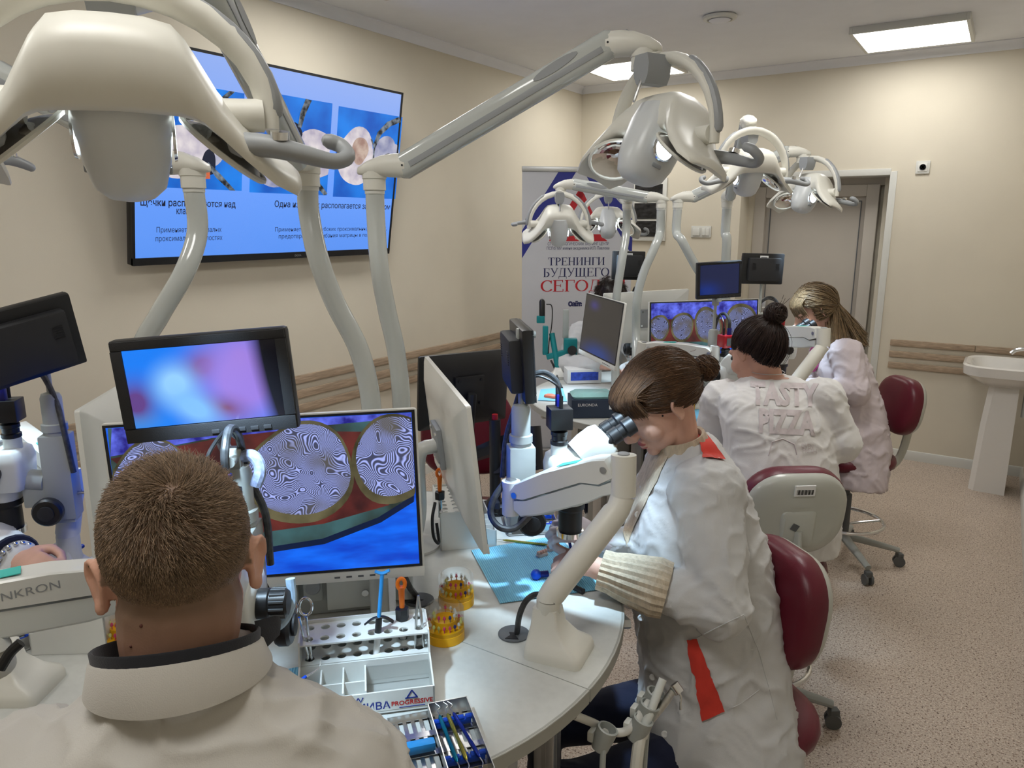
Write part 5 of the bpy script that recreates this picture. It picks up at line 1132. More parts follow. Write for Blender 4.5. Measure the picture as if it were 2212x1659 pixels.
t3, bv3, cb3, bo3, co3 = person('dark-haired woman in a white shirt with faint lettering, seen from behind', V((pel3.x, pel3.y, 0)), sp3, M_coat3, M_skin, voxel=.0055, cvox=.008, wr=(.0055, 12), seed=9)
Mh3 = hairmat('hair_dark_brown', srgb(52, 36, 30), None, .42)
hair_bun(H3_, bv3, t3, lambda l: l.z > zb(l.y)-(.022 if l.y < -.03 else .004) and not (l.y > .062 and l.z < .06), (.006, -.088, .088), ((.010, -.106, .112), .037), Mh3, 4500, 0, .0008, 21, None, off=.006, stray=12)
MB().tube([lerp(nb3, H3_ @ V((0, -.022, -.035)), .30)+X3*.058*math.cos(a)+fd3*.058*math.sin(a)+Z3*.0 for a in [R(q) for q in range(180, 361, 12)]], .0012, 6).build('necklace', M_steel, t3, world=True)
# faint lettering on the back
M_print = mat('faded_print', srgb(208, 198, 199), .85, var=.06, vs=40)
def text_on(bv, s, px, py, hpx, wpx, rot, m, parent, name='printed_lettering', off=.0022, bold=0):
    cu = bpy.data.curves.new('t', 'FONT'); cu.body = s; cu.size = 1; cu.align_x = 'CENTER'; cu.align_y = 'CENTER'; cu.resolution_u = 2; cu.offset = bold; o = bpy.data.objects.new('t', cu); COL.objects.link(o)
    me = bpy.data.meshes.new_from_object(o.evaluated_get(bpy.context.evaluated_depsgraph_get())); bpy.data.objects.remove(o)
    bm = bmesh.new(); bm.from_mesh(me); bmesh.ops.triangulate(bm, faces=bm.faces)
    for _ in range(2): bmesh.ops.subdivide_edges(bm, edges=[e for e in bm.edges if e.calc_length() > .12], cuts=1)
    bmesh.ops.triangulate(bm, faces=bm.faces); xs = [v.co.x for v in bm.verts]; ys = [v.co.y for v in bm.verts]; x0, x1, y0, y1 = min(xs), max(xs), min(ys), max(ys); bad = []
    for v in bm.verts:
        u = ((v.co.x-x0)/(x1-x0)-.5)*wpx; w_ = ((v.co.y-y0)/(y1-y0)-.5)*hpx; h = hit_px(bv, px+u*math.cos(R(rot))+w_*math.sin(R(rot))*0, py-w_+u*math.sin(R(rot)), off)
        if h is None: bad.append(v)
        else: v.co = h
    bmesh.ops.delete(bm, geom=bad, context='VERTS'); bm.to_mesh(me); bm.free(); return put(name, me, m, parent, smooth=0)
text_on(cb3, 'TASTY', 1695, 852, 52, 148, 2, M_print, t3, bold=.05); text_on(cb3, 'PIZZA', 1700, 912, 54, 122, 3, M_print, t3, bold=.05)
text_on(cb3, 'OVEN', 1743, 964, 10, 26, 4, M_print, t3); text_on(cb3, 'FRESH', 1748, 974, 10, 30, 4, M_print, t3)
line_px(cb3, [(1660, 985), (1668, 955), (1690, 948), (1716, 960), (1722, 985)], .0018, 'printed_outline', M_print, t3)
# ---------------------------------------------------------------- the long-haired woman by the door
fd4 = -V((.80, .60, 0)).normalized(); X4 = fd4.cross(Z3).normalized()
H4 = hmat(1757, 668, 3.62, fd4*.86-Z3*.5, Z3*.86+fd4*.5); nb4 = at(1800, 735, 3.66)
rw = [((1845, 1040), 3.70, .19, .125), ((1846, 960), 3.70, .20, .145), ((1838, 890), 3.70, .19, .14), ((1822, 840), 3.69, .18, .145), ((1812, 790), 3.68, .18, .135), ((1808, 762), 3.67, .165, .11), ((1804, 745), 3.665, .115, .085), ((1801, 735), 3.66, .07, .065)]
rows4 = [(at(*p, D), a, b_) for p, D, a, b_ in rw]; pel4 = at(1842, 930, 3.70)
sp4 = dict(H=H4, neck=nb4, pelvis=pel4, x=X4, y=fd4, rows=rows4, sh=[at(1828, 768, 3.53), at(1790, 760, 3.82)], el=[at(1850, 846, 3.47), at(1790, 850, 3.85)], wr=[at(1745, 838, 3.52), at(1735, 830, 3.68)], hd=[(fd4, Z3, 1, (30, 40, 30)), (fd4, Z3, -1, (30, 40, 30))], fem=1, nk=.85, sr=1.02, kn=[pel4+fd4*.36-X4*.1-Z3*.04, pel4+fd4*.36+X4*.1-Z3*.04], skirt=.55)
sp4['ft'] = [V((k.x, k.y, .09)) for k in sp4['kn']]; sp4['legm'] = M_coat4
t4, bv4, cb4, bo4, co4 = person('long-haired woman in a lilac-white coat at the microscope before the door', V((pel4.x, pel4.y, 0)), sp4, M_coat4, M_skin2, voxel=.0065, cvox=.009, wr=(.009, 12), seed=13)
decal_quad(cb4, [(1752, 734), (1788, 742), (1764, 802), (1712, 812)], 8, 10, 'pink_top', M_pink, t4, .005)
Mh4 = hairmat('hair_ash_blonde', srgb(128, 106, 78), None, .38)
def keep4(l): return l.z > (-.04 if l.y < .03 else .05) and not (l.y > .06 and l.z < .07)
shell_cap(H4, bv4, keep4, .006, 'hair_undercoat', Mh4, t4)
rg = random.Random(31); S = []
for l in roots(H4, bv4, keep4, 2600, rg):
    side = 1 if l.x > 0 else -1; p0 = H4 @ (l+(l-V((0, -.016, .034))).normalized()*.006)
    tip = at(1860+rg.gauss(0, 6), 728+rg.uniform(-8, 22), 3.60+rg.gauss(0, .03)) if rg.random() < .8 else at(1815+rg.gauss(0, 12), 735+rg.gauss(0, 10), 3.56)
    nape = V((side*(.02+.05*rg.random()), -.098+.03*rg.random(), -.03+.03*rg.random())); l2 = l+(l-V((0, -.016, .034))).normalized()*rg.uniform(.004, .010)
    P = [V(q) for q in ell_path(H4, l2, nape, 8, lift=.05, wob=.05, rg=rg)]; e = P[-1]; Q = catmull([P[-2], e, lerp(e, tip, .5)+V((0, 0, .014)), tip], 4)[5:]; S.append([tuple(q) for q in P+Q])
for i in range(700):
    a = V((rg.uniform(-.06, .06), rg.uniform(-.0, .045), 0)); a.z = .034+.086*math.sqrt(max(0, 1-(a.x/.08)**2-((a.y+.016)/.1)**2)); ax = abs(a.x); P = catmull([a+V((0, 0, .006)), V((a.x*1.1, .088-ax*ax*7, .07)), V((a.x*1.15, .092-ax*ax*9, .015+rg.gauss(0, .012)))], 8); q = [tuple(H4 @ p_) for p_ in P]; S.append(q[:len(S[0])] if len(q) >= len(S[0]) else q+[q[-1]]*(len(S[0])-len(q)))
put('long_hair', strands_mesh(np.array(S), .0016, .0011, 3), Mh4, t4)
# ---------------------------------------------------------------- person behind the far monitors
fd5 = V((.70, -.72, 0)).normalized(); X5 = fd5.cross(Z3).normalized()
H5 = hmat(1318, 648, 4.25, fd5*.75-Z3*.66, Z3*.75+fd5*.66); nb5 = at(1296, 690, 4.36)
rows5 = [(V((nb5.x, nb5.y, nb5.z))+Z3*dz-fd5*f, a, b_) for dz, f, a, b_ in ((-.62, .10, .19, .14), (-.40, .09, .19, .135), (-.22, .06, .20, .13), (-.11, .03, .195, .11), (-.05, .01, .15, .09), (0, 0, .07, .065))]
pel5 = rows5[0][0]+Z3*.05
sp5 = dict(H=H5, neck=nb5, pelvis=pel5, x=X5, y=fd5, rows=rows5, sh=[at(1360, 730, 4.35), at(1258, 722, 4.36)], el=[at(1390, 800, 4.25), at(1222, 786, 4.16)], wr=[at(1350, 800, 4.1), at(1292, 792, 3.98)], hd=[(fd5, Z3, 1, (30, 40, 30)), (R3-F3*.4, Z3, -1, (40, 50, 40))], nk=.95, sr=1.0, kn=[pel5+fd5*.4-X5*.12, pel5+fd5*.4+X5*.12], skirt=.5)
sp5['ft'] = [V((k.x, k.y, .09)) for k in sp5['kn']]
t5, bv5, cb5, bo5, co5 = person('person in white behind the far monitors, only hair and one sleeve in view', V((pel5.x, pel5.y, 0)), sp5, M_coat2, M_skin2, voxel=.007, cvox=.01, wr=(.009, 12), seed=17)
def keep5(l): return 1 if l.z > -.03 and not (l.y > .05 and l.z < .06) else 0
shell_cap(H5, bv5, keep5, .006, 'hair_undercoat', Mh3, t5); hair_short(H5, bv5, 2500, keep5, lambda l: .035, (0, -.06, .09), 'hair', Mh3, t5, .0012, 8)
# ---------------------------------------------------------------- neighbour at the photo's left border: one working hand in view
fd6 = V((.72, .69, 0)).normalized(); X6 = fd6.cross(Z3).normalized()
nb6 = V((-1.83, .36, 1.24)); H6 = frameyz(nb6+fd6*.06+Z3*.13, fd6*.85-Z3*.5, Z3*.85+fd6*.5)
rows6 = [(nb6+Z3*dz-fd6*f, a, b_) for dz, f, a, b_ in ((-.64, .06, .19, .14), (-.42, .06, .19, .135), (-.24, .05, .20, .13), (-.11, .03, .195, .11), (-.05, .01, .15, .09), (0, 0, .07, .065))]
pel6 = rows6[0][0]+Z3*.05; w6 = at(38, 1208, 1.60)
sp6 = dict(H=H6, neck=nb6, pelvis=pel6, x=X6, y=fd6, rows=rows6, sh=[nb6-X6*.19-Z3*.07, nb6+X6*.19-Z3*.07], el=[nb6-X6*.26-Z3*.30+fd6*.1, at(-60, 1150, 1.78)], wr=[nb6-X6*.1-Z3*.27+fd6*.34, w6], hd=[(fd6, Z3, 1, (30, 40, 30)), (at(78, 1232, 1.52)-w6, Z3-F3*.9, -1, (40, 50, 35))], nk=.95, sr=.95, cuff=[.94, .93], kn=[pel6+fd6*.38-X6*.12, pel6+fd6*.38+X6*.12], skirt=.4)
sp6['ft'] = [V((k.x, k.y, .09)) for k in sp6['kn']]
t6, bv6, cb6, bo6, co6 = person('neighbour in a white coat whose bare hand and bracelet show at the photo\'s left border', V((pel6.x, pel6.y, 0)), sp6, M_coat2, M_skin2, voxel=.0055, cvox=.009, wr=(.010, 9), seed=23)
shell_cap(H6, bv6, keep5, .006, 'hair_undercoat', Mh3, t6); hair_short(H6, bv6, 2500, keep5, lambda l: .03, (0, -.06, .09), 'hair', Mh3, t6, .0012, 8)
e6 = sp6['el'][1]; ax6 = (w6-e6).normalized(); u6 = ax6.orthogonal().normalized(); v6 = ax6.cross(u6)
MB().tube([lerp(e6, w6, .945)+(u6*math.cos(a)+v6*math.sin(a))*.043 for a in [2*PI*k/20 for k in range(21)]], .008, 8).build('navy_cuff', M_jeans, t6, world=True)
for k in range(16):
    a = 2*PI*k/16; MB().ell(w6+ax6*.002+(u6*math.cos(a)+v6*math.sin(a))*.035, .0055, None, 8, 6).build('bracelet_bead', M_chrome, t6, world=True)
# ================================================================ stools
def stool(pos, dirn, label, seat_z=.52, back_z=.76, back_off=.19, bw=.32, bh=.29, spin=0, tag=False, tilt=8):
    d = V(dirn); d.z = 0; d.normalize(); M = frameyz(V((pos.x, pos.y, 0)), d)
    t = thing('dental_stool', label, 'stool', M, 'burgundy dental stools')
    MB().loft([[V((x*k, y*k, z)) for x, y in rrect(.40, .38, .15, 6)] for z, k in ((seat_z-.05, .86), (seat_z-.03, .98), (seat_z-.01, 1.0), (seat_z+.012, .97), (seat_z+.022, .85), (seat_z+.024, .4))]).build('seat', M_burg, t, smooth=60)
    MB().loft([[V((x*k, y*k, z)) for x, y in rrect(.38, .36, .14, 6)] for z, k in ((seat_z-.075, .5), (seat_z-.068, .8), (seat_z-.05, .9))]).build('seat_pan', M_shell, t)
    BM_ = T(0, -back_off, back_z) @ Rx(tilt)
    def br(y, k, bulge=0): return [V((x*k, y-bulge*(1-(x/(bw/2))**2), z*k)) for x, z in rrect(bw, bh, .115, 8)]
    MB().loft([br(-.012, .98, .008), br(.0, 1.0, .008), br(.025, 1.0, .008), br(.042, .95, .006), br(.050, .82, .004), br(.052, .4, .002)], M=BM_).build('backrest_pad', M_burg, t, smooth=60)
    sh_ = MB().loft([br(-.046, .30, .012), br(-.044, .68, .012), br(-.036, .90, .01), br(-.022, .965, .008), br(-.011, .975, .008)], M=BM_).build('backrest_shell', M_shell, t, smooth=60)
    MB().loft([[V((x*k, -.052-q, z*k-.04)) for x, z in rrect(.10, .12, .02, 4)] for q, k in ((-.008, 1.1), (.0, 1.05), (.006, .9))], M=BM_).build('backrest_boss', M_shell, t)
    if tag:
        st = MB().box((.0, -.0590, .096), (.062, .004, .034), BM_).build('sticker', M_label, sh_)
        for k in range(15): MB().box((-.024+.0034*k, -.0612, .092), (.001+.001*(k % 3), .0008, .016), BM_).build('barcode_bar', M_ink, sh_)
        MB().box((0, -.0605, -.03), (.022, .001, .022), BM_ @ Ry(28)).build('emblem', M_dgrey, sh_)
    MB().tube(catmull([(0, -back_off-.045, back_z-.05), (0, -back_off-.055, back_z-.16), (0, -back_off+.0, seat_z-.06), (0, -.06, seat_z-.075)], 6), .022, 12, flat=.5).build('backrest_strut', M_shell, t)
    MB().cyl((0, 0, .12), (0, 0, .36), .028, 18).cyl((0, 0, .34), (0, 0, seat_z-.06), .017, 16).build('gas_column', M_dgrey, t)
    MB().tube([V((.185*math.cos(a), .185*math.sin(a), .22)) for a in [2*PI*k/36 for k in range(37)]], .009, 10).build('foot_ring', M_chrome, t)
    for k in range(3):
        a = 2*PI*k/3+.4; MB().cyl((.02*math.cos(a), .02*math.sin(a), .20), (.182*math.cos(a), .182*math.sin(a), .22), .006, 8).build('ring_spoke', M_chrome, t)
    for k in range(5):
        a = 2*PI*k/5+R(spin); c, s_ = math.cos(a), math.sin(a)
        MB().tube([(.02*c, .02*s_, .135), (.12*c, .12*s_, .115), (.27*c, .27*s_, .085)], [.026, .022, .016], 10, flat=.8).build('base_leg', M_mgrey, t)
        cs_ = MB().box((.275*c, .275*s_, .055), (.034, .03, .03), None, b=.006).build('caster', M_rubber, t)
        for q in (-1, 1): MB().cyl(V((.275*c, .275*s_, .027))+V((-s_, c, 0))*.008*q, V((.275*c, .275*s_, .027))+V((-s_, c, 0))*.019*q, .027, 16).build('wheel', M_rubber, cs_)
    return t
pw = V((pel2.x, pel2.y, 0)); bd = at(1705, 1275, 1.93)
sd2 = (fd2*.98-F3*.10); stool(V((pel2.x, pel2.y, 0))-fd2*.035, sd2, 'burgundy dental stool under the woman with red patches, pad side showing', seat_z=.52, back_z=.785, back_off=.115, bw=.32, bh=.29, spin=20)
stool(V((pel3.x, pel3.y, 0))-R3*.07, fd3+R3*.16, 'dental stool with grey barcode-stickered shell behind the printed shirt', seat_z=.60, back_z=.845, back_off=.20, bw=.325, bh=.275, spin=-20, tag=True)
stool(V((pel4.x, pel4.y, 0)), fd4, 'burgundy dental stool of the long-haired woman beside the door', seat_z=.57, back_z=.82, back_off=.23, bw=.32, bh=.28, spin=35)
stool(V((pel.x, pel.y, 0)), fd, 'burgundy dental stool under the man in the foreground', seat_z=.50, back_z=.72, back_off=.2, spin=0)
stool(V((pel5.x, pel5.y, 0)), fd5, 'dental stool of the person behind the far monitors', seat_z=.56, back_z=.8, back_off=.22)
stool(V((pel6.x, pel6.y, 0)), fd6, 'dental stool of the neighbour at the photo\'s left border', seat_z=.50, back_z=.74, back_off=.22)
stool(onplane(at(1010, 1010, 2.75), 0), V((.6, -.8, 0)), 'empty burgundy dental stool behind the black monitor and its arm', seat_z=.62, back_z=.90, back_off=.2, bw=.36, bh=.34)
# ================================================================ things on the near table
zt = ZT+.0006
M_paper = mat('dental_bib_blue', srgb(150, 214, 236), .8, var=.03, vs=8, bump=.3, bs=120)
nt, b, L = nodes_of(M_paper); wv_ = nt.nodes.new('ShaderNodeTexWave'); wv_.wave_type = 'BANDS'; wv_.bands_direction = 'Y'; wv_.inputs['Scale'].default_value = 60; tc = nt.nodes['Texture Coordinate']; L(tc.outputs['Object'], wv_.inputs[0])
bp = nt.nodes.new('ShaderNodeBump'); bp.inputs['Strength'].default_value = .7; bp.inputs['Distance'].default_value = .002; L(wv_.outputs['Fac'], bp.inputs['Height']); L(bp.outputs[0], b.inputs['Normal'])
mx = nt.nodes.new('ShaderNodeMix'); mx.data_type = 'RGBA'; src = b.inputs['Base Color'].links[0].from_socket; L(wv_.outputs['Fac'], mx.inputs[0]); mx.inputs[6].default_value = (*srgb(112, 190, 222), 1); L(src, mx.inputs[7]); L(mx.outputs[2], b.inputs['Base Color'])
def bib(c, label, n=16, wob=.0012):
    a, b_, c_, d = [V(p) for p in c]; x = (b_-a).normalized(); o = (a+b_+c_+d)/4; M = frame(o, x); Mi = M.inverted(); vs = []; fs = []
    for i in range(n+1):
        for j in range(n+1):
            p = lerp(lerp(a, b_, i/n), lerp(d, c_, i/n), j/n); q = Mi @ p; q.z = .0012+wob*(1+noise.noise(q*18)); vs.append(q)
    fs = [[i*(n+1)+j, (i+1)*(n+1)+j, (i+1)*(n+1)+j+1, i*(n+1)+j+1] for i in range(n) for j in range(n)]
    k = len(vs); vs += [v-V((0, 0, .0008)) for v in vs]; fs += [[q+k for q in f[::-1]] for f in fs]
    me = bpy.data.meshes.new('dental_bib'); me.from_pydata([tuple(v) for v in vs], [], fs); me.update(); o_ = obj('dental_bib', me, M_paper, None); o_.matrix_world = M
    return setp(o_, label, 'bib', 'blue paper bibs')
Z_ = lambda px, py, z=zt: atz(px, py, z)
bib([Z_(1018, 1190), Z_(1080, 1305), Z_(1318, 1272), Z_(1205, 1158)], 'pale blue ribbed paper bib under the gloved hand')
bib([Z_(520, 1470), Z_(500, 1540), Z_(672, 1520), Z_(658, 1440)], 'pale blue ribbed paper bib left of the near white rack')
zs = ZT-.018
bib([atz(60, 1262, zs), atz(-40, 1225, zs), atz(60, 1186, zs), atz(168, 1212, zs)], 'pale blue paper bib under the bare hand')
t = thing('pull_out_shelf', 'pale pull-out shelf under the bare hand and its bib', 'shelf', V((0, 0, 0)))
pl = [atz(px, py, zs-.0012) for px, py in ((-120, 1225), (40, 1165), (230, 1215), (60, 1320))]; pl = pl if (pl[1]-pl[0]).cross(pl[2]-pl[1]).z > 0 else pl[::-1]; MB().loft([[p-V((0, 0, .016)) for p in pl], pl]).build('board', M_table, t, world=True, smooth=0)
def grommet(p, r_, label):
    t = thing('cable_grommet', label, 'grommet', V((p.x, p.y, ZT)), 'dark grey cable grommets')
    MB().lathe([(.002, .0006), (r_, .0006), (r_, .003), (r_*.9, .0045), (r_*.2, .0045)], seg=32).build('ring', M_dgrey, t)
    MB().prism([(-.5*r_, -.75*r_), (.35*r_, -.8*r_), (.1*r_, -.3*r_), (.35*r_, -.05*r_), (-.3*r_, .0), (-.2*r_, -.35*r_)], .0046, .0056, Rz(rnd.uniform(0, 90))).build('cable_slot', M_ink, t)
    return t
g1, g2 = Z_(1110, 1370), Z_(906, 1297)
grommet(g1, .033, 'dark grey round cable grommet beside the slanted post foot'); grommet(g2, .033, 'dark grey round cable grommet behind the yellow bur holders')
def solocable(pts, r_, label, m=None): return solo('cable', label, 'cable', MB().tube(catmull(pts, 10), r_, 10), m or M_cable, 'sleeved cables')
solocable([g1+V((.008, .0, .007)), at(1122, 1330, 1.515), at(1135, 1300, 1.51), at(1152, 1286, 1.505), at(1168, 1284, 1.50)], .0062, 'sleeved cable rising from the grommet to the slanted post')
solocable([g2+V((-.008, 0, .008)), at(886, 1270, 1.63), at(876, 1250, 1.625), at(868, 1225, 1.62)], .007, 'sleeved cable rising behind the man\'s monitor')
solocable([at(1092, 1040, 1.66), at(1068, 1075, 1.64), at(1060, 1110, 1.63), at(1078, 1138, 1.62), at(1110, 1142, 1.62), at(1138, 1120, 1.625), at(1160, 1090, 1.64)], .0075, 'sleeved cable looping under the end of the woman\'s arm')
solocable([at(0, 1445, .99), at(22, 1410, .995), at(45, 1388, 1.0)], .007, 'dark sleeved cable sticking up beside the left arm foot', M_black)
solocable([at(627, 1250, 1.08), at(630, 1300, 1.08), at(610, 1345, 1.07), at(570, 1365, 1.05), at(535, 1372, 1.03)], .007, 'pale ridged cable hanging from the man\'s microscope', mat('pale_sleeve', srgb(170, 196, 220), .3, var=.1, vs=90))
solocable([at(478, 950, 1.14), at(500, 985, 1.13), at(545, 985, 1.12), at(562, 1015, 1.12), at(552, 1050, 1.12)], .0095, 'pale ridged cable loop in front of the contour-lined tooth', mat('pale_sleeve2', srgb(150, 160, 190), .3, var=.2, vs=140))
# --- white instrument rack
def rack(M, label, logo=False, w_=.235, dp=.165):
    """local: x along the width, y to the back, z up; front left bottom corner at 0"""
    t = thing('instrument_rack', label, 'rack', M, 'white instrument racks')
    th = .003; hf, hb = .045, .105; yb = .085
    fr = MB().box((w_/2, th/2, hf/2+.004), (w_, th, hf-.008)).build('front_panel', M_white, t)
    for xx in (th/2, w_-th/2):
        P = [(0, .0), (dp, 0), (dp, hb), (yb, hb), (yb-.012, hf+.02), (0, hf)]
        MB().loft([[V((xx-th/2, y, z)) for y, z in P], [V((xx+th/2, y, z)) for y, z in P]]).build('side_panel', M_white, t, smooth=0)
    MB().box((w_/2, dp-th/2, hb/2), (w_, th, hb)).build('back_panel', M_white, t); MB().box((w_/2, yb/2, .005), (w_-2*th, yb, .003)).build('floor_panel', M_white, t)
    for z in (hb-.008, hf+.012):
        MB().holeplate(8, 2, (w_-2*th)/8, (dp-yb-th)/2, .0085, z-.0015, z+.0015, T(w_/2, (dp+yb)/2, 0)).build('hole_shelf', M_white, t, smooth=30)
    MB().box((w_*.5, yb-.002, (hf+.012)/2+.005), (w_-2*th, th, hf+.004)).build('rear_divider', M_white, t)
    for k in (1, 2, 3): MB().box((w_*.165*k, yb/2, hf/2+.006), (th, yb-.006, hf-.004)).build('divider', M_white, t)
    MB().box((w_*.25, yb*.5, hf/2+.004), (w_*.49, th, hf-.012)).build('divider', M_white, t)
    MB().box((w_*.745, yb*.5, hf+.001), (w_*.48, yb-.008, .0015)).build('clear_lid', M_clear, t)
    if logo:
        M_in = mat('print_navy', srgb(26, 48, 140), .5, var=0); M_rd = mat('print_red', srgb(200, 40, 40), .5, var=0); F = Matrix(((1, 0, 0, 0), (0, 0, -1, -.0004), (0, 1, 0, 0), (0, 0, 0, 1)))
        text('ВЛАДМИВА', .020, F @ T(w_*.42, hf*.40, 0), 'printed_lettering', M_in, fr, bold=.0003); 
        text('PROGRESSIVE', .012, F @ T(w_*.83, hf*.42, 0), 'printed_lettering', M_rd, fr, bold=.0003)
        MB().box((w_*.83, -.0004, hf*.24), (.045, .0006, .0012)).build('printed_line', M_in, fr)
        for sx in (-1, 0, 1): MB().prism(strip([(-.004+sx*.0085, .004), (0+sx*.0085, -.004), (.004+sx*.0085, .004)], .0011), 0, .0005, F @ T(w_*.42, hf*.77, 0)).build('printed_mark', M_in, fr, smooth=0)
        for a, c in (((-.009, -.006), (0, .008)), ((0, .008), (.009, -.006)), ((-.012, -.0065), (.010, -.0065))): MB().prism(strip([a, c], .0011), 0, .0005, F @ T(w_*.83, hf*.76, 0)).build('printed_mark', M_in, fr, smooth=0)
    return t
FR = Z_(940, 1530); BRt = atz(923, 1337, ZT+.105); dv = BRt-FR; dv.z = 0; xr = V((dv.y, -dv.x, 0)).normalized(); MR = frame(FR-xr*.235, xr); rack(MR, 'white instrument rack with compartments and printed front, near the man\'s shoulder', True)
a_, c_ = Z_(952, 1190), Z_(1073, 1180); dy = (a_-c_).normalized(); xr2 = V((dy.y, -dy.x, 0)); rack(frame(c_, xr2), 'white instrument rack half hidden behind the edge-on monitor', w_=.22, dp=(a_-c_).length)
a_, c_ = Z_(68, 1415), Z_(234, 1411); dy = (c_-a_).normalized(); xr3 = V((dy.y, -dy.x, 0)); rack(frame(a_-xr3*.0, xr3) @ T(-.20, 0, 0) if 0 else frame(a_-xr3*.22, xr3), 'white instrument rack under the gas-spring arm left of the man', w_=.22, dp=(c_-a_).length)
def inrack(ix, iy): return MR @ V((.003+(.235-.006)/8*(ix+.5), .085+(.165-.085-.003)/2*(iy+.5), 0))
# things standing in the rack
p = inrack(0, 0); upz = V((0, 0, 1))
t = thing('needle_holder', 'chrome scissor-handled needle holder standing in the rack', 'clamp', p+upz*.004)
tilt = (xr*.12+upz).normalized()*-1
for s_ in (-1, 1):
    q = p+upz*.165+xr*(.013*s_-.014); MB().tube([p+upz*.012+xr*.002*s_, p+upz*.07+xr*.003*s_, p+upz*.145+xr*(.006*s_-.008)], .0028, 8).build('shank', M_chrome, t, world=True)
    MB().tube([q+(xr*math.cos(a)*.011+upz*math.sin(a)*.017) for a in [2*PI*k/20 for k in range(21)]], .0024, 8).build('finger_ring', M_chrome, t, world=True)
p = inrack(4, 0)
t = thing('syringe', 'blue plunger rod in a black-winged composite syringe, standing in the rack', 'syringe', p+upz*.01)
lean = (upz*.98+xr*.10).normalized()
MB().cyl(p+upz*.012, p+lean*.10, .006, 12).build('barrel', M_label, t, world=True)
MB().cyl(p+lean*.10, p+lean*.128, .0062, 12).build('collar', M_black, t, world=True)
MB().tube(catmull([p+lean*.122-xr*.026-upz*.004, p+lean*.128-xr*.012, p+lean*.13, p+lean*.128+xr*.012, p+lean*.122+xr*.026-upz*.004], 4), [.003, .0055], 8, flat=.5).build('wing', M_black, t, world=True)
MB().cyl(p+lean*.13, p+lean*.215, .0038, 12).build('plunger', M_lblue, t, world=True)
MB().tube(catmull([p+lean*.222-xr*.013, p+lean*.217, p+lean*.222+xr*.013], 5), .0045, 8, flat=.6).build('thumb_rest', M_lblue, t, world=True)
p = inrack(6, 1)
t = thing('torque_key', 'orange ring-handled key with black star knob standing in the rack', 'key', p+upz*.01)
MB().cyl(p+upz*.012, p+upz*.10, .0068, 12).build('sleeve', M_chrome, t, world=True)
MB().lathe([(.006, .098), (.013, .10), (.0135, .122), (.006, .124)], T(p), 6).build('star_knob', M_black, t, world=True)
MB().tube([p+upz*.12, p+upz*.15, p+upz*.166], [.005, .006, .0065], 12).build('shaft', M_orange, t, world=True)
MB().tube([p+upz*.172+(xr*.007*math.cos(a)+upz*.011*math.sin(a)) for a in [2*PI*k/18 for k in range(19)]], .004, 8).build('ring_head', M_orange, t, world=True)
p = inrack(7, 0)
t = thing('tweezers', 'steel tweezers standing in the right end of the rack', 'tweezers', p+upz*.01)
for s_ in (-1, 1): MB().tube([p+upz*.01+xr*.0085*s_, p+upz*.08+xr*.0075*s_, p+upz*.13+xr*.004*s_, p+upz*.165+xr*.0005*s_], [.002, .003, .0034, .0022], 8, flat=.6).build('arm', M_steel, t, world=True)
# explorer in the man's hand
pe = at(700, 1432, 1.30)
t = thing('dental_probe', 'blue-handled explorer probe beside the near rack', 'probe', at(612, 1505, 1.12))
MB().tube([at(588, 1520, 1.08), at(612, 1502, 1.10), at(660, 1462, 1.15)], [.0035, .004, .0028], 10).build('handle', M_bluep, t, world=True)
MB().tube(catmull([at(660, 1462, 1.15), at(680, 1450, 1.17), at(690, 1440, 1.18), at(692, 1428, 1.185)], 5), [.0018, .0007], 8).build('tip', M_steel, t, world=True)
# --- yellow bur holders
burc = [mat('bur_white', srgb(225, 225, 215), .5), mat('bur_pink', srgb(205, 70, 110), .5), mat('bur_blue', srgb(40, 45, 110), .5), mat('bur_lime', srgb(214, 214, 130), .5)]
def bur_block(p, label, r_=.040, rot=0, n1=18, n2=12):
    t = thing('bur_holder', label, 'bur holder', V((p.x, p.y, zt)), 'yellow bur holders')
    MB().lathe([(.004, 0), (r_, 0), (r_, .018), (r_-.001, .0185), (r_-.001, .027), (r_*.62, .028), (r_*.62, .044), (r_*.5, .045), (r_*.42, .038), (.004, .038)], seg=36).build('base', M_yellow, t)
    MB().prism([(-.009, -.006), (.009, -.006), (0, .008)], 0, .0004, Rz(rot-58) @ T(0, -r_-.0002, .012) @ Rx(90)).build('triangle_mark', M_ink, t, smooth=0)
    k = 0
    for n, rr, z0 in ((n1, r_*.82, .0275), (n2, r_*.56, .0445)):
        for i in range(n):
            a = 2*PI*i/n+.1; c = burc[[0, 0, 1, 0, 3, 0, 0, 2, 1, 1, 0, 3][(i*5+n) % 12]]; x, y = rr*math.cos(a), rr*math.sin(a)
            MB().lathe([(.0009, 0), (.0009, .007), (.0028, .0072), (.0032, .0095), (.0024, .0125), (.0006, .0145)], T(x, y, z0), 8).build('bur', c, t)
    MB().lathe([(r_-.0006, .019), (r_-.0006, .066), (r_-.004, .071), (r_*.3, .0725), (.001, .0725)], seg=36, cap=False).build('clear_cover', M_clear, t)
    return t
bur_block(Z_(962, 1376), 'yellow bur holder with clear cover standing nearer the rack'); bur_block(Z_(986, 1302), 'yellow bur holder with clear cover standing behind its twin', rot=10); bur_block(Z_(268, 1392), 'bur holder peeping out behind the man\'s neck', r_=.036)
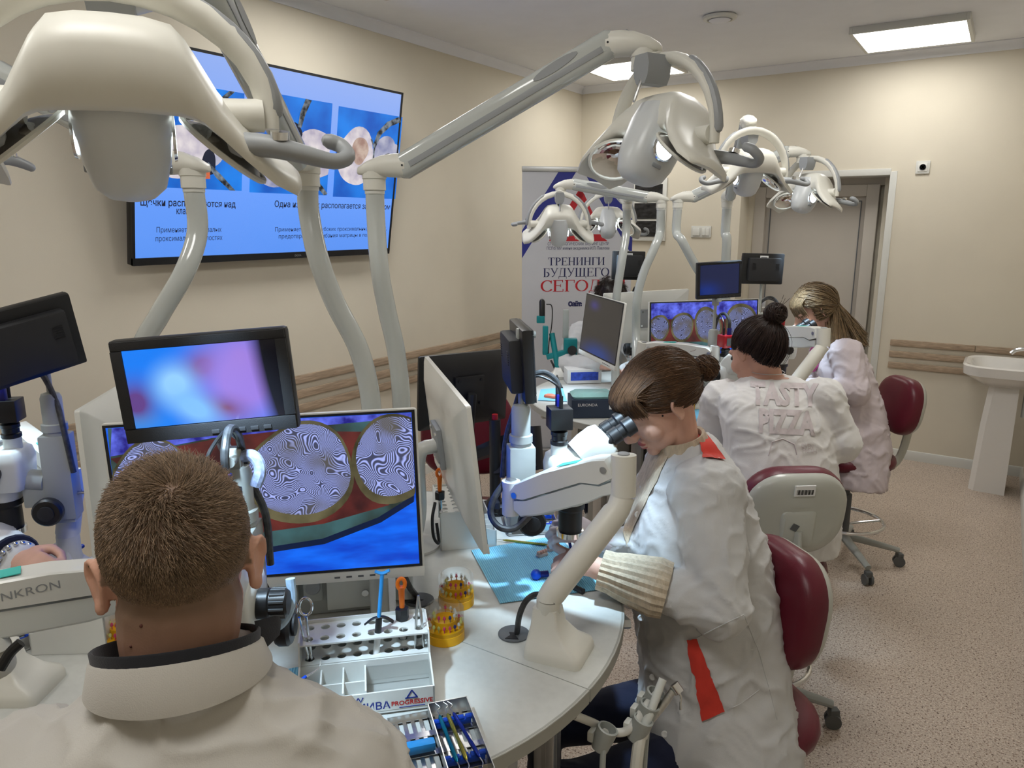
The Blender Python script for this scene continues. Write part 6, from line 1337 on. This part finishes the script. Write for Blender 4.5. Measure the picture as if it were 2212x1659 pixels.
# --- steel instrument cassette
def cassette(M, label, w_, dp, lid=True, instruments=True, group='steel instrument cassettes'):
    t = thing('instrument_cassette', label, 'cassette', M, group); h = .028; th = .0015
    for a, s_ in (((w_/2, dp-th/2, h/2), (w_, th, h)), ((w_/2, th/2, h/2), (w_, th, h)), ((th/2, dp/2, h/2), (th, dp, h)), ((w_-th/2, dp/2, h/2), (th, dp, h))): MB().box(a, s_).build('wall', M_steel, t)
    def slots(x0, wq, z):
        n = 5; pit = wq/n; rows_ = 4; pr_ = dp/rows_
        for i in range(n+1): MB().box((x0+i*pit, dp/2, z), (pit*.45 if 0 < i < n else pit*.22, dp, .001)).build('slot_bar', M_steel, t)
        for j in range(rows_+1): MB().box((x0+wq/2, j*pr_, z+.0003), (wq, pr_*.28, .001)).build('slot_bar', M_steel, t)
    slots(0, w_, .004)
    for y in (dp*.28, dp*.78):
        sb = MB().box((w_/2, y, .012), (w_-.006, .010, .010), b=.002).build('silicone_rail', M_bluep, t)
        for i in range(5): MB().cyl((w_*(.1+.2*i)-.005, y, .018), (w_*(.1+.2*i)+.005, y, .018), .0048, 10).build('silicone_lug', M_bluep, t)
    if lid:
        for a, s_ in (((-w_/2, dp-th/2, .007), (w_, th, .014)), ((-w_+th/2, dp/2, .007), (th, dp, .014)), ((-w_/2, th/2, .007), (w_, th, .014))): MB().box(a, s_).build('lid_wall', M_steel, t)
        slots(-w_, w_, .004); MB().box((-w_*.5, dp*.52, .016), (w_-.008, .018, .016), b=.005).build('silicone_bar', M_lblue, t)
    return t
A1 = Z_(924, 1550); A2 = Z_(1002, 1535); xc = (A2-A1).normalized(); yc = upz.cross(xc); wc = .070
MC = frame(A1-yc*.185, xc); cassette(MC, 'open steel cassette with blue rails at the near table edge', wc, .185)
hcols = [mat('handle_teal', srgb(10, 120, 150), .25, .6), mat('handle_gold', srgb(170, 160, 70), .25, .8), mat('handle_blue', srgb(25, 50, 150), .25, .6)]
for k, (x0, x1) in enumerate(((.014, .018), (.028, .033), (.038, .054))):
    a, b_ = MC @ V((x0, .150, .0255)), MC @ V((x1, .032, .0255)); d = (b_-a).normalized()
    t = thing('hand_instrument', ['teal-handled probe lying in the steel cassette', 'gold-handled probe lying in the steel cassette', 'dark blue-handled probe lying slanted in the steel cassette'][k], 'probe', a, 'coloured probes in the cassette')
    MB().tube([a, a+d*.006, lerp(a, b_, .35), lerp(a, b_, .4), lerp(a, b_, .62), lerp(a, b_, .66), b_-d*.008, b_], [.0016, .0036, .0036, .003, .003, .0036, .0036, .0016], 10).build('handle', hcols[k], t, world=True)
    MB().tube(catmull([a, a-d*.014, a-d*.022+xc*.006, a-d*.030+xc*.0-upz*-.003], 4), [.0012, .0005], 6).build('tip', M_steel, t, world=True)
    MB().tube(catmull([b_, b_+d*.012, b_+d*.022-xc*.005], 4), [.0012, .0005], 6).build('tip', M_steel, t, world=True)
B1 = Z_(1098, 1158); B2 = Z_(1205, 1108); xk = (Z_(1215, 1152)-B1).normalized(); cassette(frame(B1, xk), 'steel cassette with blue clips beside the gloved hand', .14, .12, lid=False)
L1 = Z_(-30, 1440); cassette(frame(L1, (Z_(58, 1405)-L1).normalized()), 'slotted steel cassette at the left border by the white rack', .12, .09, lid=False)
# --- bib things under the microscope
def tooth_model(p, label, ang):
    M = T(p) @ Rz(ang); t = thing('tooth_model', label, 'tooth model', M, 'tooth models on the bib')
    MB().loft([[V((x*k, y*k, z)) for x, y in rrect(.034, .018, .008, 4)] for z, k in ((0, .95), (.006, 1), (.010, .8))]).build('base', mat('model_cream', srgb(226, 208, 196), .5), t)
    for i in range(4): MB().ell((-.012+.008*i, .0, .012), (.0046, .006, .006), None, 10, 6).build('tooth', mat('tooth_peach', srgb(222, 178, 156), .4), t)
tooth_model(Z_(1171, 1202), 'cream tooth model on the blue bib, nearer the cassette', 70); tooth_model(Z_(1193, 1189), 'cream tooth model on the blue bib, nearer the hand', 60)
a, b_ = Z_(1060, 1168)+upz*.006, Z_(1205, 1184)+upz*.006
t = thing('hand_instrument', 'thin gold probe lying on the blue bib', 'probe', a); MB().tube([lerp(a, b_, q) for q in (.18, .24, .8, .86)], [.001, .0032, .0032, .001], 10).build('handle', hcols[1], t, world=True); MB().tube([a, lerp(a, b_, .18)], [.0004, .001], 6).build('tip', M_steel, t, world=True); MB().tube([lerp(a, b_, .86), b_], [.001, .0004], 6).build('tip', M_steel, t, world=True)
a, b_ = at(1210, 1088, 1.80), at(1236, 1196, 1.78)
t = thing('hand_instrument', 'steel and blue instrument held in the gloved hand', 'probe', b_); MB().tube([a, lerp(a, b_, .25)], [.0006, .0022], 8).build('tip', M_steel, t, world=True); MB().tube([lerp(a, b_, .25), b_], .0036, 10).build('handle', hcols[2], t, world=True)
a, b_ = Z_(1212, 1262)+upz*.007, Z_(1260, 1284)+upz*.007
t = thing('marker_pen', 'white and blue marker pen with black cap on the bib edge', 'pen', a); MB().cyl(lerp(a, b_, -.6), lerp(a, b_, .6), .0065, 14).build('barrel', M_label, t, world=True); MB().cyl(lerp(a, b_, .28), lerp(a, b_, .5), .0066, 14).build('band', M_bluep, t, world=True); MB().cyl(lerp(a, b_, .6), b_, .007, 14).build('cap', M_black, t, world=True)
a, b_ = Z_(1158, 1252)+upz*.013, Z_(1184, 1250)+upz*.013
t = thing('applicator', 'blue-topped applicator lying on the bib beside the slanted post', 'applicator', a); MB().ell(a, (.013,)*3).build('cap', M_bluep, t, world=True); MB().cyl(a, b_, .008, 12).build('stem', M_navyplug, t, world=True)
a, b_ = atz(118, 1222, zs)+upz*.010, atz(160, 1198, zs)+upz*.010
t = thing('composite_syringe', 'clear and blue syringe lying by the left microscope', 'syringe', a); MB().cyl(a, b_, .007, 12).build('barrel', M_label, t, world=True); MB().cyl(b_, lerp(a, b_, 1.5), .006, 12).build('plunger', M_bluep, t, world=True); MB().cyl(lerp(a, b_, .92), lerp(a, b_, 1.02), .011, 12).build('flange', M_black, t, world=True)
# pull-out shelf under the worktop edge
t = thing('pull_out_shelf', 'pale pull-out shelf jutting from under the worktop by the beige cuff', 'shelf', V((0, 0, 0)))
c0, c1 = atz(1290, 1262, ZT-.03), atz(1362, 1340, ZT-.03); dx = (c1-c0); d2 = V((dx.y, -dx.x, 0)).normalized()
pl = [c0, c1, c1-R3*.30-F3*.02, c0-R3*.30-F3*.02]; MB().loft([[p-upz*.020 for p in pl], pl]).build('board', M_table, t, world=True, smooth=0); MB().tube([c1-upz*.010, c1-R3*.3-F3*.02-upz*.01], .011, 4).build('rail', M_alu, t, world=True)
# --- handpiece holder under the near table edge
t = thing('handpiece_holder', 'white bar with cup holders for hoses and handpieces below the worktop', 'holder', at(1330, 1600, 1.45))
def A(px, py, D=1.45): return at(px, py, D)
MB().tube(catmull([A(1240, 1545, 1.42), A(1282, 1562), A(1310, 1578), A(1345, 1582), A(1368, 1566), A(1392, 1530, 1.47), A(1418, 1500, 1.49)], 6), .0085, 12).build('bar', M_white, t, world=True)
for k, (px, py, D) in enumerate(((1307, 1588, 1.43), (1384, 1568, 1.45), (1398, 1536, 1.47), (1412, 1510, 1.49))):
    c = A(px, py, D); cp_ = MB().lathe([(.010, -.035), (.017, -.03), (.020, .0), (.0205, .016), (.0165, .017), (.013, -.02), (.003, -.022)], T(c) @ Rx(-10) @ Ry(16), 20).build('cup', M_mgrey, t, world=True)
    MB().box((-.014, 0, -.004), (.012, .022, .022), T(c-R3*.012), b=.003).build('cup_clip', M_lgrey, t, world=True)
def hose(pts, label, r_=.0065, m=None): return solo('hose', label, 'hose', MB().tube(catmull(pts, 8), r_, 10), m or M_mgrey, 'unit hoses')
hose([A(1307, 1600, 1.43), A(1302, 1640, 1.42), A(1300, 1760, 1.42)], 'grey hose hanging from the outer cup holder', .006)
hose([A(1384, 1585, 1.45), A(1376, 1640, 1.44), A(1366, 1760, 1.44)], 'thick pale hose hanging from the second cup holder', .012, M_offw); hose([A(1400, 1550, 1.47), A(1392, 1640, 1.46), A(1386, 1770, 1.46)], 'grey hose hanging from the third cup holder', .0065)
t = thing('suction_tip', 'white suction tube standing in the cup holder', 'suction tube', A(1388, 1560, 1.45)); MB().tube([A(1390, 1575, 1.45), A(1412, 1520, 1.46), A(1432, 1467, 1.47)], [.010, .0085, .008], 14).build('tube', M_lgrey, t, world=True); MB().cyl(A(1385, 1590, 1.45), A(1393, 1566, 1.45), .013, 14).build('valve', M_offw, t, world=True)
t = thing('turbine_handpiece', 'silver turbine handpiece hanging in the holder before the coat', 'handpiece', A(1410, 1545, 1.47)); MB().tube([A(1408, 1555, 1.47), A(1440, 1512, 1.47), A(1456, 1488, 1.47)], [.007, .0085, .007], 12).build('grip', M_clear if 0 else M_steel, t, world=True); MB().cyl(A(1455, 1478, 1.47), A(1468, 1496, 1.465), .0105, 16).build('head', M_chrome, t, world=True); MB().tube(catmull([A(1464, 1492, 1.465), A(1471, 1505, 1.465), A(1470, 1518, 1.465), A(1470, 1533, 1.465)], 4), .0022, 8).build('nozzle', M_chrome, t, world=True)

q = at(950, 1062, 1.93); t = thing('torque_key', 'orange key standing in the half-hidden rack behind the edge-on monitor', 'key', q-upz*.03)
MB().lathe([(.006, -.022), (.013, -.02), (.0135, .0), (.006, .002)], T(q), 6).build('star_knob', M_black, t, world=True); MB().tube([q-upz*.07, q-upz*.02], .006, 10).build('sleeve', M_chrome, t, world=True)
MB().tube([q, q+upz*.03, q+upz*.042], [.005, .006, .0065], 12).build('shaft', M_orange, t, world=True); MB().tube([q+upz*.05+(R3*.007*math.cos(a)+upz*.011*math.sin(a)) for a in [2*PI*k/18 for k in range(19)]], .004, 8).build('ring_head', M_orange, t, world=True)
solocable([at(940, 1085, 1.86), at(934, 1120, 1.85), at(937, 1160, 1.85), at(948, 1172, 1.86), at(943, 1130, 1.87)], .004, 'thin black cable loop beside the man\'s monitor', M_black)
# ================================================================ black monitor on its black arm behind the near table
MBk, wk, hk = panel_frame(at(1098, 752, 2.34), at(905, 770, 2.18), at(1086, 902, 2.40))
t, scr = big_monitor(MBk, wk, hk, 'black monitor seen from behind with a barcode label, on a black arm', None, False, True, group='black monitors')
t = thing('black_gas_arm', 'black gas-spring arm with red cap carrying the black monitor', 'support arm', atz(1070, 1100, zt))
f = atz(1070, 1100, zt); dm = MBk.translation-(MBk.to_3x3() @ V((0, 0, 1)))*.06
MB().lathe([(.06, 0), (.06, .008), (.03, .014), (.024, .03)], T(f), 24).build('foot', M_black, t, world=True)
MB().cyl(f+upz*.02, V((f.x, f.y, 1.14)), .017, 16).build('post', M_black, t, world=True); MB().cyl(V((f.x, f.y, 1.14)), V((f.x, f.y, 1.155)), .009, 12).build('red_cap', M_red, t, world=True)
e1 = at(1160, 1000, 2.18); e2 = at(1152, 935, 2.20); e3 = at(1010, 988, 2.30)
MB().tube([V((f.x, f.y, .98)), lerp(V((f.x, f.y, .98)), e1, .5), e1], .022, 4).build('lower_link', M_black, t, world=True, smooth=0); MB().tube([e1-upz*.02, e2+upz*.02], .022, 14).build('elbow', M_black, t, world=True)
MB().tube([e2, lerp(e2, e3, .5), e3], [.024, .026, .020], 6).build('upper_beam', M_black, t, world=True, smooth=0); MB().tube([e3, dm], .014, 10).build('tilt_head', M_black, t, world=True)
# ================================================================ far table gear
E_dimpic = blotch('screen_dim_photo', srgb(34, 34, 38), srgb(60, 58, 54), 5, es=.9)
MQ, wq, hq = panel_frame(at(1402, 652, 3.28), at(1640, 645, 3.38), at(1400, 800, 3.33))
t, scr = big_monitor(MQ, wq, hq, 'white monitor with a row of four teeth, before the woman in the printed shirt', E_rim); cl = (wq, hq)
sflat(scr, MQ, P_(MQ, [(1400, 650), (1400, 690), (1500, 700), (1640, 690), (1640, 640)]), E_violet, .0022, 'violet_band', cl); sflat(scr, MQ, P_(MQ, [(1400, 690), (1400, 740), (1640, 735), (1640, 688)]), E_maroon, .0025, 'gum', cl)  # violet band and maroon gum of the displayed picture
sflat(scr, MQ, P_(MQ, [(1400, 755), (1400, 800), (1640, 800), (1640, 748)]), E_bluef, .0026, 'blue_cloth', cl)
for k, (cx, cy, rx, ry) in enumerate(((1424, 708, 21, 30), (1473, 706, 25, 32), (1528, 702, 30, 38), (1600, 696, 34, 42))):
    sflat(scr, MQ, blob_px(MQ, cx, cy, rx, ry, 60+k), E_trim, .0029, 'tooth_rim', cl); sflat(scr, MQ, blob_px(MQ, cx, cy, rx*.86, ry*.82, 60+k), E_cont2, .0032, 'tooth', cl)
MP, wp, hp_ = panel_frame(at(1268, 632, 3.56), at(1350, 655, 3.14), at(1250, 762, 3.62))
pic2 = screenmat('far_screen_picture', srgb(42, 40, 40), [(0, -.12, .3, .09, 0, srgb(18, 52, 120), 1.2), (-.1, .1, .1, .04, 0, srgb(52, 46, 110), .8)], .8)
big_monitor(MP, wp, hp_, 'white monitor tilted sideways with a dark grey picture, below the banner lettering', pic2)
MB4, w4, h4 = panel_frame(at(1482, 624, 4.0), at(1298, 634, 3.85), at(1480, 730, 4.1))
big_monitor(MB4, w4, h4, 'white monitor seen from behind with a barcode label, beyond the curved posts', None, True, True)
small_monitor(*panel_frame(at(1508, 568, 2.98), at(1606, 562, 2.99), at(1503, 648, 3.02)), 'small black monitor with a dim blue picture above the dark bun', E_dimblue)
small_monitor(*panel_frame(at(1690, 548, 3.45), at(1601, 546, 3.43), at(1686, 614, 3.48)), 'small black monitor seen from behind with a white label, before the door', None, sticker=True)
small_monitor(*panel_frame(at(1391, 543, 4.02), at(1321, 541, 4.0), at(1390, 605, 4.05)), 'small black monitor seen from behind between the curved posts and banner', None, sticker=True)
O3 = onplane(at(1575, 850, 3.0), ZT); microscope(O3, -fd3+R3*.1, 'black-bodied microscope with red camera below the dark bun', M_red, hgt=0, rod=.13)
O4 = onplane(at(1690, 800, 3.55), ZT); microscope(O4, -fd4, 'microscope with red camera the long-haired woman looks into', M_red, hgt=.02, rod=.20)
O5 = onplane(at(1362, 790, 4.2), ZT); microscope(O5, V((-.6, .7, 0)), 'microscope behind the far white monitors', None, hgt=.02, rod=.14)
f4 = atz(1690, 905, zt)
gas_arm(f4, [at(1688, 880, 2.93), at(1690, 862, 2.92), at(1770, 758, 2.92), at(1778, 748, 2.92)], at(1778, 728, 2.92), at(1640, 716, 3.30), 'white gas-spring arm in front of the long-haired woman', footdir=R3)
f3 = atz(1420, 830, zt)
gas_arm(f3, [at(1392, 815, 3.22), at(1388, 800, 3.2), at(1385, 780, 3.18), at(1384, 770, 3.17)], at(1390, 757, 3.16), at(1545, 760, 3.02), 'white gas-spring arm behind the fringed woman\'s hair', footdir=R3)
# glove box, carton, package, bib with model
t = thing('glove_box', 'white glove carton with blue print on the far table', 'carton', frame(atz(1262, 829, zt), R3+F3*.12)); MB().box((0, .05, .04), (.185, .11, .075), b=.002).build('carton', M_label, t); MB().box((0, -.0056, .042), (.15, .001, .045)).build('printed_panel', mat('print_blue', srgb(50, 80, 190), .5, var=.25, vs=40), t)
t = thing('dark_carton', 'dark blue carton with white lettering on the far table', 'carton', frame(atz(1283, 903, zt), R3+F3*.05)); cb_ = MB().box((0, .07, .042), (.20, .15, .082), b=.002).build('carton', mat('carton_navy', srgb(44, 56, 76), .6, var=.05), t); text('EURONDA', .018, T(-.03, -.0062, .06) @ Rx(90), 'printed_lettering', M_label, cb_); MB().box((.075, -.006, .055), (.02, .001, .03)).build('printed_mark', M_label, cb_)
solo('sterilization_pouch', 'crumpled pale green pouches on top of the dark carton', 'pouch', MB().loft([[V((x*k, y*k, z)) for x, y in rrect(.19, .13, .02, 4)] for z, k in ((.0828, .95), (.092, 1), (.104, .8), (.108, .4))], M=frame(atz(1283, 903, zt), R3+F3*.05) @ T(0, .07, .001)), mat('pouch_green', srgb(150, 200, 200), .25, var=.1, bump=.8, bs=60))
bib([atz(1162, 866, zt), atz(1225, 868, zt), atz(1215, 838, zt), atz(1168, 842, zt)], 'blue paper bib with an orange model on the far table'); p = atz(1190, 858, zt+.004); solo('gum_model', 'small orange gum model on the far blue bib', 'model', MB().loft([[p+V((x*k, y*k, z)) for x, y in blobp(0, 0, .03, .025, 3, 16, .3)] for z, k in ((0, 1), (.01, .9), (.016, .5))]), mat('model_orange', srgb(230, 130, 100), .5))
bib([atz(1470, 935, zt), atz(1530, 935, zt), atz(1520, 885, zt), atz(1475, 885, zt)], 'blue paper bib beside the printed shirt\'s sleeve'); bur_block(atz(1487, 884, zt), 'yellow bur holder beside the hair bun, on the far table', r_=.03)
# teal boom microscope
t = thing('teal_boom_microscope', 'teal boom microscope with black clip-on camera before the banner', 'microscope', atz(1205, 816, zt)); b0 = atz(1205, 816, zt); D_ = (b0-CAM).dot(FW)
MB().loft([[b0+RT*x+V((F3.x, F3.y, 0))*y+upz*z for x, y in rrect(.11*k, .10*k, .02*k, 3)] for z, k in ((0, 1), (.015, 1), (.035, .5), (.06, .3))]).build('foot', M_white, t, world=True)
MB().cyl(b0+upz*.05, at(1192, 720, D_), .016, 12).build('post', M_teal, t, world=True)
MB().box((0, 0, 0), (.075, .05, .10), frame(at(1232, 750, D_), R3), b=.006).build('focus_block', M_teal, t, world=True); MB().box((0, 0, 0), (.13, .035, .03), frame(at(1205, 765, D_), R3+upz*.25), b=.005).build('boom', M_teal, t, world=True); MB().box((0, 0, 0), (.03, .04, .16), frame(at(1178, 735, D_), R3), b=.004).build('side_plate', M_teal, t, world=True)
MB().box((0, 0, 0), (.032, .028, .16), frame(at(1222, 700, D_), R3), b=.003).build('rack_post', M_mgrey, t, world=True)
for q in ((1236, 757, .026), (1258, 750, .012)): MB().cyl(at(q[0], q[1], D_-.03), at(q[0], q[1], D_-.06), q[2], 16).build('knob', M_black, t, world=True)
MB().box((0, 0, 0), (.045, .03, .04), frame(at(1168, 690, D_), R3), b=.004).build('clamp', M_teal, t, world=True); MB().tube([at(1171, 684, D_), at(1171, 652, D_)], .0165, 14, round_end=True).build('clip_camera', M_black, t, world=True)
MB().tube(catmull([at(1180, 657, D_), at(1192, 662, D_), at(1192, 700, D_), at(1186, 740, D_), at(1184, 775, D_)], 6), .003, 8).build('camera_cable', M_black, t, world=True)
solocable([at(1190, 778, D_), at(1200, 800, D_), at(1206, 822, D_-.1), atz(1214, 838, zt+.004)], .006, 'dark cable hanging beside the teal microscope')
